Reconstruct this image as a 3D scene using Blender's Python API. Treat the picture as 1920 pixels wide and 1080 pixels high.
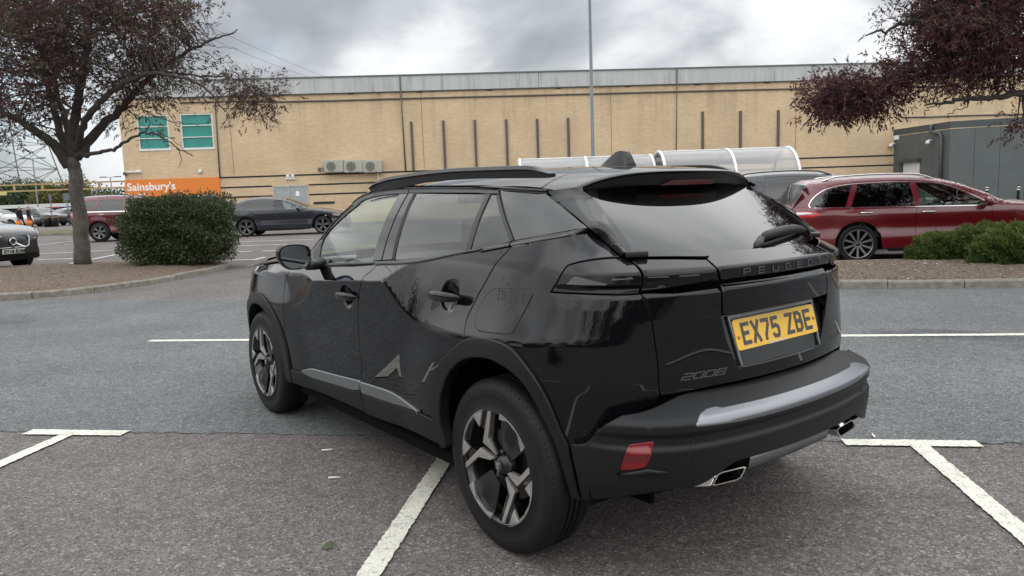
import bpy, bmesh, math, random
import numpy as np
from mathutils import Vector, Matrix, geometry
for o in list(bpy.data.objects): bpy.data.objects.remove(o)
scene = bpy.context.scene
col = scene.collection
R = math.radians
rng = np.random.default_rng(7)
random.seed(7)
# ------------------------------------------------------------------ camera
F, CAMH, PITCH, ROLL = 1399.0, 1.39, R(7.09), R(-2.03)
_w = np.array([0, math.cos(PITCH), -math.sin(PITCH)])
_r0 = np.array([1., 0, 0]); _u0 = np.array([0, math.sin(PITCH), math.cos(PITCH)])
CR = math.cos(ROLL)*_r0+math.sin(ROLL)*_u0
CU = -math.sin(ROLL)*_r0+math.cos(ROLL)*_u0
CAM = np.array([0, 0, CAMH])
cam_d = bpy.data.cameras.new('camera'); cam = bpy.data.objects.new('camera', cam_d); col.objects.link(cam)
cam_d.sensor_width = 36; cam_d.lens = F/1920*36; cam_d.clip_start = .05; cam_d.clip_end = 3000
m = Matrix.Identity(4)
for i in range(3):
    m[i][0], m[i][1], m[i][2], m[i][3] = CR[i], CU[i], -_w[i], CAM[i]
cam.matrix_world = m
scene.camera = cam
scene.render.resolution_x, scene.render.resolution_y = 1024, 576
# ------------------------------------------------------------------ light
SUN_EL, SUN_AZ = R(72), R(200)       # azimuth measured from +Y towards +X
world = bpy.data.worlds.new('World'); scene.world = world; world.use_nodes = True
def N(nt, typ, **kw):
    n = nt.nodes.new(typ)
    for k, v in kw.items():
        if k.startswith('i_'):
            key = k[2:]
            n.inputs[int(key) if key.isdigit() else key.replace('_', ' ')].default_value = v
        else: setattr(n, k, v)
    return n
def ramp(nt, stops, interp='LINEAR'):
    r = nt.nodes.new('ShaderNodeValToRGB'); cr = r.color_ramp; cr.interpolation = interp
    while len(cr.elements) < len(stops): cr.elements.new(.5)
    for e, (p, c) in zip(cr.elements, stops):
        e.position = p; e.color = (c, c, c, 1) if not hasattr(c, '__len__') else (*c, 1)
    return r
def build_world():
    nt = world.node_tree; L = nt.links.new
    bg = nt.nodes['Background']; bg.inputs['Strength'].default_value = .1
    sky = N(nt, 'ShaderNodeTexSky', sky_type='NISHITA', sun_disc=False, sun_elevation=SUN_EL, sun_rotation=SUN_AZ)
    tc = N(nt, 'ShaderNodeTexCoord')
    sep = N(nt, 'ShaderNodeSeparateXYZ'); L(tc.outputs['Generated'], sep.inputs[0])
    zc = N(nt, 'ShaderNodeMath', operation='MAXIMUM', i_1=0.0); L(sep.outputs[2], zc.inputs[0])
    za = N(nt, 'ShaderNodeMath', operation='ADD', i_1=.45); L(zc.outputs[0], za.inputs[0])
    dx = N(nt, 'ShaderNodeMath', operation='DIVIDE'); L(sep.outputs[0], dx.inputs[0]); L(za.outputs[0], dx.inputs[1])
    dy = N(nt, 'ShaderNodeMath', operation='DIVIDE'); L(sep.outputs[1], dy.inputs[0]); L(za.outputs[0], dy.inputs[1])
    cmb = N(nt, 'ShaderNodeCombineXYZ', i_2=SKYSEED); L(dx.outputs[0], cmb.inputs[0]); L(dy.outputs[0], cmb.inputs[1])
    n1 = N(nt, 'ShaderNodeTexNoise', i_Scale=1.9, i_Detail=9, i_Roughness=.50, i_Distortion=.25); L(cmb.outputs[0], n1.inputs['Vector'])
    off = N(nt, 'ShaderNodeVectorMath', operation='ADD', i_1=(13.1, 4.2, 2.0)); L(cmb.outputs[0], off.inputs[0])
    n2 = N(nt, 'ShaderNodeTexNoise', i_Scale=1.2, i_Detail=7, i_Roughness=.5, i_Distortion=.2); L(off.outputs[0], n2.inputs['Vector'])
    # cloud brightness (before the .1 strength)
    shade = ramp(nt, [(.33, (1.7, 1.82, 1.96)), (.42, (2.55, 2.68, 2.82)), (.49, (3.8, 3.92, 4.04)), (.56, (4.6, 4.7, 4.8)), (.66, (5.2, 5.28, 5.35))])
    L(n1.outputs['Fac'], shade.inputs[0])
    cover = ramp(nt, [(.28, .55), (.42, 1.0)]); L(n2.outputs['Fac'], cover.inputs[0])
    mix = N(nt, 'ShaderNodeMixRGB'); L(cover.outputs[0], mix.inputs[0]); L(sky.outputs[0], mix.inputs[1]); L(shade.outputs[0], mix.inputs[2])
    # overcast skies brighten towards the zenith (CIE overcast distribution, 1 + 2 sin(elevation), softened)
    ov = N(nt, 'ShaderNodeMath', operation='MULTIPLY_ADD', i_1=1.7, i_2=.80); L(zc.outputs[0], ov.inputs[0])
    mul = N(nt, 'ShaderNodeVectorMath', operation='SCALE'); L(mix.outputs[0], mul.inputs[0]); L(ov.outputs[0], mul.inputs['Scale'])
    L(mul.outputs[0], bg.inputs['Color'])
SKYSEED = 4.1
build_world()
sun_d = bpy.data.lights.new('sun', 'SUN'); sun_d.energy = .8; sun_d.angle = R(170); sun_d.color = (1, .965, .91)
sun = bpy.data.objects.new('sun', sun_d); col.objects.link(sun)
sdir = Vector((math.sin(SUN_AZ)*math.cos(SUN_EL), math.cos(SUN_AZ)*math.cos(SUN_EL), math.sin(SUN_EL)))
sun.rotation_euler = sdir.to_track_quat('Z', 'Y').to_euler(); sun.location = (0, 0, 60)
vs = scene.view_settings; vs.view_transform = 'Standard'; vs.look = 'None'; vs.exposure = 1.05; vs.gamma = 1; vs.use_curve_mapping = False
# ------------------------------------------------------------------ pixel helpers (1920x1080 photograph)
def ray(p):
    p = np.atleast_2d(np.asarray(p, float))
    return _w+((p[:, 0:1]-960)/F)*CR-((p[:, 1:2]-540)/F)*CU
def proj(P):
    d = np.asarray(P, float)-CAM
    return np.stack([960+F*(d@CR)/(d@_w), 540-F*(d@CU)/(d@_w)], -1)
def gz(y):
    t = np.clip((np.asarray(y, float)-15)/12, 0, 1); return .12*t*t*(3-2*t)
def ground(p, z=0.0):
    d = ray(p)[0]; zz = z
    for _ in range(8):
        t = (zz-CAMH)/d[2]; q = CAM+d*t; zz = z+float(gz(q[1]))
    return q
def atY(p, Y):
    d = ray(p); return CAM+d*(np.asarray(Y)/d[:, 1])[:, None]
LD = R(8.44); SN = np.array([math.cos(LD), -math.sin(LD)]); SD = np.array([math.sin(LD), math.cos(LD)])
def site(a, b, z=0.0):
    q = SN*a+SD*b; return np.array([q[0], q[1], z])
# ------------------------------------------------------------------ objects
def link(o, parent=None):
    col.objects.link(o)
    if parent is not None: o.parent = parent
    return o
def thing(name, label, cat, loc=(0, 0, 0), rz=0, group=None):
    o = bpy.data.objects.new(name, None); o.empty_display_size = .1; link(o)
    o.location = loc; o.rotation_euler = (0, 0, rz); tag(o, label, cat, group); return o
def tag(o, label=None, cat=None, group=None, kind=None):
    if label: o['label'] = label
    if cat: o['category'] = cat
    if group: o['group'] = group
    if kind: o['kind'] = kind
    return o
def mesh(name, V, Fc, mat=None, parent=None, smooth=False, normals=None, mats=None, fm=None):
    me = bpy.data.meshes.new(name)
    me.from_pydata([tuple(map(float, v)) for v in V], [], [tuple(map(int, f)) for f in Fc])
    if mats:
        for q in mats: me.materials.append(q)
        if fm is not None: me.polygons.foreach_set('material_index', fm)
    elif mat: me.materials.append(mat)
    if smooth or normals is not None:
        me.polygons.foreach_set('use_smooth', [True]*len(me.polygons))
    if normals is not None:
        me.normals_split_custom_set_from_vertices([tuple(map(float, n)) for n in normals])
    me.update()
    o = bpy.data.objects.new(name, me); return link(o, parent)
def fastmesh(name, V, idx, nper, mat, parent=None, uv=None, colattr=None):
    """V (n,3) array, idx flat loops, nper verts per face (constant)"""
    me = bpy.data.meshes.new(name); n = len(idx)//nper
    me.vertices.add(len(V)); me.vertices.foreach_set('co', np.ascontiguousarray(V, dtype=np.float32).ravel())
    me.loops.add(len(idx)); me.loops.foreach_set('vertex_index', np.asarray(idx, dtype=np.int32))
    me.polygons.add(n); me.polygons.foreach_set('loop_start', np.arange(0, n*nper, nper, dtype=np.int32))
    me.polygons.foreach_set('loop_total', np.full(n, nper, dtype=np.int32))
    if colattr is not None:
        a = me.attributes.new('tint', 'FLOAT', 'FACE'); a.data.foreach_set('value', np.asarray(colattr, dtype=np.float32))
    me.materials.append(mat); me.update(); me.validate()
    return link(bpy.data.objects.new(name, me), parent)
class MB:
    """mesh collector"""
    def __init__(s): s.V = []; s.F = []; s.M = []
    def add(s, V, Fc, mi=0):
        b = len(s.V); s.V += [tuple(map(float, v)) for v in V]; s.F += [tuple(int(i)+b for i in f) for f in Fc]; s.M += [mi]*len(Fc); return s
    def box(s, c, d, rz=0, mi=0, M=None):
        hx, hy, hz = d[0]/2, d[1]/2, d[2]/2; ca, sa = math.cos(rz), math.sin(rz); V = []
        for z in (-hz, hz):
            for x, y in ((-hx, -hy), (hx, -hy), (hx, hy), (-hx, hy)):
                V.append((c[0]+ca*x-sa*y, c[1]+sa*x+ca*y, c[2]+z))
        return s.add(V, [(3, 2, 1, 0), (4, 5, 6, 7), (0, 1, 5, 4), (1, 2, 6, 5), (2, 3, 7, 6), (3, 0, 4, 7)], mi)
    def tube(s, pts, rad, n=8, mi=0, cap=True, closed=False):
        pts = [np.asarray(p, float) for p in pts]; k = len(pts)
        rad = [rad]*k if not hasattr(rad, '__len__') else list(rad)
        V = []; pu = None
        for i, p in enumerate(pts):
            a = pts[(i-1) % k] if (i > 0 or closed) else p; b = pts[(i+1) % k] if (i < k-1 or closed) else p
            t = b-a; t = t/(np.linalg.norm(t)+1e-9)
            if pu is None:
                h = np.array([0, 0, 1.]) if abs(t[2]) < .9 else np.array([1., 0, 0]); pu = np.cross(h, t)
            uu = pu-t*(pu@t); uu /= (np.linalg.norm(uu)+1e-9); vv = np.cross(t, uu); pu = uu
            for j in range(n):
                an = 2*math.pi*j/n; V.append(p+rad[i]*(math.cos(an)*uu+math.sin(an)*vv))
        Fc = []
        for i in range(k if closed else k-1):
            for j in range(n):
                i2 = (i+1) % k; Fc.append((i*n+j, i*n+(j+1) % n, i2*n+(j+1) % n, i2*n+j))
        if cap and not closed: Fc.append(tuple(range(n-1, -1, -1))); Fc.append(tuple((k-1)*n+j for j in range(n)))
        return s.add(V, Fc, mi)
    def prism(s, poly, d, axis_fn, mi=0):
        """poly 2D list, extruded: axis_fn(a,b,t) -> xyz with t in (0,d)"""
        n = len(poly); V = [axis_fn(a, b, 0) for a, b in poly]+[axis_fn(a, b, d) for a, b in poly]
        Fc = [tuple(range(n)), tuple(range(2*n-1, n-1, -1))]+[(i, i+n, (i+1) % n+n, (i+1) % n) for i in range(n)]
        return s.add(V, Fc, mi)
    def build(s, name, mat, parent=None, smooth=False, bevel=0, seg=2, mats=None):
        o = mesh(name, s.V, s.F, mat, parent, smooth, mats=mats, fm=s.M if mats else None)
        bm = bmesh.new(); bm.from_mesh(o.data); bmesh.ops.recalc_face_normals(bm, faces=bm.faces)
        if bevel:
            bmesh.ops.bevel(bm, geom=[e for e in bm.edges if len(e.link_faces) == 2 and e.calc_face_angle(0) > .5], offset=bevel, segments=seg, affect='EDGES', profile=.6)
            for f in bm.faces: f.smooth = True
        bm.to_mesh(o.data); bm.free()
        if bevel or smooth == 'auto':
            o.data.polygons.foreach_set('use_smooth', [True]*len(o.data.polygons)); o.data.set_sharp_from_angle(angle=R(38))
        return o
def copy_tree(o, parent=None):
    c = o.copy(); link(c, parent)
    for ch in o.children: copy_tree(ch, c)
    return c
# ------------------------------------------------------------------ materials
MAT = {}
def new_mat(name):
    mt = bpy.data.materials.new(name); mt.use_nodes = True; MAT[name] = mt
    return mt, mt.node_tree, mt.node_tree.nodes['Principled BSDF'], mt.node_tree.links.new
def pmat(name, c, rough=.5, metal=0, coat=0, coat_r=.03, spec=.5, noise=0, nscale=8, bump=0, bscale=60, rvar=0, alpha=None, emit=None):
    mt, nt, b, L = new_mat(name)
    b.inputs['Base Color'].default_value = (*c, 1); b.inputs['Roughness'].default_value = rough; b.inputs['Metallic'].default_value = metal
    b.inputs['Coat Weight'].default_value = coat; b.inputs['Coat Roughness'].default_value = coat_r; b.inputs['Specular IOR Level'].default_value = spec; b.inputs['Coat IOR'].default_value = 1.47
    if noise or bump or rvar: tc = N(nt, 'ShaderNodeTexCoord')
    if noise or rvar:
        n1 = N(nt, 'ShaderNodeTexNoise', i_Scale=nscale, i_Detail=6, i_Roughness=.6); L(tc.outputs['Object'], n1.inputs['Vector'])
    if noise:
        r_ = ramp(nt, [(.3, tuple(x*(1-noise) for x in c)), (.7, tuple(min(1, x*(1+noise)) for x in c))]); L(n1.outputs['Fac'], r_.inputs[0]); L(r_.outputs[0], b.inputs['Base Color'])
    if rvar:
        r2 = ramp(nt, [(.3, max(0, rough-rvar)), (.7, min(1, rough+rvar))]); L(n1.outputs['Fac'], r2.inputs[0]); L(r2.outputs[0], b.inputs['Roughness'])
    if bump:
        n2 = N(nt, 'ShaderNodeTexNoise', i_Scale=bscale, i_Detail=4); L(tc.outputs['Object'], n2.inputs['Vector'])
        bp = N(nt, 'ShaderNodeBump', i_Strength=bump, i_Distance=.01); L(n2.outputs['Fac'], bp.inputs['Height']); L(bp.outputs[0], b.inputs['Normal'])
    if emit:
        b.inputs['Emission Color'].default_value = (*emit[:3], 1); b.inputs['Emission Strength'].default_value = emit[3]
    return mt
def glassmat(name, tint, ior=1.5, rough=0.0, refl=1.0):
    mt, nt, b, L = new_mat(name); nt.nodes.remove(b)
    out = nt.nodes['Material Output']
    fr = N(nt, 'ShaderNodeFresnel', i_IOR=ior); gl = N(nt, 'ShaderNodeBsdfGlossy', i_Roughness=rough); gl.inputs['Color'].default_value = (refl, refl, refl, 1)
    tr = N(nt, 'ShaderNodeBsdfTransparent'); tr.inputs['Color'].default_value = (*tint, 1)
    mx = N(nt, 'ShaderNodeMixShader'); L(fr.outputs[0], mx.inputs[0]); L(tr.outputs[0], mx.inputs[1]); L(gl.outputs[0], mx.inputs[2]); L(mx.outputs[0], out.inputs[0])
    return mt
pmat('black_paint', (.004, .004, .005), rough=.9, coat=1.0, coat_r=.006, spec=0)
pmat('gloss_black', (.006, .006, .0065), rough=.06, spec=.6)
pmat('satin_black', (.009, .009, .0095), rough=.36)
pmat('seal_black', (.006, .006, .006), rough=.6)
pmat('plastic', (.0062, .0066, .007), rough=.48, spec=.33, bump=.06, bscale=900)
pmat('silver_trim', (.20, .21, .215), rough=.36, metal=.7)
pmat('bumper_silver', (.22, .23, .245), rough=.30, metal=.8)
pmat('chrome', (.75, .75, .74), rough=.12, metal=1)
pmat('machined', (.56, .545, .52), rough=.3, metal=.8, noise=.05, nscale=60)
pmat('rim_black', (.008, .008, .008), rough=.2, coat=.5)
pmat('rubber', (.0075, .0075, .008), rough=.6, spec=.3, noise=.25, nscale=30, bump=.15, bscale=200)
pmat('rubber_text', (.02, .02, .02), rough=.5)
pmat('liner', (.004, .004, .004), rough=.9, spec=.1)
pmat('red_lens', (.17, .004, .008), rough=.3, coat=.5)
pmat('red_lens_dark', (.10, .003, .006), rough=.1, coat=1)
pmat('lamp_smoke', (.006, .006, .007), rough=.07, spec=.32)
pmat('lamp_strip', (.075, .08, .08), rough=.3, spec=.3)
pmat('plate_letter', (.02, .02, .02), rough=.3, coat=.6)
pmat('seat', (.022, .022, .024), rough=.8, bump=.1, bscale=300)
pmat('dash', (.035, .037, .038), rough=.6, bump=.05, bscale=300)
pmat('badge', (.12, .12, .125), rough=.25, metal=.6)
pmat('headlamp', (.55, .57, .58), rough=.12, metal=.4, coat=1)
glassmat('glass_green', (.66, .80, .73), ior=1.45)
glassmat('glass_dark', (.19, .205, .215), ior=1.78)
glassmat('glass_black', (.012, .013, .014), ior=1.9)
glassmat('glass_rear', (.03, .033, .036), ior=1.72)
glassmat('glass_clear', (.82, .86, .85), ior=1.5)
glassmat('lens_smoke', (.30, .31, .32), ior=1.5)
def mk_plate(name, c):
    mt = pmat(name, c, rough=.22, coat=.8, coat_r=.04); return mt
mk_plate('plate_yellow', (.76, .44, .012)); mk_plate('plate_white', (.78, .79, .77))
# ------------------------------------------------------------------ parametric panel tools
CX, CY, YAW = .6005, 3.3087, R(37.19)
_cy, _sy = math.cos(YAW), math.sin(YAW)
def tow(P):
    P = np.asarray(P, float); return np.stack([CX+_cy*P[..., 0]-_sy*P[..., 1], CY+_sy*P[..., 0]+_cy*P[..., 1], P[..., 2]], -1)
def cproj(P): return proj(tow(P))
_q = CAM-np.array([CX, CY, 0]); CO = np.array([_cy*_q[0]+_sy*_q[1], -_sy*_q[0]+_cy*_q[1], _q[2]])
def crays(p):
    d = ray(p); return np.stack([_cy*d[:, 0]+_sy*d[:, 1], -_sy*d[:, 0]+_cy*d[:, 1], d[:, 2]], -1)
def on_x(p, x): d = crays(p); return CO+d*((x-CO[0])/d[:, 0:1])
def on_y(p, y): d = crays(p); return CO+d*((y-CO[1])/d[:, 1:2])
def natspline(t, y):
    n = len(t); y = np.asarray(y, float); h = np.diff(t); A = np.zeros((n, n)); b = np.zeros((n,)+y.shape[1:]); A[0, 0] = A[-1, -1] = 1
    for i in range(1, n-1):
        A[i, i-1] = h[i-1]; A[i, i] = 2*(h[i-1]+h[i]); A[i, i+1] = h[i]
        b[i] = 3*((y[i+1]-y[i])/h[i]-(y[i]-y[i-1])/h[i-1])
    c = np.linalg.solve(A, b)
    def f(x, d=0):
        x = np.asarray(x, float); k = np.clip(np.searchsorted(t, x)-1, 0, n-2); dx = (x-np.asarray(t)[k])
        bb = (y[k+1]-y[k])/(h[k][:, None] if y.ndim > 1 else h[k])-(h[k][:, None] if y.ndim > 1 else h[k])*(2*c[k]+c[k+1])/3
        dd = (c[k+1]-c[k])/(3*(h[k][:, None] if y.ndim > 1 else h[k]))
        e = dx[:, None] if y.ndim > 1 else dx
        return y[k]+bb*e+c[k]*e**2+dd*e**3 if d == 0 else bb+2*c[k]*e+3*dd*e**2
    return f
def sstep(a, b, x): t = np.clip((np.asarray(x, float)-a)/(b-a), 0, 1); return t*t*(3-2*t)
def smin(a, b, k=.003): h = np.clip(.5+.5*(b-a)/k, 0, 1); return b*(1-h)+a*h-k*h*(1-h)
def lin(x, xs, ys, d=0.0):
    if d: return (lin(x-d, xs, ys)+2*lin(x, xs, ys)+lin(x+d, xs, ys))/4
    return np.interp(x, xs, ys)
class Surf:
    def __init__(s, P, u0, u1, v0, v1, nu=160, nv=70):
        s.P = P; s.dom = (u0, u1, v0, v1)
        uu, vv = np.meshgrid(np.linspace(u0, u1, nu), np.linspace(v0, v1, nv), indexing='ij')
        s.gu, s.gv = uu.ravel(), vv.ravel(); s.gp = cproj(P(s.gu, s.gv))
    def inv(s, px, box=None):
        px = np.atleast_2d(np.asarray(px, float)); out = []
        ok = np.ones(len(s.gu), bool)
        if box: ok = (s.gu >= box[0]) & (s.gu <= box[1]) & (s.gv >= box[2]) & (s.gv <= box[3])
        gu, gv, gp = s.gu[ok], s.gv[ok], s.gp[ok]
        for p in px:
            i = np.argmin(((gp-p)**2).sum(1)); q = np.array([gu[i], gv[i]]); e = 1e-4
            for _ in range(15):
                uv = np.array([q, q+[e, 0], q+[0, e]]); w = cproj(s.P(uv[:, 0], uv[:, 1]))
                J = np.stack([(w[1]-w[0])/e, (w[2]-w[0])/e], 1)
                try: dq = np.linalg.solve(J, p-w[0])
                except Exception: break
                dq = np.clip(dq, -.08, .08); q = q+dq
                if abs(dq).max() < 1e-6: break
            out.append(q)
        return np.array(out)
    def nrm(s, u, v, e=.0012):
        a = (s.P(u+e, v)-s.P(u-e, v)); b = (s.P(u, v+e)-s.P(u, v-e)); n = np.cross(a, b)
        return n/(np.linalg.norm(n, axis=1, keepdims=True)+1e-12)
def resample(poly, h):
    out = []; n = len(poly)
    for i in range(n):
        a, b = np.asarray(poly[i], float), np.asarray(poly[(i+1) % n], float); k = max(1, int(np.ceil(np.linalg.norm(b-a)/h)))
        for j in range(k): out.append(a+(b-a)*j/k)
    return np.array(out)
def curve(pts, n=8):
    """smooth open curve through points (Catmull-Rom)"""
    p = np.asarray(pts, float); P = np.vstack([2*p[0]-p[1], p, 2*p[-1]-p[-2]]); out = []
    for i in range(1, len(P)-2):
        for t in np.linspace(0, 1, n, endpoint=False):
            a, b, c, d = P[i-1], P[i], P[i+1], P[i+2]
            out.append(.5*(2*b+(c-a)*t+(2*a-5*b+4*c-d)*t*t+(-a+3*b-3*c+d)*t**3))
    out.append(p[-1]); return [tuple(q) for q in out]
def area2(p): x, y = p[:, 0], p[:, 1]; return (x*np.roll(y, -1)-np.roll(x, -1)*y).sum()
def inset(poly, d):
    p = np.asarray(poly, float); a = np.roll(p, 1, 0); b = np.roll(p, -1, 0)
    e1 = p-a; e1 /= np.linalg.norm(e1, axis=1, keepdims=True)+1e-12; e2 = b-p; e2 /= np.linalg.norm(e2, axis=1, keepdims=True)+1e-12
    n1 = np.stack([-e1[:, 1], e1[:, 0]], 1); n2 = np.stack([-e2[:, 1], e2[:, 0]], 1); nn = n1+n2
    l = np.linalg.norm(nn, axis=1, keepdims=True)+1e-9; nn /= l; k = 1/np.clip((nn*n1).sum(1, keepdims=True), .45, 1)
    return p+nn*d*k
def inside(poly, q):
    x, y = q[:, 0], q[:, 1]; r = np.zeros(len(q), bool); n = len(poly)
    for i in range(n):
        x1, y1 = poly[i]; x2, y2 = poly[(i+1) % n]
        c = ((y1 > y) != (y2 > y)) & (x < (x2-x1)*(y-y1)/(y2-y1+1e-15)+x1); r ^= c
    return r
def segdist(poly, q):
    d = np.full(len(q), 1e9); n = len(poly)
    for i in range(n):
        a = np.array(poly[i]); b = np.array(poly[(i+1) % n]); ab = b-a; t = np.clip(((q-a)@ab)/(ab@ab+1e-15), 0, 1)
        d = np.minimum(d, np.linalg.norm(q-(a+t[:, None]*ab), axis=1))
    return d
def panel(surf, poly, name, mat, parent, h=.022, gap=.0016, flange=.012, off=0.0, bev=.0022, extra=None, flip=False, holes=None, mir=False, out=None):
    """skin panel: a polygon in (u,v) of a surface, fine mesh, rolled edges, analytic normals"""
    p = np.asarray(poly, float)
    if area2(p) < 0: p = p[::-1]
    p = resample(p, h)
    outer = inset(p, gap) if gap else p; inner = inset(outer, bev) if bev else outer
    lo, hi = inner.min(0), inner.max(0)
    gx = np.arange(lo[0]+h*.5, hi[0], h); gy = np.arange(lo[1]+h*.5, hi[1], h*.9)
    q = np.array([(x+(h*.5 if j % 2 else 0), y) for j, y in enumerate(gy) for x in gx]).reshape(-1, 2)
    if extra is not None: q = np.vstack([q, extra]) if len(q) else np.asarray(extra)
    if len(q):
        q = q[inside(inner, q)]
        if len(q): q = q[segdist(inner, q) > h*.35]
    hs = [resample(np.asarray(x, float), h) for x in (holes or [])]
    for x in hs:
        if len(q): q = q[~inside(x, q)]
        if len(q): q = q[segdist(x, q) > h*.35]
    nb = len(inner); pts = [Vector(x) for x in inner]; edges = []; faces = [list(range(nb))]
    for x in hs:
        b = len(pts); pts += [Vector(y) for y in x]; edges += [(b+i, b+(i+1) % len(x)) for i in range(len(x))]
    pts += [Vector(x) for x in q]
    v, e, f, *_ = geometry.delaunay_2d_cdt(pts, edges, faces, 1, 1e-7)
    uv = np.array([tuple(x) for x in v]); tri = [list(t) for t in f]
    if hs:
        T = np.array(tri); c = uv[T].mean(1); kp = np.ones(len(T), bool)
        for x in hs: kp &= ~inside(x, c)
        tri = T[kp].tolist()
    n0 = surf.nrm(uv[:, 0], uv[:, 1]); P0 = surf.P(uv[:, 0], uv[:, 1])
    sgn = -1.0 if flip else 1.0
    n0 = n0*sgn
    V = P0+n0*off; Nn = n0.copy()
    # orient triangles along the normal
    T = np.array(tri); fn = np.cross(V[T[:, 1]]-V[T[:, 0]], V[T[:, 2]]-V[T[:, 0]]); bad = (fn*n0[T[:, 0]]).sum(1) < 0
    T[bad] = T[bad][:, ::-1]; Fc = [tuple(t) for t in T]
    V = list(V); Nn = list(Nn)
    no = surf.nrm(outer[:, 0], outer[:, 1])*sgn; Po = surf.P(outer[:, 0], outer[:, 1])
    Pi = surf.P(inner[:, 0], inner[:, 1]); lat = Po-Pi; lat /= np.linalg.norm(lat, axis=1, keepdims=True)+1e-12
    if not bev:
        ctr = surf.P(np.array([p[:, 0].mean()]), np.array([p[:, 1].mean()])); lat = Po-ctr; lat /= np.linalg.norm(lat, axis=1, keepdims=True)
    b0 = len(V)
    ni = surf.nrm(inner[:, 0], inner[:, 1])*sgn
    rings = []
    if bev:
        rings.append((Pi+ni*off, ni)); rings.append((Po+no*(off-bev*.9), no*.6+lat)); rings.append((Po+no*(off-bev*.9), lat))
    else: rings.append((Po+no*off, lat))
    rings.append((Po+no*(off-flange), lat))
    rid = []
    for P_, n_ in rings:
        rid.append(len(V)); V += list(P_); Nn += list(n_/(np.linalg.norm(n_, axis=1, keepdims=True)+1e-12))
    pairs = [(0, 1), (2, 3)] if bev else [(0, 1)]
    for a, b in pairs:
        for i in range(nb):
            j = (i+1) % nb; qf = (rid[a]+i, rid[b]+i, rid[b]+j, rid[a]+j)
            fnn = np.cross(V[qf[1]]-V[qf[0]], V[qf[2]]-V[qf[0]])
            if fnn@Nn[qf[1]] < 0: qf = qf[::-1]
            Fc.append(qf)
    V = np.array(V); Nn = np.array(Nn)
    o = mesh(name, V, Fc, mat, parent, normals=Nn)
    if out is not None: out.append(o)
    if mir:
        o2 = mesh(name, V*[-1, 1, 1], [tuple(reversed(f)) for f in Fc], mat, parent, normals=Nn*[-1, 1, 1])
        if out is not None: out.append(o2)
    return o
def full_half(half, uc):
    """half outline (left) with exactly its centre-line points at u=uc -> closed symmetric outline"""
    h = np.asarray(half, float); on = abs(h[:, 0]-uc) < 1e-6; n = len(h)
    k = [i for i in range(n) if on[i]]
    # start right after the run of centre points
    st = next(i for i in range(n) if not on[i] and on[(i-1) % n]); h = np.roll(h, -st, 0); on = np.roll(on, -st)
    left = h[~on]; cs = h[on]; a, b = cs[0], cs[-1]          # a follows the last left point, b precedes the first
    right = left[::-1].copy(); right[:, 0] = 2*uc-right[:, 0]
    return np.vstack([left, a[None], right, b[None]])
def zz(ox, oy, s=6): return lambda *pts: [(ox+x/s, oy+y/s) for x, y in pts]
zA, zB, zC, zD, zE, zF, zG, zH, zI, zJ, zK, zM, zN, zO, zP, zQ = [zz(*o) for o in [(440, 340), (660, 290), (860, 290), (520, 460), (700, 440), (860, 440), (520, 620), (660, 660), (1020, 290), (1220, 280), (1020, 440), (1180, 440), (1380, 380), (1060, 680), (1160, 780), (1400, 620)]]
zg = zz(440, 480, 6.75); zw1 = zz(820, 700, 6.353); zw2 = zz(820, 870, 5.683)
# ------------------------------------------------------------------ the black car: surfaces
_plan = np.array([(0, 3.46), (.35, 3.43), (.58, 3.34), (.74, 3.17), (.825, 2.95), (.866, 2.70), (.874, 2.4), (.872, 2.0), (.870, 1.5), (.874, 1.0), (.880, .6), (.886, .3),
                  (.888, .05), (.880, -.15), (.852, -.30), (.797, -.42), (.715, -.51), (.60, -.583), (.45, -.637), (.25, -.68), (0, -.697)])
_plan[:, 0] *= -1
_pt = np.r_[0, np.cumsum(np.linalg.norm(np.diff(_plan, axis=0), axis=1))]
_pf = natspline(_pt, _plan); UR = _pt[-1]
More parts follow.
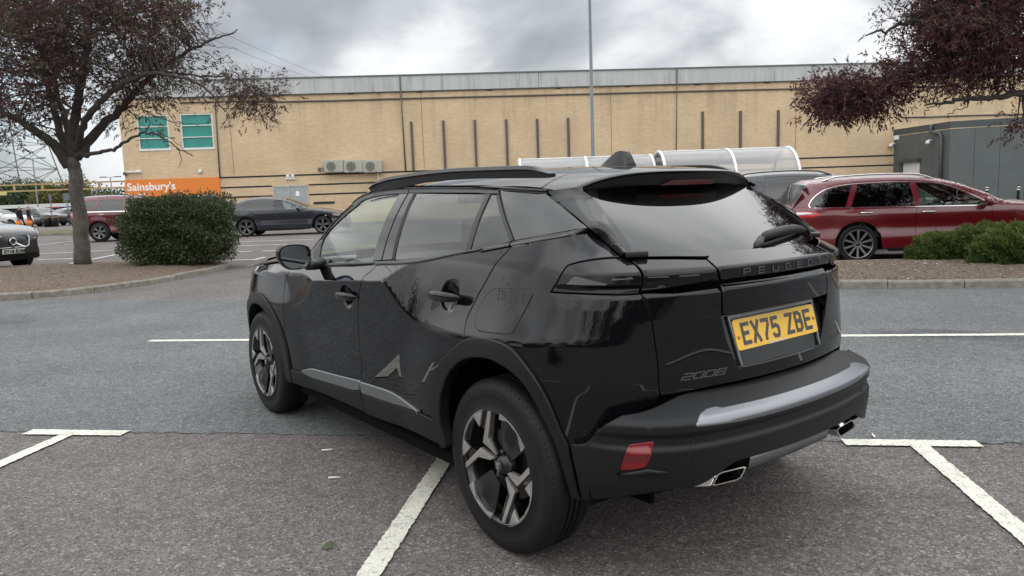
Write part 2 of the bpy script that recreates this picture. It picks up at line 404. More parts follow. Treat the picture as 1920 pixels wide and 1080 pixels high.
# clamp the end tangents by mirroring the plan across x=0
_pm = np.vstack([_plan, _plan[::-1][1:]*[-1, 1]]); _pm = np.vstack([(_plan*[-1, 1])[1:4][::-1], _pm])
_ptm = np.r_[0, np.cumsum(np.linalg.norm(np.diff(_pm, axis=0), axis=1))]; _ptm -= _ptm[3]
_pf = natspline(_ptm, _pm)
def plan_pt(u):
    u = np.asarray(u, float); p = _pf(u); t = _pf(u, 1); t = t/np.linalg.norm(t, axis=1, keepdims=True)
    return p, np.stack([t[:, 1], -t[:, 0]], 1)        # outward normal (left side: -x)
_UU = np.linspace(.55, UR-.45, 3000); _UY = -plan_pt(_UU)[0][:, 1]
def u_of(y, x=None):
    return float(np.interp(-y, _UY, _UU))
_UW0, _UW1 = u_of(-.25), u_of(-.25)+.42
def side_off(y, z):
    zc = .958+.068*(1.68-y); t = z-zc
    a = -.036*(1-np.exp(np.minimum(t, 0)/.34))+np.maximum(t, 0)*.1            # undercut door below the crease
    sh = -.80*t                                                                 # shoulder above it
    s = np.minimum(.825-y, .62+.12*np.tanh((.825-y-.62)/.3))                    # rear facet
    s2 = .22*np.tanh(s/.22); p2 = -.30*s2-.22*t
    sf = .18*np.tanh((y-1.68)/.18); p1 = -.176*sf-.12*t                            # front facet
    o = smin(a, sh); o = smin(o, p2, .004); o = smin(o, np.where(y > 1.3, p1, .3), .004)
    k3 = np.where(y < .9, -.30*s2-.22*t-.34*(z-1.128), .3); o = smin(o, k3, .006)
    r_ = np.hypot(y, z-.34); o = o+.024*sstep(.82, .48, r_)*sstep(1.02, .70, z)    # flared arches
    r_ = np.hypot(y-2.605, z-.34); o = o+.018*sstep(.82, .48, r_)*sstep(1.02, .70, z)
    o = o-.9*np.maximum(.40-z, 0)**2-.35*np.maximum(.28-z, 0)
    # bowls behind the door handles
    for hy, hz in ((1.262, .905), (.325, .985)):
        e = ((y-hy)/.072)**2+((z-hz)/.066)**2; o = o-.034*np.maximum(1-e, 0)**1.6
    return o
def rear_off(z):
    return lin(z, [.3, .62, .70, .95, 1.035, 1.052, 1.060, 1.068, 1.072, 1.113, 1.167, 1.25], [-.06, -.012, 0, 0, -.002, -.016, -.020, -.016, .004, .004, -.100, -.24], .0022)
def PL(u, z):
    u = np.asarray(u, float); z = np.asarray(z, float)
    m_ = u > UR; uu = np.where(m_, 2*UR-u, u)
    p, n = plan_pt(uu); y = p[:, 1]
    w = sstep(_UW0, _UW1, uu)
    so = side_off(np.maximum(y, -.35), z); so = np.where(y < -.2, so-.05*sstep(-.2, -.5, y)*np.maximum(z-1.0, 0)/.1*.3, so)
    o = so*(1-w)+(rear_off(z)-.022*np.maximum(0, z-.75)/.3*sstep(UR-.35, UR-.75, uu))*w
    x = p[:, 0]+n[:, 0]*o; yy = y+n[:, 1]*o
    return np.stack([np.where(m_, -x, x), yy, z+0*u], -1)
SL = Surf(PL, .8, UR+.1, .2, 1.27, 300, 90)
def UX(y, z):
    x = lin(z, [.95, 1.0, 1.1, 1.2, 1.3, 1.40, 1.45, 1.50], [.835, .825, .796, .753, .697, .624, .577, .52], .03)
    return x-.036*np.maximum((.3-y)/.6, 0)**2*(1+2.4*np.clip((z-1.15)/.25, 0, 1.2))-.055*np.maximum((y-1.2)/.8, 0)**2
def PU(u, z):      # u = -y so that normals look outwards
    y = -np.asarray(u, float); return np.stack([-UX(y, z), y, z+0*y], -1)
SU = Surf(PU, -2.2, .62, .98, 1.47, 160, 60)
def zroof(y): return lin(y, [-.5, -.30, -.1, .1, .4, .7, 1.0, 1.25, 1.42, 1.6], [1.425, 1.461, 1.488, 1.503, 1.512, 1.510, 1.498, 1.478, 1.452, 1.41], .08)
def zedge(y): return lin(y, [-.5, -.2, 0, .5, 1.0, 1.3, 1.6], [1.385, 1.395, 1.405, 1.416, 1.416, 1.40, 1.36], .08)
def PR(u, v):      # u = -x/w in [-1,1] scaled to metres, v = y
    y = np.asarray(v, float); s = np.asarray(u, float)/.62; w = UX(y, zedge(y)); d = zroof(y)-zedge(y)
    a = abs(s); z = zroof(y)-d*(.25*a**2+.75*a**4.5)
    return np.stack([s*w, y, z], -1)
SR = Surf(PR, -.62, .62, -.4, 1.45, 120, 90)
def PG(u, v):      # rear glass: u = x, v = z
    x = np.asarray(u, float); z = np.asarray(v, float); t = (z-1.163)/.245
    yb = -.590+.345*x*x; yt = -.185+.16*x*x
    return np.stack([x, yb+(yt-yb)*t-.030*4*t*(1-t)*.5, z], -1)
SG = Surf(PG, -.66, .66, 1.14, 1.43, 120, 50)
_bp = np.array([(-.866, -.02), (-.862, -.22), (-.842, -.36), (-.812, -.455), (-.772, -.545), (-.715, -.625), (-.64, -.69), (-.55, -.735), (-.42, -.768), (-.22, -.797), (0, -.806)])
_bt0 = np.r_[0, np.cumsum(np.linalg.norm(np.diff(_bp, axis=0), axis=1))]; UB = _bt0[-1]
_bpm = np.vstack([_bp, _bp[::-1][1:]*[-1, 1]]); _btm = np.r_[0, np.cumsum(np.linalg.norm(np.diff(_bpm, axis=0), axis=1))]
_bf = natspline(_btm, _bpm)
def PB(u, z):      # rear bumper
    u = np.asarray(u, float); z = np.asarray(z, float); m_ = u > UB; uu = np.where(m_, 2*UB-u, u)
    p = _bf(uu); t = _bf(uu, 1); t = t/np.linalg.norm(t, axis=1, keepdims=True); n = np.stack([t[:, 1], -t[:, 0]], 1)
    w = sstep(.22, .70, uu)
    orr = lin(z, [.18, .26, .34, .40, .47, .530, .540, .575, .585, .617, .628, .655, .70], [-.12, -.075, -.03, -.012, -.004, .0, -.010, -.010, 0, 0, -.010, -.062, -.155], .004)
    oss = lin(z, [.18, .26, .34, .45, .60, .66, .72, .8], [-.05, -.028, -.010, 0, 0, -.012, -.028, -.05], .02)
    o = orr*w+oss*(1-w)
    x = p[:, 0]+n[:, 0]*o; y = p[:, 1]+n[:, 1]*o
    return np.stack([np.where(m_, -x, x), y, z+0*u], -1)
SB = Surf(PB, 0, UB+.4, .2, .70, 220, 70)
hero = thing('parked_car', 'glossy black five-door crossover car standing across the bay lines with yellow rear plate EX75 ZBE', 'car', (CX, CY, 0), YAW)
M_ = MAT
def both(poly, half):      # mirror a half polygon (left, ending on the centre line) to the full one
    p = np.asarray(poly, float); q = p[::-1].copy(); q[:, 0] = 2*half-q[:, 0]
    d = np.vstack([p, q]); keep = [0]
    for i in range(1, len(d)):
        if np.linalg.norm(d[i]-d[keep[-1]]) > 1e-4: keep.append(i)
    return d[keep]
iL = lambda pts, box=None: SL.inv(pts, box)
iU = lambda pts: SU.inv(pts)
def vst(*a): return np.vstack([np.atleast_2d(x) for x in a])
ybox = lambda y0, y1: (u_of(y1), u_of(y0), .2, 1.27)
def dense(c, r, h=.006):
    g = np.arange(-r, r+h, h); a, b = np.meshgrid(g, g); k = (a**2+b**2) < r*r; return np.stack([c[0]+a[k], c[1]+b[k]], 1)
uy = lambda y: u_of(y)
# --- gaps and border lines on the side
g_front = iL(curve(zD((150, 262), (100, 370), (75, 520), (68, 650), (75, 800), (85, 950))+zG((80, 0), (100, 150), (130, 330), (160, 430))))
g_b = iL(curve(zD((1118, 222), (1060, 285), (985, 345), (945, 405), (925, 500), (912, 620), (905, 800), (912, 950))+zG((910, 0), (925, 180), (945, 350), (945, 555))))
g_rd = iL(curve(zF((582, 137), (520, 215), (430, 310), (385, 380), (320, 500), (240, 640), (170, 780), (120, 880), (85, 970), (65, 1075))+[(869, 640)]))
arch_o = iL(curve(zH((932, 755), (928, 600), (930, 450), (945, 330), (970, 220), (1010, 110))+[(839, 666), (866, 641), (892, 632), (926, 635.6), (960, 650), (984, 676), (1008, 709), (1032, 752.6), (1056, 810), (1069, 836)], 5), (u_of(.7), u_of(-.7), .2, .95))
sill_f = iL(zG((160, 430), (280, 460))+curve(zG((280, 460), (300, 438), (350, 424), (420, 422), (600, 470), (800, 520), (945, 555)), 4)[1:])
sill_r = iL(zH((105, 325))+curve(zH((105, 325), (300, 385), (430, 430), (540, 490), (650, 570), (740, 640), (760, 672)), 4)[1:]+zH((932, 755)))
belt_f = iL(zD((150, 262), (400, 250), (700, 235), (1118, 213)))
belt_r = iL(curve(zE((45, 343), (300, 335), (480, 320), (700, 280), (900, 235), (1100, 195), (1300, 165))+zF((250, 195), (582, 133)), 4))
belt_q = iL(curve(zF((595, 133), (1100, 40), (1310, 0))+zI((300, 905), (540, 868)), 4))
hb = {}
fd = vst(belt_f, g_b[1:], sill_f[::-1], g_front[::-1][1:])
hu = [SL.inv([tuple(cproj(np.array([-.86, hy, hz])))])[0] for hy, hz in ((1.262, .905), (.325, .985))]
def cline(y0, zc0, slope, s1, sg):
    return np.array([(u_of(y0-sg*s), zc0+slope*s+d) for s in np.arange(.01, s1, .012) for d in (-.0035, .0, .0035)])
ZC0, ZC1 = .958+.068*(1.68-.825), .958
def cl2(y0, zc0, f, s1, sg): return np.array([(u_of(y0-sg*s), zc0+.068*s*sg+f(s)+d) for s in np.arange(.01, s1, .012) for d in (-.0035, .0, .0035)])
cr_rear = np.vstack([cl2(.825, ZC0, lambda s: .30*.22*math.tanh(s/.22)/.58, 1.05, 1), cl2(.825, ZC0, lambda s: -.30*.22*math.tanh(s/.22)/.31, .34, 1)])
cr_front = np.vstack([cl2(1.68, ZC1, lambda s: .176*.18*math.tanh(s/.18)/.68, .5, -1), cl2(1.68, ZC1, lambda s: -.176*.18*math.tanh(s/.18)/.226, .24, -1)])
cr_q = np.array([(u_of(y), 1.128+d) for y in np.arange(-.4, .3, .014) for d in (-.004, 0, .004)])
crz = lambda y0, y1: np.array([(u_of(y), .958+.068*(1.68-y)+d) for y in np.arange(y0, y1, .02) for d in (-.004, 0, .004)])
panel(SL, fd, 'front_door', M_['black_paint'], hero, extra=vst(dense(hu[0], .090, .0042), crz(.95, 1.75), cr_front), mir=True)
rd = vst(belt_r, g_rd[1:], arch_o[::-1][np.argmin(abs(arch_o[::-1]-g_rd[-1]).sum(1)):], sill_r[::-1][1:], g_b[::-1])
# arch line runs from the sill end upwards; take the part below the door gap
k = int(np.argmin(np.linalg.norm(arch_o-g_rd[-1], axis=1)))
rd = vst(belt_r, g_rd[1:], arch_o[:k][::-1], sill_r[::-1][1:], g_b[::-1][:-1])
panel(SL, rd, 'rear_door', M_['black_paint'], hero, extra=vst(dense(hu[1], .090, .0042), crz(.85, 1.15), cr_rear, cr_q), mir=True)
# --- quarter panel: from the door gap round the corner to the tailgate gap
lampL = curve(zK((70, 650), (130, 560), (240, 370), (330, 322), (480, 287), (620, 267), (760, 255), (870, 252)), 4)+curve(zK((870, 252), (960, 290), (1030, 340), (1082, 400)), 4)[1:]+zK((1088, 600), (1070, 662))+curve(zK((1070, 662), (900, 674), (600, 671), (300, 661), (70, 650)), 4)[1:-1]
lamp_uv = iL(lampL, (u_of(.2), UR, .9, 1.27))
g_tail = iL(zK((1085, 662))+curve(zK((1092, 665), (1150, 760), (1200, 900), (1230, 1080))+zO((1040, 0), (1050, 150), (1065, 375)), 5), (u_of(-.2), UR, .6, 1.1))
q_bot = iL(curve(zO((1065, 385), (860, 470), (700, 550), (520, 645), (440, 700), (350, 780), (270, 870), (220, 905), (150, 915), (50, 917)), 4), (u_of(.2), UR, .3, .9))
fin_o = iL(zK((585, 0), (700, 105), (865, 250)), (u_of(.2), UR, .9, 1.27))
i_top = int(np.argmin(np.linalg.norm(lamp_uv-iL(zK((870, 252)), (u_of(.2), UR, .9, 1.27))[0], axis=1)))
quarter = vst(belt_q, fin_o[1:], lamp_uv[:i_top][::-1], lamp_uv[::-1][:int(len(lamp_uv)-(i_top+9+2))][1:] if False else lamp_uv[:1])
# lamp outline: start = tip (lower front), runs over the top to the tailgate gap, then back along the bottom
n_top = i_top+1; bot = lamp_uv[n_top+9:] if len(lamp_uv) > n_top+9 else lamp_uv[-3:]
ib = int(np.argmin(np.linalg.norm(lamp_uv-iL(zK((1070, 662)), (u_of(.2), UR, .9, 1.27))[0], axis=1)))
quarter = vst(belt_q, fin_o[1:], lamp_uv[:i_top][::-1], lamp_uv[ib+1:][::-1], lamp_uv[ib:ib+1], g_tail[1:], q_bot[1:5]+[0, -.02], q_bot[5:-1]+[0, -.075], [q_bot[-1]+[-.03, -.09]], arch_o[k:-2][::-1]+[0, -.014], g_rd[::-1][1:])
fuel = iL(curve(zF((180, 930), (215, 850), (270, 740), (330, 660), (370, 620), (425, 601), (600, 604), (760, 610), (815, 625), (838, 662), (828, 710), (740, 880), (640, 1060), (605, 1110), (560, 1128), (480, 1125), (250, 1095), (200, 1050), (178, 990)), 3))
panel(SL, quarter, 'rear_quarter_panel', M_['black_paint'], hero, h=.02, mir=True, extra=vst(cr_q, cr_rear))
panel(SL, fuel, 'fuel_flap_seam', M_['seal_black'], hero, off=.0006, gap=0, bev=0, flange=.002)
panel(SL, fuel, 'fuel_flap', M_['black_paint'], hero, off=.0022, gap=.0030, bev=.0018, flange=.003)
# --- front wing
hood_l = iL(zg((285, 128), (420, 108), (560, 90), (640, 88), (720, 100)), (1.2, 2.6, .5, 1.2))
arch_f = iL(curve(zg((165, 560), (200, 510), (250, 470), (300, 462), (350, 480), (400, 530), (450, 610), (500, 700), (560, 850), (620, 1010))+[(440+470/4.694, 560+500/4.694), (440+500/4.694, 560+620/4.694)], 4), (1.0, 2.6, .3, 1.0))
wing = vst([(u_of(2.86), .970), (u_of(2.63), .991), (u_of(2.42), 1.012), (u_of(2.2), 1.026), (g_front[0][0]-.04, 1.03)], g_front, arch_f[::-1]+[0, -.012], [(u_of(2.93), .70)], [(u_of(2.955), .83)])
panel(SL, wing, 'front_wing', M_['black_paint'], hero, mir=True)
hl = vst([(u_of(2.87), .968), (u_of(2.96), .83), (u_of(2.95), .76), (u_of(3.08), .735), (u_of(3.2), .76), (.72, .80), (.72, .89), (u_of(3.12), .925), (u_of(2.98), .95)])
panel(SL, hl, 'headlight', M_['headlamp'], hero, mir=True)
# --- sills, silver inserts, arches
sb_f = iL(zG((1000, 915), (800, 825), (600, 735), (380, 650), (190, 585)), (u_of(2.4), u_of(.2), .2, .6))
sb_r = iL(zH((1060, 1060), (1000, 1035), (820, 945), (700, 890), (400, 780), (170, 690)), (u_of(1.6), u_of(.1), .2, .6))
ins_f = iL(zG((948, 672), (870, 672), (600, 590), (400, 530), (285, 465)))
ins_r = iL(zH((760, 674), (500, 592), (250, 507), (125, 462)))
i0 = iL(zG((285, 462)))[0]
silv_f = vst(sill_f[2:], ins_f)
silv_r = vst(sill_r[:-1], ins_r)
panel(SL, vst(sill_f[:2], ins_f[::-1], iL(zG((948, 680), (1000, 900))), sb_f, iL(zG((165, 470)))), 'front_sill_cladding', M_['plastic'], hero, off=.010, flange=.03, bev=.004, mir=True)
panel(SL, vst(ins_r[::-1], sill_r[-1:], arch_o[:1], iL(zH((945, 880), (975, 980), (1020, 1050))), sb_r, iL(zH((125, 500)))), 'rear_sill_cladding', M_['plastic'], hero, off=.010, flange=.03, bev=.004, mir=True)
panel(SL, silv_f, 'front_door_trim', M_['silver_trim'], hero, off=.014, flange=.02, bev=.006, mir=True)
panel(SL, silv_r, 'rear_door_trim', M_['silver_trim'], hero, off=.014, flange=.02, bev=.006, mir=True)
ain = curve([(841.7, 840), (832, 801), (829.7, 762), (834.5, 728.5), (849, 695), (873, 674.6), (897, 670.8), (926, 675.6), (966, 700), (993, 731), (1017, 775.6), (1040, 826), (1053, 867), (1071.6, 931)], 5)
ain_uv = iL(ain, (u_of(.7), u_of(-.7), .2, .95))
aout2 = iL([(1090.7, 937), (1080, 890)], (u_of(.2), u_of(-.7), .2, .95))
arch_front_low = iL(zH((1040, 1062), (975, 980), (945, 880)), (u_of(.8), u_of(.1), .2, .6))
panel(SL, vst(ain_uv, aout2, arch_o[::-1], arch_front_low[::-1]), 'rear_wheel_arch_trim', M_['plastic'], hero, off=.016, flange=.05, bev=.006, mir=True)
# front arch: same section, mirrored where the photograph hides it
th = np.linspace(-.12, math.pi+.12, 44)
fo = np.array([(u_of(2.605+.475*math.cos(t)*(1.02 if math.cos(t) < 0 else 1)), .345+.472*math.sin(t)) for t in th])
fi = np.array([(u_of(2.605+.395*math.cos(t)), .345+.396*math.sin(t)) for t in th])
panel(SL, vst(fo, fi[::-1]), 'front_wheel_arch_trim', M_['plastic'], hero, off=.014, flange=.05, bev=.006, mir=True)
# front bumper side and nose
nose = vst([(0.0, .22), (.45, .22), (u_of(3.05), .24), (u_of(3.03), .46), (u_of(2.98), .69), (u_of(3.1), .69), (.72, .70), (.45, .74), (0, .76)])
panel(SL, vst([(.72, .80), (.72, .89), (u_of(3.1), .94), (.3, .93), (0, .94), (0, .765), (.45, .745), (.72, .705)]), 'front_grille', M_['gloss_black'], hero, mir=True)
panel(SL, nose, 'front_bumper', M_['black_paint'], hero, gap=.001, mir=True)
rbox = (u_of(-.1), UR+.05, .55, 1.27)
iR = lambda pts: SL.inv(pts, rbox)
iB = lambda pts, b=None: SB.inv(pts, b)
bp_, gb_ = M_['black_paint'], M_['gloss_black']
# --- tail lamps: smoked outer lens over light strips
def lamp(poly, name, strips, h=.014):
    o = []
    panel(SL, poly, name, M_['lamp_smoke'], hero, h=h, mir=True, out=o, gap=.0022, bev=.003)
    for s in strips:
        su = iR(s)
        for j, ob in enumerate(o):
            q = panel(SL, su if j == 0 else su*[-1, 1]+[2*UR, 0], 'light_strip', M_['lamp_strip'], ob, off=.0012, gap=0, bev=0, flange=.001, h=.02)
    return o
lamp(lamp_uv, 'tail_lamp', [zK((760, 497), (905, 492), (985, 478), (1008, 500), (770, 516)), zK((250, 560), (340, 472), (400, 478), (720, 556), (690, 570))])
tl = iR(zM((20, 290))+curve(zM((20, 290), (80, 340), (135, 395)), 3)[1:]+zM((128, 640), (400, 612), (800, 555), (993, 518), (1000, 392))+curve(zM((1000, 392), (930, 330), (858, 268)), 3)[1:]+zM((500, 262), (92, 262)))
lamp(tl, 'tailgate_lamp', [zM((200, 476), (440, 466), (448, 480), (205, 488)), zM((560, 458), (785, 446), (790, 461), (565, 472))])
# --- band between the lamps with raised letters
def ctr(z): return (UR, z)
cb = vst(iR(zM((872, 268), (940, 325), (1006, 390), (1001, 520))), [ctr(1.0725)], [ctr(1.160)])
zt = cb[0][1]
cbL = vst(iR(zM((872, 268))), iR(zM((940, 325), (1006, 390), (1001, 520))))
xs = np.linspace(cbL[-1][0], UR, 8)
half = vst(cbL, [(u, 1.0735) for u in xs[1:]], [(UR, 1.1635), (cbL[0][0]+.05, 1.1625)])
cband = panel(SL, full_half(half, UR), 'tailgate_band', bp_, hero, h=.016, gap=.0012)
# --- tailgate side pieces, centre piece and lower part
gt = g_tail
v_gap = iR(zM((1040, 640), (1040, 780), (1042, 930)))
side_top = iR(zM((150, 655), (480, 655), (890, 662), (1030, 640)))
xr = [(1355, 600), (1364, 640), (1377, 672), (1388, 687)]
rec_l = iR(xr)
low_z = lambda u: .692+.0*u
lowl = [(u, .70-.012*sstep(UR-.3, UR-.65, u)) for u in np.linspace(UR, g_tail[-1][0], 12)]
half = vst([(UR, .752)], [(UR, .700)], lowl[1:], gt[::-1][1:-1], iR(zM((140, 650), (500, 653), (890, 605), (985, 590))), iR(zM((1035, 640))), v_gap, rec_l[1:], [(rec_l[-1][0]+.03, .750)])
panel(SL, full_half(half, UR), 'tailgate_lower_skin', bp_, hero, h=.02)
uv0 = v_gap[0][0]+.004
half = vst([(UR, 1.058)], [(UR, .948)], [(u, .948) for u in np.linspace(UR, uv0, 6)[1:]], [(uv0, 1.058)])
panel(SL, full_half(half, UR), 'tailgate_centre_panel', bp_, hero, h=.016)
# --- number plate recess: gloss black tray leaning with the plate, plate, frame
def PT(u, v):      # u = x, v = z ; leaning plane
    return np.stack([np.asarray(u, float), -.6515-(.8615-np.asarray(v))*.275+.045*np.asarray(u)**2*0, np.asarray(v, float)], -1)
ST = Surf(PT, -.4, .4, .7, 1.0, 40, 40)
tray = [(-.36, .950), (-.355, .90), (-.335, .84), (-.30, .79), (-.262, .745), (.262, .745), (.30, .79), (.335, .84), (.355, .90), (.36, .950)]
panel(ST, tray, 'plate_recess', gb_, hero, off=-.004, gap=0, bev=0, flange=.01)
mb = MB()      # recess walls
def sk(x, z): return PL(np.array([UR+x*1.0]), np.array([z]))[0]
tp = np.array(tray); wv = []; wf = []
for i, (x, z) in enumerate(tray):
    uu = np.linspace(UR-.45, UR, 400); px_ = PL(uu, np.full(400, min(max(z, .752), .948)))
    j = np.argmin(abs(abs(px_[:, 0])-abs(x))); wv.append((x, px_[j, 1]+.001, z)); q = PT(np.array([x]), np.array([z]))[0]; wv.append((x, q[1]+.01, z))
nt_ = len(tray)
for i in range(nt_): a = 2*i; b = 2*((i+1) % nt_); wf.append((a, b, b+1, a+1))
mesh('recess_wall', wv, wf, gb_, hero)
panel(ST, [(-.2745, .932), (-.258, .756), (-.250, .756), (-.2635, .921), (.2635, .921), (.250, .756), (.258, .756), (.2745, .932)], 'plate_frame', M_['silver_trim'], hero, off=.006, gap=0, bev=.001, flange=.008)
def rrect(w, h, r, n=4, c=(0, 0)):
    o = []
    for sx, sy, a0 in ((1, 1, 0), (-1, 1, 90), (-1, -1, 180), (1, -1, 270)):
        for k_ in range(n+1):
            a = R(a0+90*k_/n); o.append((c[0]+sx*(w/2-r)+r*math.cos(a), c[1]+sy*(h/2-r)+r*math.sin(a)))
    return o
plate = panel(ST, rrect(.520, .1085, .012, c=(0, .8605)), 'number_plate', M_['plate_yellow'], hero, off=.009, gap=0, bev=.0008, flange=.004)
# characters: strokes on a 0.050 x 0.079 grid, 14 mm wide
def stroke_text(lines, w=.014):
    V = []; Fc = []
    for pl in lines:
        pl = [np.array(p, float) for p in pl]
        L_ = []; Rr_ = []
        for i, p in enumerate(pl):
            d1 = (pl[i]-pl[i-1]) if i else (pl[1]-pl[0]); d2 = (pl[i+1]-pl[i]) if i < len(pl)-1 else d1
            d1 = d1/np.linalg.norm(d1); d2 = d2/np.linalg.norm(d2); n1 = np.array([-d1[1], d1[0]]); n2 = np.array([-d2[1], d2[0]]); nn = n1+n2; nn /= np.linalg.norm(nn)+1e-9
            k_ = min(1/max(nn@n1, .35), 2.2); L_.append(p+nn*w/2*k_); Rr_.append(p-nn*w/2*k_)
        b = len(V); V += L_+Rr_; n = len(pl)
        Fc += [(b+i, b+i+1, b+n+i+1, b+n+i) for i in range(n-1)]
    return V, Fc
GW, GH = .050, .079; e = .007
GL = {'E': [[(GW, GH-e), (e, GH-e), (e, e), (GW, e)], [(e, GH*.52), (GW-.006, GH*.52)]],
      'X': [[(e-.003, GH), (GW-e+.003, 0)], [(GW-e+.003, GH), (e-.003, 0)]],
      '7': [[(0, GH-e), (GW-e, GH-e), (GW-e-.001, GH-.024), (.022, .02), (.020, 0)]],
      '5': [[(GW-.003, GH-e), (e+.002, GH-e), (e+.001, GH*.53), (.030, GH*.58), (GW-e, GH*.46), (GW-e, GH*.22), (.036, e), (.014, e), (.005, .018)]],
      'Z': [[(0, GH-e), (GW-e, GH-e), (e, e), (GW, e)]],
      'B': [[(e, 0), (e, GH)], [(e, GH-e), (.030, GH-e), (GW-e-.002, GH-.015), (GW-e-.002, GH*.60), (.030, GH*.53), (e, GH*.53)], [(.030, GH*.53), (GW-e, GH*.45), (GW-e, .016), (.034, e), (e, e)]]}
def plate_text(txt, surf, x0, zb, par, mat, sc=1.0, pitch=.061, space=.033, name='plate_character', sgn=1):
    x = x0
    for chh in txt:
        if chh == ' ': x += space*sc; continue
        for q in [0]:
            V, Fc = stroke_text(GL[chh], .014)
            pts = np.array([(x+a*sc, zb+b*sc) for a, b in V]); P_ = surf.P(pts[:, 0], pts[:, 1]); n_ = surf.nrm(pts[:, 0], pts[:, 1]); n_ = n_*(-1 if n_[0, 1] > 0 else 1)
            # stack strokes a hair apart so that overlaps never share a plane
            P2 = []
            b = 0
            for i, pl in enumerate(GL[chh]):
                kk = 2*len(pl); P2 += list(P_[b:b+kk]+n_[b:b+kk]*(.0104+.00025*i)); b += kk
            mesh(name, P2, Fc, mat, par)
        x += pitch*sc
plate_text('EX75 ZBE', ST, -.222, .8605-.0395, plate, M_['plate_letter'])
mbs = MB()
for x, z in ((-.243, .853), (.243, .862)):
    p = PT(np.array([x]), np.array([z]))[0]; mbs.tube([p+[0, -.009, 0], p+[0, -.013, 0]], [.0075, .005], 10)
    o = mbs.build('plate_screw', pmat('brass%d' % int(x > 0), (.45, .2, .02), .3, .3), plate, True); mbs = MB()
panel(ST, [(-.06, .8085), (.13, .8085), (.13, .8185), (-.06, .8185)], 'plate_maker_strip', M_['lamp_strip'], plate, off=.0095, gap=0, bev=0, flange=.001) if False else None
# --- raised lettering
def glyphs(font, txt, P0, w, hgt, mat, parent, name, sp, thick=.003, stroke=.16, shear=0.0, nrm_sign=1):
    """P0(a,b)->xyz,n for a along the word, b up; letters on a unit grid"""
    x = 0
    for ch_ in txt:
        V, Fc = stroke_text([[(a, b) for a, b in pl] for pl in font[ch_]], stroke)
        Vv = [(x+(a+shear*b)*w, b*hgt) for a, b in V]
        top = []; bot = []
        for a, b in Vv:
            p, n = P0(a, b); top.append(p+n*thick); bot.append(p-n*.001)
        nn = len(Vv); vv = top+bot; ff = []
        for f in Fc:
            ff.append(f); ff.append(tuple(i+nn for i in reversed(f)))
            for i in range(4): j = (i+1) % 4; ff.append((f[i], f[i]+nn, f[j]+nn, f[j]))
        o = mesh(name, vv, ff, mat, parent)
        bm = bmesh.new(); bm.from_mesh(o.data); bmesh.ops.recalc_face_normals(bm, faces=bm.faces); bm.to_mesh(o.data); bm.free()
        x += w*sp
    return x
FT = {'P': [[(0, 0), (0, 1), (1, 1), (1, .42), (.0, .42)]], 'E': [[(1, 1), (0, 1), (0, 0), (1, 0)], [(0, .5), (.95, .5)]], 'U': [[(0, 1), (0, 0), (1, 0), (1, 1)]],
      'G': [[(1, 1), (0, 1), (0, 0), (1, 0), (1, .45), (.55, .45)]], 'O': [[(.5, 1), (0, 1), (0, 0), (1, 0), (1, 1), (.5, 1)]], 'T': [[(0, 1), (1, 1)], [(.5, 1), (.5, 0)]],
      '2': [[(0, 1), (1, 1), (1, .5), (0, .5), (0, 0), (1, 0)]], '0': [[(.5, 1), (0, 1), (0, 0), (1, 0), (1, 1), (.5, 1)]], '8': [[(.5, 1), (0, 1), (0, 0), (1, 0), (1, 1), (.5, 1)], [(0, .52), (1, .52)]],
      'H': [[(0, 0), (0, 1)], [(1, 0), (1, 1)], [(0, .5), (1, .5)]], 'Y': [[(0, 1), (.0, .5), (1, .5)], [(1, 1), (1, 0), (0.1, 0)]], 'B': [[(0, 0), (0, 1), (.9, 1), (1, .5), (0, .5)], [(1, .5), (1, 0), (0, 0)]],
      'R': [[(0, 0), (0, 1), (1, 1), (1, .45), (0, .45)], [(.5, .45), (1, 0)]], 'I': [[(.5, 0), (.5, 1)]], 'D': [[(0, 0), (0, 1), (.7, 1), (1, .6), (1, .4), (.7, 0), (0, 0)]]}
def skin_at(u0, z0, du=1):
    def f(a, b):
        u = np.array([u0+a*du]); z = np.array([z0+b]); return PL(u, z)[0], SL.nrm(u, z)[0]
    return f
ul = iR([(1394, 518)])[0][0]
glyphs(FT, 'PEUGEOT', skin_at(ul, 1.083), .030, .021, M_['badge'], cband, 'letter', (2*(UR-ul)-.03)/6/.030, .003, .16)
p8 = iR([(1277, 712)])[0]
glyphs(FT, '2008', skin_at(p8[0], p8[1]-.002), .036, .020, M_['badge'], hero, 'letter', 1.32, .0025, .17, shear=.35)
glyphs(FT, 'HYBRID', skin_at(2*UR-p8[0]-.10, p8[1]+.012), .013, .017, M_['badge'], hero, 'letter', 1.45, .0025, .2, shear=.3)
# --- rear glass with frit border, wiper
gl = SG.inv(zI((625, 566))+zI((1000, 1078))+zK((1010, 205), (1050, 243)))
gh = vst(SG.inv(zI((560, 470))), gl[:1]*1, SG.inv(zI((880, 900))), gl[2:3], gl[3:4])
hg = np.array([(gl[0][0]+.0, 1.415), (gl[0][0], gl[0][1]), (gl[1][0], gl[1][1]), (gl[3][0], gl[3][1]), (0, 1.166)])
zb_ = gl[3][1]
gb = SG.inv(zM((100, 246), (450, 243), (840, 243), (1000, 228), (1440, 184)))
half = np.array([(-.43, 1.42), tuple(gl[0]), tuple((gl[0]+gl[2])/2), tuple(gl[2]), tuple(gb[0])]+[tuple(x) for x in gb[1:]]+[(0, gb[-1][1]-.001)])
full = np.vstack([half, half[::-1][1:]*[-1, 1]])
panel(SG, full, 'rear_window', M_['glass_rear'], hero, h=.04, gap=.0005, bev=0, flange=.004)
fr_in = half[:5]; fr_out = fr_in+np.array([[-.050, 0], [-.050, -.004], [-.046, -.004], [-.036, -.004], [-.03, -.0]])
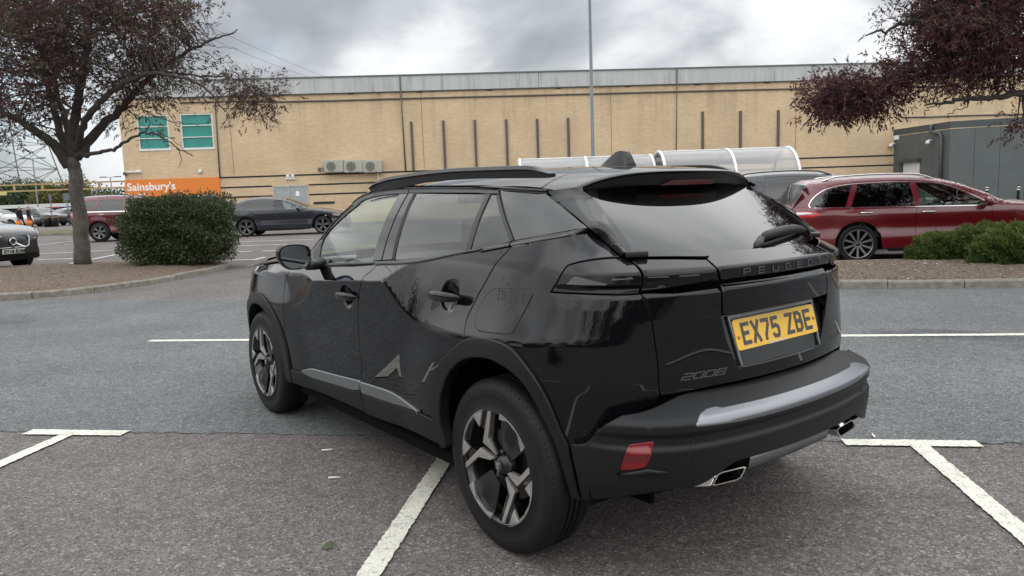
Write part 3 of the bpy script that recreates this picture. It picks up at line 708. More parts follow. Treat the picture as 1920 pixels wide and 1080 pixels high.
panel(SG, np.vstack([fr_in, fr_out[::-1]]), 'window_border', gb_, hero, gap=0, bev=0, flange=.006, off=.001, mir=True)
# fin between rear glass and side glass (ruled patch)
fo_px = zI((45, 418), (160, 520), (300, 640), (500, 815))+zI((660, 965), (775, 1075))+zK((690, 95), (865, 248))
uo = SU.inv(fo_px[:4]); PO = list(PU(uo[:, 0], uo[:, 1]-.0))
uq = iL(fo_px[4:], (u_of(.2), UR, .9, 1.27)); PO += list(PL(uq[:, 0], uq[:, 1])+[0, 0, .004])
fi_px = [(1093, 349.5)]+zI((540, 500), (625, 600), (725, 790), (800, 940), (880, 1078))+zK((845, 110), (905, 212))
ug = SG.inv(fi_px); PI_ = list(PG(ug[:, 0], ug[:, 1])); PI_[0] = np.array([-.545, -.165, 1.402])
# first inner point lies on the spoiler corner
def resamp(Pl, n):
    Pl = np.array(Pl); d = np.r_[0, np.cumsum(np.linalg.norm(np.diff(Pl, axis=0), axis=1))]; t = np.linspace(0, d[-1], n); return np.stack([np.interp(t, d, Pl[:, k]) for k in range(3)], -1)
fo_, fi_ = resamp(PO, 24), resamp(PI_, 24)
fi_ = fi_+np.array([-.004, -.010, .004])
def ruled(a, b, k, bulge=0.0):
    V = []
    for i in range(len(a)):
        for j in range(k+1):
            t = j/k; V.append(a[i]*(1-t)+b[i]*t+np.array([-.5, -.7, .5])*bulge*4*t*(1-t))
    return V, [(i*(k+1)+j, i*(k+1)+j+1, (i+1)*(k+1)+j+1, (i+1)*(k+1)+j) for i in range(len(a)-1) for j in range(k)]
V, Fc = ruled(fo_, fi_, 6, .012)
def orient(o, ref):      # make faces look along ref
    bm = bmesh.new(); bm.from_mesh(o.data); bmesh.ops.recalc_face_normals(bm, faces=bm.faces)
    s = sum((f.normal.dot(Vector(ref))*f.calc_area() for f in bm.faces))
    if s < 0: bmesh.ops.reverse_faces(bm, faces=bm.faces)
    bm.to_mesh(o.data); bm.free(); o.data.polygons.foreach_set('use_smooth', [True]*len(o.data.polygons)); return o
orient(mesh('pillar_fin', V, Fc, gb_, hero, True), (-1, -1, .5)); orient(mesh('pillar_fin', [np.array(v)*[-1, 1, 1] for v in V], Fc, gb_, hero, True), (1, -1, .5))
V, Fc = ruled(fi_, fi_+np.array([.012, .030, -.006]), 2)
orient(mesh('fin_edge', V, Fc, gb_, hero, True), (1, -.3, .3)); orient(mesh('fin_edge', [np.array(v)*[-1, 1, 1] for v in V], Fc, gb_, hero, True), (-1, -.3, .3))
for s in (1, -1):      # small block at the foot of the fin
    a = np.array(fi_[-1]); mb = MB(); pts = [(s*a[0]+s*.0, a[1]+.01, a[2]-.006), (s*(a[0]+.075), a[1]-.035, a[2]-.008)]
    c = (np.array(pts[0])+np.array(pts[1]))/2; mb.box(c, (.080, .040, .020), rz=math.atan2(pts[1][1]-pts[0][1], pts[1][0]-pts[0][0])); mb.build('fin_foot', M_['satin_black'], hero, bevel=.005)
# --- roof skin, spoiler, antenna
def rs(poly, name, mat, **k): return panel(SR, poly, name, mat, hero, **k)
yg = .02
rs([(-.62, yg), (.62, yg), (.62, 1.40), (-.62, 1.40)], 'roof', bp_, h=.04)
xs = np.linspace(-.62, .62, 61)
def yl(u): return -.262+.12*(abs(u)/.62)**2.2          # trailing edge
rows = []
for t in np.linspace(0, 1, 9):
    y = (yg-.006)*(1-t)+yl(xs)*t; P_ = PR(xs, y); P_[:, 2] += .004*t; rows.append(P_)
lip = rows[-1].copy()
r1 = lip+[0, -.008, -.006]; r1[:, 2] -= 0
r2 = lip+[0, -.004, -.016]
ax = abs(xs)/.62
r3 = lip.copy(); r3[:, 1] += .028; r3[:, 2] = lip[:, 2]-.058*(1-.35*ax**3)
r4 = lip.copy(); r4[:, 1] += .10; r4[:, 2] = r3[:, 2]-.012
r5 = lip.copy(); r5[:, 1] += .16; r5[:, 2] = r3[:, 2]-.03
rows += [r1, r2, r3, r4, r5]
V = np.vstack(rows); n = len(xs); Fc = [(i*n+j, i*n+j+1, (i+1)*n+j+1, (i+1)*n+j) for i in range(len(rows)-1) for j in range(n-1)]
sp = mesh('roof_spoiler', V, Fc, bp_, hero, True)
bm = bmesh.new(); bm.from_mesh(sp.data); bmesh.ops.recalc_face_normals(bm, faces=bm.faces)
if sum(f.normal.z*f.calc_area() for f in bm.faces) < 0: bmesh.ops.reverse_faces(bm, faces=bm.faces)
bm.to_mesh(sp.data); bm.free(); sp.data.set_sharp_from_angle(angle=R(42)); sp.data.materials.clear(); sp.data.materials.append(bp_); sp.data.materials.append(M_['satin_black'])
mi = np.zeros(len(sp.data.polygons), int); mi[(len(rows)-4)*(n-1):] = 1; sp.data.polygons.foreach_set('material_index', mi)
# side cheeks of the spoiler (painted), down to the side glass line
cheek = SU.inv(zI((42, 410), (430, 354), (505, 322)))
ch = np.vstack([cheek, [(cheek[-1][0]-.004, 1.398)], [(cheek[0][0], 1.405)]])
zc_ = lambda y: zedge(y)
poly = np.array([tuple(cheek[0]), tuple(cheek[1])]+[(-y, zedge(y)-.0) for y in np.linspace(-cheek[1][0]-.02, -cheek[0][0], 6)])
panel(SU, poly, 'spoiler_cheek', bp_, sp, h=.02, gap=0, bev=0, flange=.004, mir=True)
def yz_lamp(pts, dy): return [(x, y+dy, z) for x, y, z in pts]
bl = []
for x, z in ((-.165, 1.408), (-.11, 1.428), (.165, 1.428), (.168, 1.408)):
    u = x; i = np.argmin(abs(xs-x)); t = (lip[i, 2]-.016-z)/((lip[i, 2]-.016)-r3[i, 2]); y = r2[i, 1]+(r3[i, 1]-r2[i, 1])*t; bl.append((x, y-.0025, z))
bl2 = [(x, y-.004, z) for x, y, z in bl]
mb = MB(); mb.add(bl+bl2, [(4, 5, 6, 7), (0, 1, 5, 4), (1, 2, 6, 5), (2, 3, 7, 6), (3, 0, 4, 7)]); mb.build('brake_light', M_['red_lens_dark'], sp)
mb = MB()
fin = [(.285, 1.498), (.25, 1.522), (.20, 1.552), (.168, 1.568), (.14, 1.572), (.098, 1.566), (.090, 1.545), (.084, 1.496)]
def finw(y, z): t = min(1, max(0, (z-1.50)/.07)); return (.032*(1-t)**1.6+.011)*(1 if y < .15 else max(.15, 1-(y-.15)/.15))
V = [(-finw(y, z), y, z) for y, z in fin]+[(finw(y, z), y, z) for y, z in fin]; k_ = len(fin)
mb.add(V, [tuple(range(k_)), tuple(range(2*k_-1, k_-1, -1))]+[(i, i+k_, i+1+k_, i+1) for i in range(k_-1)]+[(k_-1, 2*k_-1, k_, 0)]); mb.build('roof_antenna', gb_, hero, bevel=.004)
# --- roof rails
top_px = curve(zB((200, 383), (250, 325), (330, 280), (440, 245), (600, 218), (800, 187), (1000, 163), (1200, 147), (1430, 137))+zC((600, 123), (800, 122), (900, 140), (980, 170), (1055, 208)), 3)
bot_px = curve(zC((1050, 215), (980, 228), (700, 232), (300, 238), (0, 250))+zB((1000, 268), (700, 300), (500, 330), (330, 365), (225, 385)), 3)
t3, b3 = on_x(top_px, -.575)[:, 1:], on_x(bot_px, -.575)[:, 1:]
n = 40; t3 = resamp(np.c_[np.zeros(len(t3)), t3], n)[:, 1:]; b3 = resamp(np.c_[np.zeros(len(b3)), b3], n)[::-1][:, 1:]
for s in (-1, 1):
    V = []
    for i in range(n):
        y0, z0 = t3[i]; y1, z1 = b3[i]; xb = .575; w_ = .017
        z1b = z1-.012-.03*max(0, 1-i/14)
        for x_, y_, z_ in ((xb-w_, y0, z0-.003), (xb-w_*.2, y0, z0), (xb+w_*.6, y0*.97+y1*.03, z0*.97+z1*.03-.001), (xb+w_*1.15, y0*.6+y1*.4, z0*.6+z1*.4), (xb+w_, y0*.52+y1*.48, z0*.52+z1*.48), (xb+w_*.5, y0*.45+y1*.55, z0*.45+z1*.55), (xb+.2*w_, y1, z1b), (xb-w_, y1, z1b)): V.append((s*x_, y_, z_))
    k_ = 8; Fc = [(i*k_+j, i*k_+(j+1) % k_, (i+1)*k_+(j+1) % k_, (i+1)*k_+j) for i in range(n-1) for j in range(k_)]+[tuple(range(k_)), tuple((n-1)*k_+j for j in range(k_))]
    mb = MB(); mb.add(V, Fc); mb.build('roof_rail', M_['satin_black'], hero, 'auto')
# --- side glass, pillars and trims on the greenhouse
G_ = iU
top_f = zA((1000, 650), (1200, 420), (1400, 255))+zB((60, 560), (150, 500), (280, 465), (400, 447), (535, 437))
fg = G_(zA((945, 895))+curve(top_f, 3)+zB((255, 1072))+zD((1065, 178), (800, 192), (480, 207)))
panel(SU, fg, 'front_side_window', M_['glass_green'], hero, h=.05, gap=.0, bev=0, flange=.003, off=-.004, mir=True)
panel(SU, G_(zB((535, 437), (628, 434))+zE((88, 288), (0, 297))+zD((1068, 180))), 'pillar_trim', gb_, hero, gap=.0008, mir=True)
panel(SU, G_(zB((640, 434), (697, 430))+zE((207, 283), (97, 289))), 'pillar_trim', gb_, hero, gap=.0008, mir=True)
panel(SU, G_(zB((697, 430), (720, 430))+zE((236, 278), (207, 283))), 'window_seal', M_['seal_black'], hero, gap=0, bev=0, off=-.002, mir=True)
panel(SU, G_(zB((720, 434))+zC((300, 443), (72, 1072))+zE((1025, 178), (800, 218), (600, 251), (400, 269), (236, 278))), 'rear_side_window', M_['glass_dark'], hero, h=.05, gap=0, bev=0, flange=.003, off=-.004, mir=True)
panel(SU, G_(zC((305, 438), (357, 438), (132, 1066), (75, 1076))), 'window_divider', M_['satin_black'], hero, gap=0, mir=True)
panel(SU, G_(zC((365, 445), (412, 450), (572, 972), (400, 1012), (135, 1066))), 'quarter_light', M_['glass_dark'], hero, gap=0, bev=0, flange=.003, off=-.004, h=.05, mir=True)
panel(SU, G_(zC((415, 445), (452, 445), (612, 966), (574, 974))), 'pillar_trim', M_['satin_black'], hero, gap=0, mir=True)
cq = G_(zC((466, 400), (700, 422), (900, 437), (985, 432))+zI((490, 818))+zC((960, 905), (630, 968)))
panel(SU, cq, 'rear_quarter_window', M_['glass_black'], hero, h=.05, gap=.001, flange=.003, mir=True)
panel(SU, G_(zC((440, 385), (500, 398), (655, 970), (585, 990))), 'window_seal', M_['seal_black'], hero, gap=0, bev=0, off=-.007, mir=True, flange=.004)
# frames above the glass
fr_top = curve(zA((880, 800), (1000, 640), (1160, 440), (1330, 280))+zB((0, 560), (100, 490), (250, 430), (400, 402), (635, 386)), 3)
fr_bot = curve(zA((945, 895), (1000, 650), (1200, 420), (1400, 255))+zB((60, 560), (150, 500), (280, 465), (400, 447), (535, 437), (635, 434)), 3)
panel(SU, vst(G_(fr_top), G_(fr_bot[::-1]), G_(zA((905, 900)))), 'window_frame', M_['satin_black'], hero, gap=0, off=.001, mir=True, h=.02)
panel(SU, G_(zB((640, 386), (1000, 386), (1430, 388))+zC((445, 398), (455, 440), (300, 440))+zB((1430, 432), (1000, 428), (640, 430))), 'window_frame', M_['satin_black'], hero, gap=.0005, off=.001, mir=True, h=.03)
# dark gap above frames and the painted cant rail / A-pillar above it
rg = curve(zA((850, 790), (985, 620), (1145, 420), (1320, 262))+zB((0, 545), (100, 470), (250, 405), (400, 380), (635, 362), (1000, 362), (1430, 362))+zC((440, 372), (985, 410)), 3)
rgu = G_(rg)
zt_ = np.array([zedge(-u) if -u < 1.38 else 1.40-.62*(-u-1.38) for u in rgu[:, 0]])
up = np.array([(u, max(v+.006, zt)) for (u, v), zt in zip(rgu, zt_)])
ap = vst(rgu, up[::-1])
panel(SU, ap, 'cant_rail', bp_, hero, gap=0, bev=0, flange=.006, off=.001, h=.02, mir=True)
low = G_(curve(zA((880, 800), (1000, 640), (1160, 440), (1330, 280))+zB((0, 560), (100, 490), (250, 430), (400, 402), (635, 386), (1000, 386), (1430, 388))+zC((445, 398), (985, 428)), 3))
panel(SU, vst(rgu, low[::-1]), 'roof_gap', M_['seal_black'], hero, gap=0, bev=0, off=-.006, mir=True, flange=.004)
# belt mouldings: lower edge on the body, upper edge on the glass
def mould(top_px, bot_px, bbox=None, n=26):
    a = G_(top_px); A_ = resamp(PU(a[:, 0], a[:, 1]), n); b = iL(bot_px, bbox); B_ = resamp(PL(b[:, 0], b[:, 1]), n)
    rows = [A_+[.004, 0, 0], A_+[-.004, 0, 0], A_*.62+B_*.38+[-.011, 0, .002], A_*.25+B_*.75+[-.010, 0, 0], B_+[-.002, 0, 0], B_+[.006, 0, 0]]
    V = np.vstack(rows); Fc = [(i*n+j, i*n+j+1, (i+1)*n+j+1, (i+1)*n+j) for i in range(len(rows)-1) for j in range(n-1)]
    for s in (1, -1): orient(mesh('belt_moulding', V*[s, 1, 1], Fc, M_['satin_black'], hero, True), (-s, 0, .3))
mould(zD((300, 226), (480, 206), (800, 192), (1066, 179), (1128, 176)), zD((300, 256), (400, 250), (700, 235), (1112, 213)))
mould(zE((55, 298), (300, 286), (500, 270), (700, 240), (900, 200), (1025, 178), (1440, 103))+zC((603, 983)), zE((45, 340), (300, 335), (480, 320), (700, 280), (900, 235), (1100, 195), (1300, 165))+zF((250, 195), (580, 131)))
mould(zC((618, 975), (960, 905))+zI((300, 858), (500, 822)), zF((600, 130), (1100, 40), (1310, 0))+zI((300, 903), (540, 866)))
# --- door handles
for (hy, hz) in ((1.262, .905), (.325, .985)):
    uu = np.array([u_of(hy)]); P_ = PL(uu+.0, np.array([hz+.1]))[0]
    for s in (-1, 1):
        mb = MB(); n = 15; V = []
        for i in range(n):
            t = i/(n-1)*2-1; y = hy-.012+t*.118; e_ = max(1-abs(t)**3.2, 0)
            xo = .874+(.030 if True else 0)*e_**.6; hh = .0205*e_**.40+.0005; dd = .011*e_**.5+.0005; xo -= .012
            sl = .004*t
            for a in np.linspace(0, 2*math.pi, 12, endpoint=False): V.append((s*(xo+dd*math.cos(a)), y, hz+.006+sl*0+hh*math.sin(a)))
        Fc = [(i*12+j, i*12+(j+1) % 12, (i+1)*12+(j+1) % 12, (i+1)*12+j) for i in range(n-1) for j in range(12)]
        mb.add(V, Fc); mb.build('door_handle', bp_, hero, True)
# --- door mirror
mc = np.array([-.985, 1.63, 1.098])
def mirror(s):
    rt = thing  # noqa
    V = []; nu, nv = 28, 16
    # housing: lofted along y from the rear rim to the nose
    prof = .9*np.array([(-.100, .012), (-.098, .050), (-.070, .074), (-.02, .080), (.04, .076), (.085, .060), (.100, .030), (.096, -.010), (.080, -.045), (.050, -.066), (.0, -.070), (-.045, -.062), (-.080, -.035), (-.098, -.005)])
    pc = np.array(curve(np.vstack([prof, prof[:1]]), 3)[:-1]); k_ = len(pc)
    rowsv = []
    for t, sc, sx in ((-.030, 1.0, 0), (-.026, 1.03, 0), (.0, 1.05, 0), (.03, 1.0, .002), (.06, .86, .006), (.08, .62, .01), (.088, .3, .012)):
        rowsv.append([(mc[0]+sx+x*sc, mc[1]+t+.12*x, mc[2]+z*sc-(.01 if t > .05 else 0)) for x, z in pc])
    rim_in = [(mc[0]+x*.93, mc[1]-.028+.12*x, mc[2]+z*.92) for x, z in pc]; rim_d = [(mc[0]+x*.92, mc[1]-.012+.12*x, mc[2]+z*.91) for x, z in pc]
    def S3(l): return [(p[0]*(1 if s < 0 else -1), p[1], p[2]) for p in l]
    V = []; allr = [rim_d, rim_in]+rowsv
    for r_ in allr: V += S3(r_)
    Fc = [(i*k_+j, i*k_+(j+1) % k_, (i+1)*k_+(j+1) % k_, (i+1)*k_+j) for i in range(len(allr)-1) for j in range(k_)]+[tuple((len(allr)-1)*k_+j for j in range(k_))]
    mb = MB(); mb.add(V, Fc); o = mb.build('door_mirror', bp_, hero, 'auto')
    gl = S3([(mc[0]+x*.925, mc[1]-.016+.12*x, mc[2]+z*.915) for x, z in pc]); mb = MB(); mb.add(gl, [tuple(range(k_))]); q = mb.build('mirror_glass', MIRRORG, o)
    mb = MB(); mb.tube(S3([(-.905, 1.65, 1.050), (-.86, 1.66, 1.045), (-.80, 1.68, 1.052)]), [.030, .028, .034], 10); mb.build('mirror_arm', M_['satin_black'], o, True)
    # sail panel in the window corner
MIRRORG = pmat('mirror_glass', (.55, .58, .6), .02, 1)
mirror(-1); mirror(1)
panel(SU, G_(zA((845, 800), (960, 660), (990, 650), (935, 900), (870, 905))), 'mirror_sail', gb_, hero, gap=0, mir=True)
# --- rear bumper
bb = (0, UB+.05, .2, .72)
b_top_l = SB.inv(curve(zO((50, 917), (150, 915), (220, 905), (270, 870), (350, 780), (440, 700), (520, 648)), 4), bb)
u1 = b_top_l[-1][0]
topc = [(u, .645+.045*sstep(u1, u1+.35, u)) for u in np.linspace(u1+.03, UB, 14)]
bot_px = curve([(1094, 939), (1130, 936), (1180, 930), (1240, 922), (1300, 914)], 3)
b_bot = SB.inv(bot_px, bb)
arch_b = SB.inv([(1069, 838), (1080, 888), (1091, 936)], bb)
u_ins = SB.inv([(1305, 801)], bb)[0][0]
ub = b_bot[-1][0]
low = [(u, max(.30, b_bot[-1][1])+(.460-max(.30, b_bot[-1][1]))*sstep(ub, ub+.20, u)) for u in np.linspace(ub+.02, UB, 16)]
half = vst(arch_b[::-1][:-1], b_top_l, topc, low[::-1], b_bot[::-1])
full = full_half(half, UB)
# split into side corner pieces and the centre cover at the seam (dark line)
seam = SB.inv(curve(zP((880, 0), (862, 90), (845, 200), (800, 400), (765, 560), (740, 620), (690, 680), (560, 740)), 3), bb)
su = seam[:, 0]
panel(SB, full, 'rear_bumper', M_['plastic'], hero, h=.016, gap=.0006, flange=.03, bev=.003)
# dark seam line
sw = .0016
panel(SB, vst(seam+[sw, 0], (seam-[sw, 0])[::-1]), 'bumper_seam', M_['seal_black'], hero, off=.0008, gap=0, bev=0, flange=.001, mir=True)
# silver insert
li = SB.inv(zP((870, 128), (872, 90), (885, 20))+[(1311, 775), (1322, 766), (1340, 761)], bb)
uu = np.linspace(li[-1][0]+.02, UB, 10); uu2 = np.linspace(UB, li[0][0]+.05, 12)
half = vst(li, [(u, li[-1][1]+(.648-li[-1][1])*sstep(uu[0], uu[3], u)) for u in uu], [(u, .586) for u in uu2[:8]], SB.inv(zP((1060, 110), (1020, 118)), bb))
half = vst(li, [(u, .646) for u in uu], [(u, .599) for u in uu2[:9]])
panel(SB, full_half(half, UB), 'bumper_insert', M_['bumper_silver'], hero, h=.014, off=.003, gap=0, bev=.003, flange=.006)
# reflectors with ledge
rf = SB.inv(zP((120, 325), (150, 315), (375, 285), (395, 295), (385, 360), (355, 480), (315, 545), (290, 575), (150, 600), (20, 610), (60, 470), (95, 370)), bb)
panel(SB, rf, 'rear_reflector', M_['red_lens'], hero, off=.004, gap=0, bev=.002, flange=.006, mir=True)
rl = SB.inv(zP((70, 425), (370, 425), (345, 500), (45, 530)), bb)
panel(SB, rl, 'reflector_facet', M_['red_lens_dark'], hero, off=.0055, gap=.002, bev=0, flange=.001, mir=True)
le = SB.inv(zP((-30, 650), (330, 590), (570, 625), (400, 655), (200, 668)), bb)
panel(SB, le, 'reflector_ledge', M_['plastic'], hero, off=.012, gap=0, bev=.008, flange=.014, mir=True)
# parking sensors
def ringpanel(c_px, r_, nm):
    c = SB.inv([c_px], bb)[0]; pl = [(c[0]+r_*math.cos(a), c[1]+r_*math.sin(a)) for a in np.linspace(0, 2*math.pi, 18, endpoint=False)]
    panel(SB, pl, nm, M_['satin_black'], hero, off=.001, gap=.0, bev=.0018, flange=.003, mir=True)
ringpanel((1218, 807), .0105, 'parking_sensor'); ringpanel((1420, 775), .0105, 'parking_sensor')
# tow-eye cover on the right half
c = np.array([2*UB-SB.inv([(1420, 775)], bb)[0][0]+.16, .53]); c = SB.inv([(1613, 733)], (UB, UB+.9, .3, .7))[0] if False else c
panel(SB, [(c[0]-.02, c[1]-.035), (c[0]+.02, c[1]-.035), (c[0]+.02, c[1]+.03), (c[0]-.02, c[1]+.03)], 'towing_eye_cover', M_['plastic'], hero, off=.0012, gap=0, bev=.002, flange=.004)
# diffuser strip between the exhaust trims, dark valance behind
xs = np.linspace(-.262, .262, 17); V = []
for x in xs:
    y = -.735+.12*x*x
    for dy, z in ((.012, .436), (0, .428), (.010, .380), (.035, .374)): V.append((x, y+dy, z))
Fc = [(i*4+j, i*4+j+1, (i+1)*4+j+1, (i+1)*4+j) for i in range(16) for j in range(3)]
orient(mesh('diffuser_strip', V, Fc, M_['bumper_silver'], hero, True), (0, -1, 0))
V = []
for x in np.linspace(-.50, .50, 21):
    y = -.69+.22*x*x
    for dy, z in ((-.01, .50), (0.01, .42), (.04, .375), (.10, .350), (.40, .31)): V.append((x, y+dy, z))
Fc = [(i*5+j, i*5+j+1, (i+1)*5+j+1, (i+1)*5+j) for i in range(20) for j in range(4)]
orient(mesh('valance', V, Fc, M_['liner'], hero, True), (0, -1, -.3))
# exhaust trims: chrome parallelogram frames
for s in (-1, 1):
    P_ = [(.295, .410), (.444, .420), (.480, .378), (.330, .367)]      # |x|, z
    out = np.array(curve(P_+[P_[0]], 1)[:-1]); c = out.mean(0)
    V = []; Fc = []
    prof = [(1.0, .10, 1), (1.0, 0, 1), (.985, -.004, 1), (.80, -.004, 1), (.78, .0, 1), (.76, .09, 1)]
    rr = []
    for q in range(4):
        a, b = out[q], out[(q+1) % 4]
        for t in (.12, .5, .88): rr.append(a+(b-a)*t)
    k_ = len(rr)
    for sc, dy, _ in prof:
        for p in rr:
            v = c+(p-c)*np.array([1-(1-sc)*.55, sc]); V.append((s*v[0], -.742+.10*v[0]**2+dy, v[1]))
    Fc = [(i*k_+j, i*k_+(j+1) % k_, (i+1)*k_+(j+1) % k_, (i+1)*k_+j) for i in range(len(prof)-1) for j in range(k_)]
    mb = MB(); mb.add(V, Fc); o = mb.build('exhaust_trim', M_['chrome'], hero, 'auto')
    n0 = len(prof)*k_; mb = MB(); mb.add([V[(len(prof)-1)*k_+j] for j in range(k_)], [tuple(range(k_))]); mb.build('exhaust_opening', M_['liner'], o)
    wing_ = [(s*x, y, z) for x, y, z in ((.462, -.722, .384), (.476, -.72, .378), (.575, -.70, .396), (.578, -.695, .402), (.49, -.71, .408), (.462, -.72, .412))]
    mb = MB(); b2 = [(x, y+.03, z+.003) for x, y, z in wing_]; mb.add(wing_+b2, [tuple(range(6)), tuple(range(11, 5, -1))]+[(i, (i+1) % 6, (i+1) % 6+6, i+6) for i in range(6)]); mb.build('exhaust_wing', M_['chrome'], o, bevel=.003)
# --- rear wiper
def gpt(px, off): 
    q = SG.inv([px])[0]; n_ = SG.nrm(q[:1], q[1:])[0]; n_ = n_*(-1 if n_[1] > 0 else 1); return PG(q[:1], q[1:])[0]+n_*off
mb = MB(); a = [gpt((1380+x/6, 380+y/6), o_) for x, y, o_ in ((262, 450, .014), (320, 418, .022), (420, 392, .026), (520, 366, .026), (620, 345, .024), (700, 336, .019), (755, 328, .011))]
mb.tube(a, [.013, .020, .021, .020, .018, .014, .006], 8); wp = mb.build('rear_wiper', M_['plastic'], hero, True)
mb = MB(); a = [gpt((1380+x/6, 380+y/6), o_) for x, y, o_ in ((200, 512, .006), (320, 480, .006), (450, 435, .006), (600, 375, .006), (750, 310, .006))]
mb.tube(a, [.006, .008, .008, .007, .004], 6); mb.build('wiper_blade', M_['rubber'], wp, True)
mb = MB(); mb.tube([gpt((1380+235/6, 380+500/6), -.01), gpt((1380+262/6, 380+440/6), .018)], [.018, .014], 12); mb.build('wiper_pivot', M_['satin_black'], wp, True)
# --- wheels
def wheel(parent, cx, cy, s, R_=.345, rim=.229, wd=.215, name='wheel', spokes=None):
    """s=-1: outer face towards -x ; built in place, parts under one Empty-less mesh (tyre) as root"""
    n = 96
    prof = [(.0, .222), (.004, .232), (.010, .250), (.006, .280), (.004, .300), (.012, .322), (.024, .336), (.040, .343), (.058, R_)]
    prof2 = [(wd-a, r_) for a, r_ in prof[::-1]]
    grooves = []
    for g in (.082, .108, .134): grooves += [(g-.005, R_+.0005), (g-.0045, R_-.008), (g+.0045, R_-.008), (g+.005, R_+.0005)]
    pr = prof+grooves+prof2
    V = []; Fc = []; k_ = len(pr)
    for i in range(n):
        a = 2*math.pi*i/n
        for x, r_ in pr:
            V.append((cx-s*(-x) if False else cx+(-s)*x, cy+r_*math.cos(a), .345+r_*math.sin(a)))
    for i in range(n):
        for j in range(k_-1):
            i2 = (i+1) % n; Fc.append((i*k_+j, i*k_+j+1, i2*k_+j+1, i2*k_+j))
    mb = MB(); mb.add(V, Fc); ty = mb.build(name, M_['rubber'], parent, 'auto')
    # shoulder sipes
    mb = MB()
    for i in range(84):
        a = 2*math.pi*i/84
        for x0, x1, r0, r1 in ((.016, .062, .331, R_+.0012), (wd-.062, wd-.016, R_+.0012, .331)):
            P_ = []
            for da in (-.006, .006):
                for x, r_ in ((x0, r0), (x1, r1)): P_.append((cx-s*x, cy+r_*math.cos(a+da), .345+r_*math.sin(a+da)))
            mb.add([P_[0], P_[1], P_[3], P_[2]], [(0, 1, 2, 3)])
    mb.build('tread_sipes', M_['liner'], ty)['kind'] = 'stuff'
    # barrel and dark disc behind the spokes
    V = []; Fc = []
    bp = [(.003, rim), (.001, rim-.003), (.010, rim-.010), (.030, rim-.020), (.10, rim-.03), (.15, rim-.03)]
    for i in range(64):
        a = 2*math.pi*i/64
        for x, r_ in bp: V.append((cx-s*x, cy+r_*math.cos(a), .345+r_*math.sin(a)))
    kb = len(bp); Fc = [(i*kb+j, i*kb+j+1, ((i+1) % 64)*kb+j+1, ((i+1) % 64)*kb+j) for i in range(64) for j in range(kb-1)]
    mb = MB(); mb.add(V, Fc); rm = mb.build('rim', M_['rim_black'], ty, True)
    mb = MB(); mb.tube([(cx-s*.13, cy, .345), (cx-s*.12, cy, .345)], rim-.03, 40); mb.build('brake_backing', M_['liner'], ty)
    mb = MB(); mb.tube([(cx-s*.105, cy, .345), (cx-s*.095, cy, .345)], .145, 40); mb.build('brake_disc', pmat_once('disc_metal', (.12, .115, .11), .45, .8), ty)
    return ty, rm
def pmat_once(n, *a, **k): return MAT[n] if n in MAT else pmat(n, *a, **k)
# spoke shapes traced on the rear wheel plane, then turned by half a turn
XW = -.862
def wp2(px): q = on_x(px, XW); return q[:, 1:]-[0, .345]
sc_ = .229
shapes = {'bright': [zw1((632, 412), (668, 414), (598, 775), (672, 985), (540, 828)), [(901, 840), (923, 861), (916, 864.5), (897, 857.4), (874.5, 879.7), (872.5, 869)]],
          'crescent': [zw1((570, 418), (480, 490), (400, 590), (350, 720), (325, 850), (320, 978), (412, 888), (352, 800), (362, 720), (405, 605), (468, 510), (525, 635)), zw1((780, 465), (870, 530), (960, 640), (1030, 760), (1065, 850), (1080, 890), (1030, 935), (990, 720), (875, 575), (770, 545))],
          'insert': [zw1((766, 552), (875, 575), (990, 720), (1030, 935), (850, 1070), (745, 900), (750, 700))],
          'black': [zw1((575, 418), (630, 412), (545, 800), (560, 690), (530, 640)), zw1((670, 414), (705, 425), (640, 800), (690, 960), (672, 985), (600, 778)), [(870.5, 854), (885, 840.5), (895, 848), (874, 868)]]}
hubs = wp2([(934.5, 876)])[0]
W2 = {k_: [wp2(p)-hubs*1.0 for p in v] for k_, v in shapes.items()}
for i_, p_ in enumerate(W2['crescent']):      # outer edge follows the rim circle exactly
    a_ = np.unwrap(np.arctan2(p_[:6, 1], p_[:6, 0])); an_ = np.linspace(a_[0], a_[-1], 22); inn_ = p_[6:]
    W2['crescent'][i_] = np.vstack([np.stack([.2275*np.cos(an_), .2275*np.sin(an_)], 1), inn_])
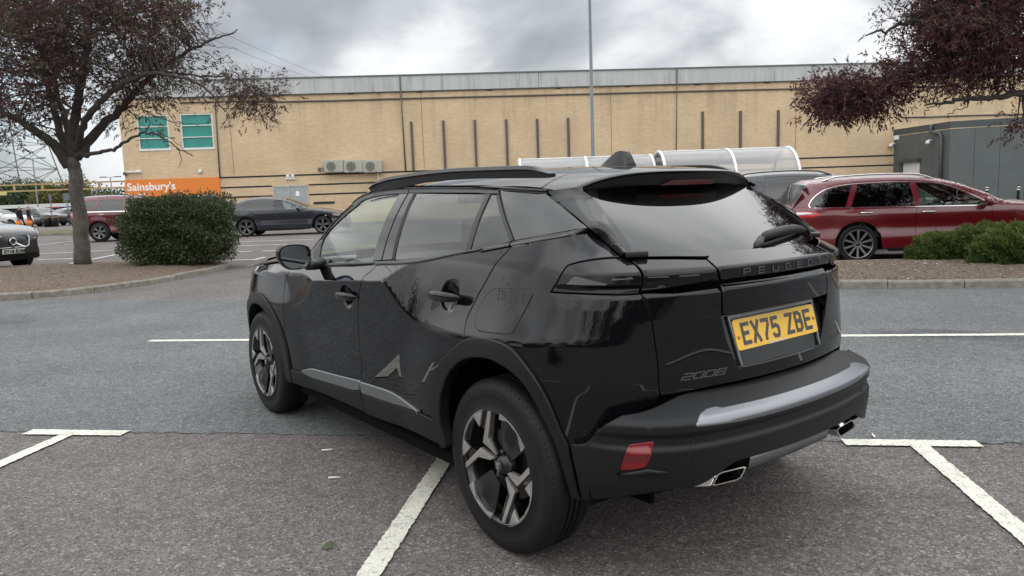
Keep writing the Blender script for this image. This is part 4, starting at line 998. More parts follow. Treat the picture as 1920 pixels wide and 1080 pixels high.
def spokes(parent, cx, cy, s, rot=0.0):
    for kind, (d0, d1, mt) in {'bright': (.004, .022, 'machined'), 'crescent': (.0005, .012, 'machined'), 'insert': (.012, .020, 'satin_black'), 'black': (.012, .035, 'rim_black')}.items():
        for poly in W2[kind]:
            for h_ in (0, math.pi):
                a = h_+rot; ca, sa = math.cos(a), math.sin(a); mb = MB(); pl = []
                for y, z in poly:
                    y2, z2 = ca*y-sa*z, sa*y+ca*z
                    r_ = math.hypot(y2, z2); f_ = min(1, .2275/r_); pl.append((y2*f_*(1 if s < 0 else 1), z2*f_))
                dish = lambda y, z: .030*max(0, 1-math.hypot(y, z)/.21)**1.0
                n = len(pl); V = [(cx-s*(d0+dish(y, z)), cy+y, .345+z) for y, z in pl]+[(cx-s*(d1+dish(y, z)), cy+y, .345+z) for y, z in pl]
                mb.add(V, [tuple(range(n)), tuple(range(2*n-1, n-1, -1))]+[(i, (i+1) % n, (i+1) % n+n, i+n) for i in range(n)])
                o = mb.build({'bright': 'spoke', 'crescent': 'rim_lip', 'insert': 'wheel_insert', 'black': 'spoke_flank'}[kind], M_[mt], parent, bevel=.0015)
                if kind == 'insert':      # fine ribs across the insert
                    mb = MB()
                    P_ = np.array(pl); c = P_.mean(0); dr = c/np.linalg.norm(c); tn = np.array([-dr[1], dr[0]])
                    for q in range(9):
                        rr = -.035+q*.0085; m_ = c+dr*rr; hw = .034-.002*abs(q-4)
                        for e_ in [0]:
                            A_ = m_-tn*hw; B_ = m_+tn*hw; w_ = .0016
                            V = []
                            for p, dd in ((A_, -w_), (A_, w_), (B_, w_), (B_, -w_)): pp = p+dr*dd; V.append((cx-s*(d0-.0018+dish(*pp)), cy+pp[0], .345+pp[1]))
                            V2 = [(v[0]-s*.004, v[1], v[2]) for v in V]
                            mb.add(V+V2, [(0, 1, 2, 3), (0, 4, 5, 1), (1, 5, 6, 2), (2, 6, 7, 3), (3, 7, 4, 0)])
                    mb.build('insert_ribs', M_['satin_black'], o)
    mb = MB(); mb.tube([(cx-s*.065, cy, .345), (cx-s*.040, cy, .345), (cx-s*.024, cy, .345)], [.070, .036, .028], 24); mb.build('hub', M_['satin_black'], parent, True)
    mb = MB()
    sh = [(0, -.026), (.018, -.008), (.021, .018), (0, .026), (-.021, .018), (-.018, -.008)]
    mb.prism(sh, .004, lambda a, b, t: (cx-s*(.0195-t), cy+a, .345+b)); em = mb.build('hub_emblem', M_['badge'], parent, bevel=.001)
    mb = MB(); mb.prism([(-.008, .012), (.002, .016), (.010, .008), (.004, .002), (.009, -.012), (-.002, -.006), (-.006, -.014), (-.010, .0)], .003, lambda a, b, t: (cx-s*(.0150-t), cy+a, .345+b)); mb.build('emblem_head', M_['chrome'], em)
    mb = MB()
    for q in range(5):
        a = 2*math.pi*q/5+.3; y, z = .056*math.cos(a), .056*math.sin(a); mb.tube([(cx-s*.055, cy+y, .345+z), (cx-s*.035, cy+y, .345+z)], .009, 6)
        mb.build('wheel_bolt', M_['badge'], parent, 'auto'); mb = MB()
for cy_w in (0.0, 2.605):
    for s in (-1, 1):
        ty, rm = wheel(hero, s*.868, cy_w, s); spokes(ty, s*.868, cy_w, s)
# tyre sidewall lettering
FTc = {'C': [[(1, 1), (0, 1), (0, 0), (1, 0)]], 'O': FT['O'], 'N': [[(0, 0), (0, 1), (1, 0), (1, 1)]], 'T': FT['T'], 'I': FT['I'], 'E': FT['E'], 'A': [[(0, 0), (.5, 1), (1, 0)], [(.2, .4), (.8, .4)]], 'L': [[(0, 1), (0, 0), (1, 0)]], 'c': [[(1, .7), (0, .7), (0, 0), (1, 0)]], 'o': [[(.5, .7), (0, .7), (0, 0), (1, 0), (1, .7), (.5, .7)]], 'n': [[(0, 0), (0, .7), (1, .7), (1, 0)]], 't': [[(.4, 1), (.4, 0), (1, 0)], [(0, .7), (1, .7)]], 'a': [[(0, .7), (1, .7), (1, 0), (0, 0), (0, .35), (1, .35)]], ' ': []}
def sidewall(cyw, a0, txt, r0):
    mb = MB(); a = a0
    for ch_ in txt:
        if FTc[ch_]:
            V, Fc = stroke_text(FTc[ch_], .2); P_ = []
            for x, y in V:
                ang = a+(x*.011)/r0; rr = r0+y*.016; P_.append((-.8685+.004, cyw-rr*math.cos(ang)*-1, .345+rr*math.sin(ang)))
            P_ = [(-.8672, y, z) for _, y, z in P_]; mb.add(P_, Fc)
        a += (.016)/r0
    return mb
for txt, a0 in (('Eco', 0), ):
    pass
for cyw in (0.0, 2.605):
    mb = sidewall(cyw, R(72), 'EcoContact', .292); o = mb.build('tyre_lettering', M_['rubber_text'], hero)
# --- wheel wells, floor pan, hidden inner shell, cabin
mb = MB()
for cyw in (0.0, 2.605):
    for s in (-1, 1):
        V = []; n = 20
        for i in range(n+1):
            a = math.pi*(i/n*1.04-.02); V += [(s*.80, cyw+.46*math.cos(a), .345+.455*math.sin(a)), (s*.50, cyw+.46*math.cos(a), .345+.455*math.sin(a))]
        mb.add(V, [(2*i, 2*i+1, 2*i+3, 2*i+2) for i in range(n)]); mb.box((s*.50, cyw, .52), (.02, .95, .55))
        mb.build('wheel_well', M_['liner'], hero); mb = MB()
mb = MB(); mb.box((0, 1.32, .235), (1.56, 1.75, .05)); mb.build('floor_pan', M_['liner'], hero)  # pan and trays sized to block light and darken the ground below
mb = MB(); mb.box((0, .06, .33), (1.00, .80, .04)); mb.build('rear_undertray', M_['liner'], hero)
mb = MB(); mb.box((0, 2.68, .25), (1.10, .95, .04)); mb.build('front_undertray', M_['liner'], hero)
# inner shell just behind the skins, leaves the glass free
V = []; uu = np.linspace(.2, 2*UR-.2, 160); zs_ = [.30, .45, .6, .75, .9, 1.0]
for u in uu:
    for z in zs_:
        q = PL(np.array([u]), np.array([z]))[0]; p2_, n2_ = plan_pt(np.array([u if u < UR else 2*UR-u])); nx, ny = n2_[0]; nx = nx if u < UR else -nx
        V.append((q[0]-nx*.045, q[1]-ny*.045, z))
k_ = len(zs_); Fc = []
for i in range(len(uu)-1):
    for j in range(k_-1):
        cpt = np.mean([V[i*k_+j], V[(i+1)*k_+j+1]], axis=0)
        if any(math.hypot(cpt[1]-c_, cpt[2]-.345) < .50 for c_ in (0, 2.605)) and abs(cpt[0]) > .6: continue
        if abs(cpt[0]) < .46 and cpt[1] < -.4 and cpt[2] > .6: continue
        Fc.append((i*k_+j, i*k_+j+1, (i+1)*k_+j+1, (i+1)*k_+j))
mesh('inner_shell', V, Fc, M_['liner'], hero)
# bonnet, scuttle, windscreen
def PHd(u, v):
    x = np.asarray(u, float); y = np.asarray(v, float); t = np.clip((y-2.1)/1.25, 0, 1)
    z = 1.085-.02*t-.10*t**2.5-(.040+.045*t)*(abs(x)/.78)**4
    return np.stack([x, y, z], -1)
SH = Surf(PHd, -.9, .9, 2.0, 3.4, 60, 60)
panel(SH, [(-.77, 2.08), (.77, 2.08), (.772, 2.85), (.72, 3.12), (.58, 3.30), (.3, 3.37), (0, 3.39), (-.3, 3.37), (-.58, 3.30), (-.72, 3.12), (-.772, 2.85)], 'bonnet', bp_, hero, h=.05)
def PWs(u, v):
    s = np.asarray(u, float); t = np.asarray(v, float); xb = .76; xt = .60
    x = s*(xb+(xt-xb)*t); y = 2.16-.78*t-.10*(s**2)*(1-.3*t)-.0*t; z = 1.060+.390*t+.03*4*t*(1-t)*.6
    return np.stack([x, y, z], -1)
SW = Surf(PWs, -1, 1, 0, 1, 40, 30)
panel(SW, [(-1, 0), (1, 0), (1, 1), (-1, 1)], 'windscreen', M_['glass_clear'], hero, h=.08, gap=0, bev=0, flange=.002)
mb = MB(); mb.box((0, 2.12, .99), (1.55, .25, .03)); mb.build('scuttle', M_['plastic'], hero)
# cabin
mb = MB(); V = []
for x in np.linspace(-.74, .74, 15):
    for y, z in ((2.05, 1.00), (1.92, 1.035), (1.70, 1.03), (1.62, .99), (1.60, .90), (1.70, .75)): V.append((x, y+(.03 if abs(x-.37) > .2 else 0), z+.012*math.cos(x*4)))
mb.add(V, [(i*6+j, i*6+j+1, (i+1)*6+j+1, (i+1)*6+j) for i in range(14) for j in range(5)]); mb.build('dashboard', M_['dash'], hero, True)
mb = MB(); mb.box((-.60, 1.635, 1.015), (.16, .02, .05)); mb.build('air_vent', M_['silver_trim'], hero, bevel=.01)
mb = MB(); c = np.array([.37, 1.50, .99]); pts = [c+[.165*math.cos(a), .03*math.sin(a)*-1, .150*math.sin(a)] for a in np.linspace(0, 2*math.pi, 28, endpoint=False)]; mb.tube(pts, .015, 8, closed=True); mb.box(c+[0, .02, 0], (.28, .02, .06)); mb.build('steering_wheel', M_['dash'], hero, True)
for sx in (-.37, .37):
    for yb, top in ((.82, 1.08), (.02, 1.07)):
        mb = MB(); V = []; pr = [(0, .45), (-.02, .6), (-.06, .8), (-.11, 1.0), (-.125, top)]
        for i, (dy, z) in enumerate(pr):
            w_ = (.24, .25, .25, .22, .17)[i]
            for x, d in ((-w_, .02), (-w_*.8, .07), (w_*.8, .07), (w_, .02), (w_*.8, -.05), (-w_*.8, -.05)): V.append((sx+x, yb+dy+d, z))
        Fc = [(i*6+j, i*6+(j+1) % 6, (i+1)*6+(j+1) % 6, (i+1)*6+j) for i in range(4) for j in range(6)]+[tuple(range(6)), tuple(24+j for j in range(6))]
        mb.add(V, Fc); o = mb.build('seat', M_['seat'], hero, True)
        mb = MB(); mb.box((sx, yb-.13, top+.115), (.27, .09, .19)); mb.build('headrest', M_['seat'], o, bevel=.04)
        mb = MB(); mb.box((sx, yb+.25, .48), (.50, .52, .16)); mb.build('seat_cushion', M_['seat'], o, bevel=.05)
mb = MB(); mb.box((0, 1.33, 1.385), (.22, .03, .065)); mb.build('interior_mirror', M_['satin_black'], hero, bevel=.02)
mb = MB(); V = []
for x in np.linspace(-.52, .52, 9):
    for y in np.linspace(-.15, 1.38, 9): V.append((x, y, float(zroof(y))-.05-.05*(x/.52)**2))
mb.add(V, [(i*9+j, i*9+j+1, (i+1)*9+j+1, (i+1)*9+j) for i in range(8) for j in range(8)]); mb.build('headlining', pmat('headlining', (.10, .10, .10), .9), hero, True)
# ------------------------------------------------------------------ ground
def tarmac(name, base, dark, light, sc=1.0, patch=.18):
    mt, nt, b, L = new_mat(name); tc = N(nt, 'ShaderNodeTexCoord')
    v1 = N(nt, 'ShaderNodeTexVoronoi', i_Scale=95*sc); v2 = N(nt, 'ShaderNodeTexVoronoi', i_Scale=210*sc); n1 = N(nt, 'ShaderNodeTexNoise', i_Scale=.9, i_Detail=8, i_Roughness=.65); n2 = N(nt, 'ShaderNodeTexNoise', i_Scale=14, i_Detail=6, i_Roughness=.7); n3 = N(nt, 'ShaderNodeTexNoise', i_Scale=320*sc, i_Detail=2)
    for n in (v1, v2, n1, n2, n3): L(tc.outputs['Object'], n.inputs['Vector'])
    bwc = N(nt, 'ShaderNodeSeparateColor'); L(v1.outputs['Color'], bwc.inputs[0])
    r1 = ramp(nt, [(.0, dark), (.45, base), (.8, base), (.97, light), (1.0, tuple(min(1, x*1.25) for x in light))]); L(bwc.outputs[0], r1.inputs[0])
    bw2 = N(nt, 'ShaderNodeSeparateColor'); L(v2.outputs['Color'], bw2.inputs[0]); r2 = ramp(nt, [(.0, .55), (.5, 1.0), (.9, 1.15), (1, 1.6)]); L(bw2.outputs[1], r2.inputs[0])
    m1 = N(nt, 'ShaderNodeMixRGB', blend_type='MULTIPLY', i_Fac=1.0); L(r1.outputs[0], m1.inputs[1]); L(r2.outputs[0], m1.inputs[2])
    r3 = ramp(nt, [(.3, 1-patch), (.7, 1+patch)]); L(n1.outputs['Fac'], r3.inputs[0]); m2 = N(nt, 'ShaderNodeMixRGB', blend_type='MULTIPLY', i_Fac=1.0); L(m1.outputs[0], m2.inputs[1]); L(r3.outputs[0], m2.inputs[2])
    r4 = ramp(nt, [(.32, .72), (.5, 1.0), (.72, 1.1)]); L(n2.outputs['Fac'], r4.inputs[0]); m3 = N(nt, 'ShaderNodeMixRGB', blend_type='MULTIPLY', i_Fac=1.0); L(m2.outputs[0], m3.inputs[1]); L(r4.outputs[0], m3.inputs[2])
    n5 = N(nt, 'ShaderNodeTexNoise', i_Scale=.55, i_Detail=4, i_Roughness=.55, i_Distortion=.6); L(tc.outputs['Object'], n5.inputs['Vector']); r5 = ramp(nt, [(.30, .62), (.38, 1.0)]); L(n5.outputs['Fac'], r5.inputs[0]); m4 = N(nt, 'ShaderNodeMixRGB', blend_type='MULTIPLY', i_Fac=1.0); L(m3.outputs[0], m4.inputs[1]); L(r5.outputs[0], m4.inputs[2]); m3 = m4
    L(m3.outputs[0], b.inputs['Base Color']); b.inputs['Roughness'].default_value = .88; b.inputs['Specular IOR Level'].default_value = .3
    ad = N(nt, 'ShaderNodeMath', operation='ADD'); L(v1.outputs['Distance'], ad.inputs[0]); L(n3.outputs['Fac'], ad.inputs[1])
    bp = N(nt, 'ShaderNodeBump', i_Strength=.55, i_Distance=.006); L(ad.outputs[0], bp.inputs['Height']); L(bp.outputs[0], b.inputs['Normal'])
    return mt
tarmac('red_tarmac', (.142, .127, .122), (.082, .073, .070), (.225, .205, .198))
tarmac('road_asphalt', (.134, .139, .140), (.076, .080, .082), (.215, .222, .222), 1.1)
ys = [-300, -100, -40, 0, 12, 15]+list(np.linspace(15.5, 27, 12))+[30, 45, 80, 200, 900]
V = []; xs_ = [-900, -200, -60, -30, -15, 0, 15, 30, 60, 200, 900]
for y in ys:
    for x in xs_: V.append((x, y, float(gz(y))))
k = len(xs_)
mesh('ground', V, [(i*k+j, i*k+j+1, (i+1)*k+j+1, (i+1)*k+j) for i in range(len(ys)-1) for j in range(k-1)], MAT['red_tarmac'])['kind'] = 'structure'
LT = 4.095
def strip(name, a0, a1, b0, b1, z, mat, na=60, jit=0.0, seed=1):
    rg = np.random.default_rng(seed); V = []
    for i in range(na+1):
        a = a0+(a1-a0)*i/na
        for b, s in ((b0, 1), (b1, -1)):
            q = site(a, b+rg.uniform(-jit, jit)); V.append((q[0], q[1], float(gz(q[1]))+z))
    return mesh(name, V, [(2*i, 2*i+2, 2*i+3, 2*i+1) for i in range(na)], mat)
strip('road', -70, 70, LT+.03, 10.42, .004, MAT['road_asphalt'], 3500, .022)['kind'] = 'structure'
# ------------------------------------------------------------------ painted lines
mt, nt, b, L = new_mat('road_paint'); tc = N(nt, 'ShaderNodeTexCoord'); n1 = N(nt, 'ShaderNodeTexNoise', i_Scale=9, i_Detail=10, i_Roughness=.75); n2 = N(nt, 'ShaderNodeTexVoronoi', i_Scale=110)
L(tc.outputs['Object'], n1.inputs['Vector']); L(tc.outputs['Object'], n2.inputs['Vector'])
r1 = ramp(nt, [(.27, (.20, .19, .17)), (.36, (.44, .43, .38)), (.48, (.58, .57, .50)), (.7, (.66, .65, .57))]); L(n1.outputs['Fac'], r1.inputs[0]); sc_p = N(nt, 'ShaderNodeSeparateColor'); L(n2.outputs['Color'], sc_p.inputs[0]); r2 = ramp(nt, [(0, .45), (.10, .8), (.25, 1)]); L(sc_p.outputs[0], r2.inputs[0]); mm_ = N(nt, 'ShaderNodeMixRGB', blend_type='MULTIPLY', i_Fac=1); L(r1.outputs[0], mm_.inputs[1]); L(r2.outputs[0], mm_.inputs[2]); L(mm_.outputs[0], b.inputs['Base Color']); b.inputs['Roughness'].default_value = .7
bp = N(nt, 'ShaderNodeBump', i_Strength=.35, i_Distance=.004); L(n2.outputs['Distance'], bp.inputs['Height']); L(bp.outputs[0], b.inputs['Normal'])
pmat('road_paint_far', (.62, .60, .56), .8, noise=.2, nscale=3)
def line(p, q, w, mat='road_paint', z=.009, jit=.0035, name='bay_line', step=.016):
    p, q = np.array(p[:2], float), np.array(q[:2], float); d = q-p; l = np.linalg.norm(d); d /= l; n = np.array([-d[1], d[0]]); k = max(2, int(l/step)); V = []
    for i in range(k+1):
        c = p+d*l*i/k
        for s in (-1, 1): e = c+n*s*(w/2+rng.uniform(-jit, jit)); V.append((e[0], e[1], float(gz(e[1]))+z))
    o = mesh(name, V, [(2*i, 2*i+1, 2*i+3, 2*i+2) for i in range(k)], MAT[mat]); o['kind'] = 'structure'; return o
A0, SPC = -.9506, 2.487
for kk in range(-3, 4):
    a = A0+kk*SPC; line(site(a, LT-4.9), site(a, LT-.045), .092); line(site(a-(.37 if kk > 0 else .31), LT), site(a+(.31 if kk > 0 else .37), LT), .098, z=.0095)
for a in np.arange(-22.92, 30, 6.0): line(site(a, 7.08), site(a+3.0, 7.08), .095, name='lane_dash')
for p, q in [((69, 460), (140, 452)), ((121, 459), (140, 457)), ((71, 476.5), (218, 469)), ((71, 487), (141, 485)), ((55, 509), (223, 476.5)), ((40, 503), (200, 496)), ((440, 454), (587, 449)), ((440, 461.7), (540, 458)), ((440, 472.5), (473, 471.7)), ((492, 471), (520, 470)), ((420, 488.5), (477, 486.7)), ((476, 487.5), (497, 482.5))]:
    line(ground(p), ground(q), .10, 'road_paint_far', .006, .004, step=.3)
for yy in (20.2, 22.7, 25.2, 27.7, 30.3): line((2, yy), (14, yy-1.2), .1, 'road_paint_far', .006, .004, step=.4)
# ------------------------------------------------------------------ planting islands
pmat('kerb_stone', (.19, .175, .15), .9, noise=.35, nscale=9, bump=.5, bscale=70)
mt = pmat('soil', (.115, .085, .06), .95, noise=.55, nscale=26, bump=1.0, bscale=45)
def closed(pts, n): return np.array(curve(list(pts)+[pts[0]], n)[:-1])
def island(label, outline, hgt=.105, kw=.125, stone=.9, seed=0):
    rg = np.random.default_rng(seed); P_ = np.array(outline)[:, :2]
    if area2(P_) < 0: P_ = P_[::-1]
    c = P_.mean(0); z0 = float(gz(c[1])); root = thing('planting_island', label, 'planting bed', (c[0], c[1], z0))
    ds = np.linalg.norm(np.diff(np.vstack([P_, P_[:1]]), axis=0), axis=1); cum = np.r_[0, np.cumsum(ds)]; tot = cum[-1]; Q = np.vstack([P_, P_[:1]])
    pt = lambda t: np.array([np.interp(t % tot, cum, Q[:, 0]), np.interp(t % tot, cum, Q[:, 1])])
    def nr(t): d = pt(t+.05)-pt(t-.05); d /= np.linalg.norm(d); return np.array([-d[1], d[0]])
    ns = int(tot/stone)
    for i in range(ns):
        t0, t1 = tot*i/ns+.006, tot*(i+1)/ns-.006; h = hgt+rg.uniform(-.008, .008); V = []; m_ = 4
        for j in range(m_+1):
            t = t0+(t1-t0)*j/m_; p = pt(t)-c; n = nr(t); o_ = rg.uniform(-.004, .004) if j in (0, m_) else 0
            for w, z in ((o_, -.02), (o_+.004, h-.022), (.024, h), (kw, h), (kw, -.02)): V.append((p[0]+n[0]*w, p[1]+n[1]*w, z))
        Fc = [(5*j+q, 5*j+q+1, 5*j+q+6, 5*j+q+5) for j in range(m_) for q in range(4)]+[(0, 1, 2, 3, 4), tuple(5*m_+q for q in (4, 3, 2, 1, 0))]
        mb = MB(); mb.add(V, Fc); mb.build('kerb_stone', MAT['kerb_stone'], root)
    inn = np.array([pt(t)+nr(t)*(kw-.01) for t in np.linspace(0, tot, 120, endpoint=False)])-c
    lo, hi = inn.min(0), inn.max(0); g = np.array([(x, y) for x in np.arange(lo[0], hi[0], .16) for y in np.arange(lo[1], hi[1], .16)]); g = g+rg.uniform(-.05, .05, g.shape)
    g = g[inside(inn, g)]; g = g[segdist(inn, g) > .08]
    v, e, f, *_ = geometry.delaunay_2d_cdt([Vector(x) for x in inn]+[Vector(x) for x in g], [], [list(range(len(inn)))], 1, 1e-6)
    uv = np.array([tuple(x) for x in v]); dd = segdist(inn, uv)
    z = hgt-.02+.10*(1-np.exp(-dd/.5))+rg.uniform(-.012, .018, len(uv))*(dd > .02)
    mesh('soil_bed', np.c_[uv, z], [tuple(t) for t in f], MAT['soil'], root, True)
    def zat(x, y):
        q = np.stack([np.atleast_1d(x)-c[0], np.atleast_1d(y)-c[1]], -1); d = segdist(inn, q); r_ = z0+hgt-.02+.10*(1-np.exp(-d/.5)); return r_ if np.ndim(x) else float(r_[0])
    return root, inn+c, zat
gl_ = lambda *p: [ground(q)[:2] for q in p]
o1 = gl_((430, 501), (405, 509.5), (370, 517), (300, 531), (200, 546), (100, 557), (0, 563.5))
o1 = [np.array(x) for x in o1]+[np.array((-10.5, 11.3)), np.array((-14.5, 11.5)), np.array((-18, 12.2)), np.array((-19, 14.5)), np.array((-18, 17.2)), np.array((-14.5, 17.9)), np.array((-11, 18.2)), np.array((-8.5, 18.3)), np.array((-7.0, 18.2))]
islL, innL, zL = island('brown soil planting island with stone kerb under the tree and trimmed bush', closed(o1, 6), seed=3)
o2 = [np.array(x) for x in [(4.05, 9.95), (4.55, 9.76), (5.5, 9.55), (6.5, 9.37), (8, 9.12), (11, 8.65), (15, 8.05), (16, 9.0), (16, 10.6), (12, 11.6), (8, 12.18), (5.6, 12.5), (4.4, 12.55), (3.85, 12.1), (3.75, 10.6)]]
islR, innR, zR = island('brown soil planting island with stone kerb and low green conifers beside the red estate car', closed(o2, 5), seed=5)
# litter on the beds: bark chips, dead leaves
def litter(inn, zf, n, seed, label, zone=None):
    rg = np.random.default_rng(seed); lo, hi = inn.min(0), inn.max(0); V = []; idx = []; tint = []
    if zone: lo, hi = np.array(zone[0]), np.array(zone[1])
    q = rg.uniform(lo, hi, (n*2, 2)); q = q[inside(inn, q)][:n]
    for (x, y), z in zip(q, zf(q[:, 0], q[:, 1])+.008):
        s = rg.uniform(.006, .028); a = rg.uniform(0, 6.28); t = rg.uniform(-.5, .5, 3); b = len(V); tn = rg.random()
        for du, dv in ((-1, -.35), (.2, -.45), (1, .1), (0, .45)): V.append((x+s*(du*math.cos(a)-dv*math.sin(a)), y+s*(du*math.sin(a)+dv*math.cos(a)), z+s*.6*(t[0]*du+t[1]*dv)))
        idx += [b, b+1, b+2, b+3]; tint.append(tn)
    o = fastmesh('bark_litter', np.array(V), idx, 4, MAT['litter'], colattr=tint); tag(o, label, 'litter', kind='stuff'); return o
mt, nt, b, L = new_mat('litter'); at = N(nt, 'ShaderNodeAttribute', attribute_name='tint'); r1 = ramp(nt, [(0, (.05, .035, .022)), (.5, (.16, .11, .07)), (.85, (.26, .20, .14)), (1, (.55, .5, .42))]); L(at.outputs['Fac'], r1.inputs[0]); L(r1.outputs[0], b.inputs['Base Color']); b.inputs['Roughness'].default_value = .9
litter(innL, zL, 9000, 1, 'bark chips and dead leaves scattered on the soil under the bush'); litter(innR, zR, 7000, 2, 'bark chips and dead leaves scattered on the soil by the low conifers', ((3.5, 9), (11, 13)))
# small things dropped on the tarmac
pmat('dead_leaf', (.045, .06, .025), .7); pmat('butt', (.62, .58, .5), .8)
def leafmesh(name, p, s, a, mat, lab, cat, grp=None):
    p = ground(p); mb = MB(); V = []
    for u, w, z in ((-1, 0, .004), (-.4, .42, .014), (.3, .38, .022), (1, .05, .010), (.3, -.34, .004), (-.4, -.4, .002)): V.append((s*(u*math.cos(a)-w*math.sin(a)), s*(u*math.sin(a)+w*math.cos(a)), .006+z))
    V2 = [(x, y, z+.0012) for x, y, z in V]
    mb.add(V+V2, [(5, 4, 3, 2, 1, 0), (6, 7, 8, 9, 10, 11)]+[(i, (i+1) % 6, (i+1) % 6+6, i+6) for i in range(6)]); o = mb.build(name, MAT[mat], None); o.location = (p[0], p[1], 0); tag(o, lab, cat, grp)
leafmesh('fallen_leaf', (617, 1030), .030, .3, 'dead_leaf', 'curled dark green leaf lying alone on the red tarmac', 'leaf')
leafmesh('fallen_leaf', (1638, 821), .022, 1.2, 'butt', 'pale dry leaf on grey road beside a white T mark', 'leaf')
for i, (p, a) in enumerate([((614, 846), .1), ((627, 898), .0)]):
    q = ground(p); mb = MB(); mb.tube([(q[0]-.03*math.cos(a), q[1]-.03*math.sin(a), .008), (q[0]+.03*math.cos(a), q[1]+.03*math.sin(a), .008)], .0055, 8); o = mb.build('cigarette_end', MAT['butt'], None, True); tag(o, ['white cigarette end on the red tarmac nearer the grey road', 'white cigarette end on the red tarmac nearer the curled leaf'][i], 'cigarette end', 'cigarette ends')
rg = np.random.default_rng(12); V = []; idx = []
for i in range(420):
    a, b = rg.uniform(-7, 7), rg.uniform(.5, 10); q = site(a, b); s = rg.uniform(.003, .009); bb = len(V)
    for k_ in range(4): an = k_*1.57+rg.uniform(-.4, .4); V.append((q[0]+s*math.cos(an), q[1]+s*math.sin(an)*.7, .006+s*.3))
    V.append((q[0], q[1], .006+s*.8)); 
    for k_ in range(4): idx += [bb+k_, bb+(k_+1) % 4, bb+4]
o = fastmesh('grit', np.array(V), idx, 3, pmat('grit', (.34, .31, .28), .9)); tag(o, 'loose pale grit scattered on road and parking bays', 'grit', kind='stuff')
# ------------------------------------------------------------------ supermarket wall
WA = R(3.5); WD = 45.0
def wall_at(p, out=0.0):
    d = ray(p)[0]; t = WD/(d[1]-math.tan(WA)*d[0]); q = CAM+d*t; return q
def wl(p):        # wall-local (x along the wall, z)
    q = wall_at(p); return q[0]/math.cos(WA), q[2]-.12
mt, nt, b, L = new_mat('buff_brick'); tc = N(nt, 'ShaderNodeTexCoord'); mp = N(nt, 'ShaderNodeMapping'); mp.inputs['Rotation'].default_value = (R(90), 0, 0); L(tc.outputs['Object'], mp.inputs[0])
sx = N(nt, 'ShaderNodeSeparateXYZ'); L(tc.outputs['Object'], sx.inputs[0]); cb_ = N(nt, 'ShaderNodeCombineXYZ'); L(sx.outputs[0], cb_.inputs[0]); L(sx.outputs[2], cb_.inputs[1])
br = N(nt, 'ShaderNodeTexBrick', i_Scale=1.0, i_Mortar_Size=.008, i_Mortar_Smooth=.2, i_Bias=-.1); br.inputs['Brick Width'].default_value = .225; br.inputs['Row Height'].default_value = .075
br.inputs['Color1'].default_value = (.66, .505, .325, 1); br.inputs['Color2'].default_value = (.58, .43, .265, 1); br.inputs['Mortar'].default_value = (.46, .36, .25, 1); L(cb_.outputs[0], br.inputs[0])
n1 = N(nt, 'ShaderNodeTexNoise', i_Scale=.35, i_Detail=7, i_Roughness=.6); L(cb_.outputs[0], n1.inputs[0]); r1 = ramp(nt, [(.3, .86), (.7, 1.08)]); L(n1.outputs[0], r1.inputs[0])
m1 = N(nt, 'ShaderNodeMixRGB', blend_type='MULTIPLY', i_Fac=1); L(br.outputs[0], m1.inputs[1]); L(r1.outputs[0], m1.inputs[2])
mp2 = N(nt, 'ShaderNodeMapping'); mp2.inputs['Scale'].default_value = (1.6, .07, 1); L(cb_.outputs[0], mp2.inputs[0]); n2 = N(nt, 'ShaderNodeTexNoise', i_Scale=1.0, i_Detail=5, i_Roughness=.65); L(mp2.outputs[0], n2.inputs[0]); r2 = ramp(nt, [(.36, .66), (.52, 1.0)]); L(n2.outputs[0], r2.inputs[0])
mz = N(nt, 'ShaderNodeMapRange', i_1=4.5, i_2=7.6); mz.inputs[3].default_value = .15; mz.inputs[4].default_value = .75; L(sx.outputs[2], mz.inputs[0])
m2 = N(nt, 'ShaderNodeMixRGB', blend_type='MULTIPLY'); L(mz.outputs[0], m2.inputs[0]); L(m1.outputs[0], m2.inputs[1]); L(r2.outputs[0], m2.inputs[2]); L(m2.outputs[0], b.inputs['Base Color']); b.inputs['Roughness'].default_value = .9
bp = N(nt, 'ShaderNodeBump', i_Strength=.6, i_Distance=.01); L(br.outputs['Fac'], bp.inputs['Height']); bp.invert = True; L(bp.outputs[0], b.inputs['Normal'])
mt, nt, b, L = new_mat('cladding'); tc = N(nt, 'ShaderNodeTexCoord'); mp = N(nt, 'ShaderNodeMapping'); mp.inputs['Scale'].default_value = (3.0, 3.0, .25); L(tc.outputs['Object'], mp.inputs[0]); n1 = N(nt, 'ShaderNodeTexNoise', i_Scale=1.2, i_Detail=8, i_Roughness=.7); L(mp.outputs[0], n1.inputs[0])
r1 = ramp(nt, [(.32, (.24, .245, .235)), (.46, (.40, .415, .41)), (.7, (.47, .485, .48))]); L(n1.outputs[0], r1.inputs[0]); L(r1.outputs[0], b.inputs['Base Color']); b.inputs['Roughness'].default_value = .6
pmat('dark_brick', (.018, .018, .018), .8); pmat('coping', (.10, .125, .115), .6); pmat('pipe_grey', (.085, .08, .07), .6); pmat('joint', (.26, .17, .09), .9); pmat('teal', (.028, .24, .20), .35, noise=.12, nscale=2); pmat('white_upvc', (.62, .62, .60), .5)
pmat('sign_orange', (.70, .20, .03), .4); pmat('sign_white', (.80, .80, .78), .5); pmat('sign_red', (.60, .02, .02), .4); pmat('sign_yellow', (.62, .45, .02), .4)
pmat('door_grey', (.30, .33, .34), .55, noise=.15, nscale=3); pmat('ac_case', (.36, .36, .31), .6, noise=.1); pmat('ac_dark', (.10, .10, .09), .7); pmat('cam_white', (.7, .7, .68), .4)
bld = thing('supermarket', 'long buff brick supermarket wall with grey metal parapet and black brick bands', 'building', (0, WD, .12), WA)
XL, XR = wl((231, 300))[0], 48.0
ZP1, ZP0 = 8.36, 7.52
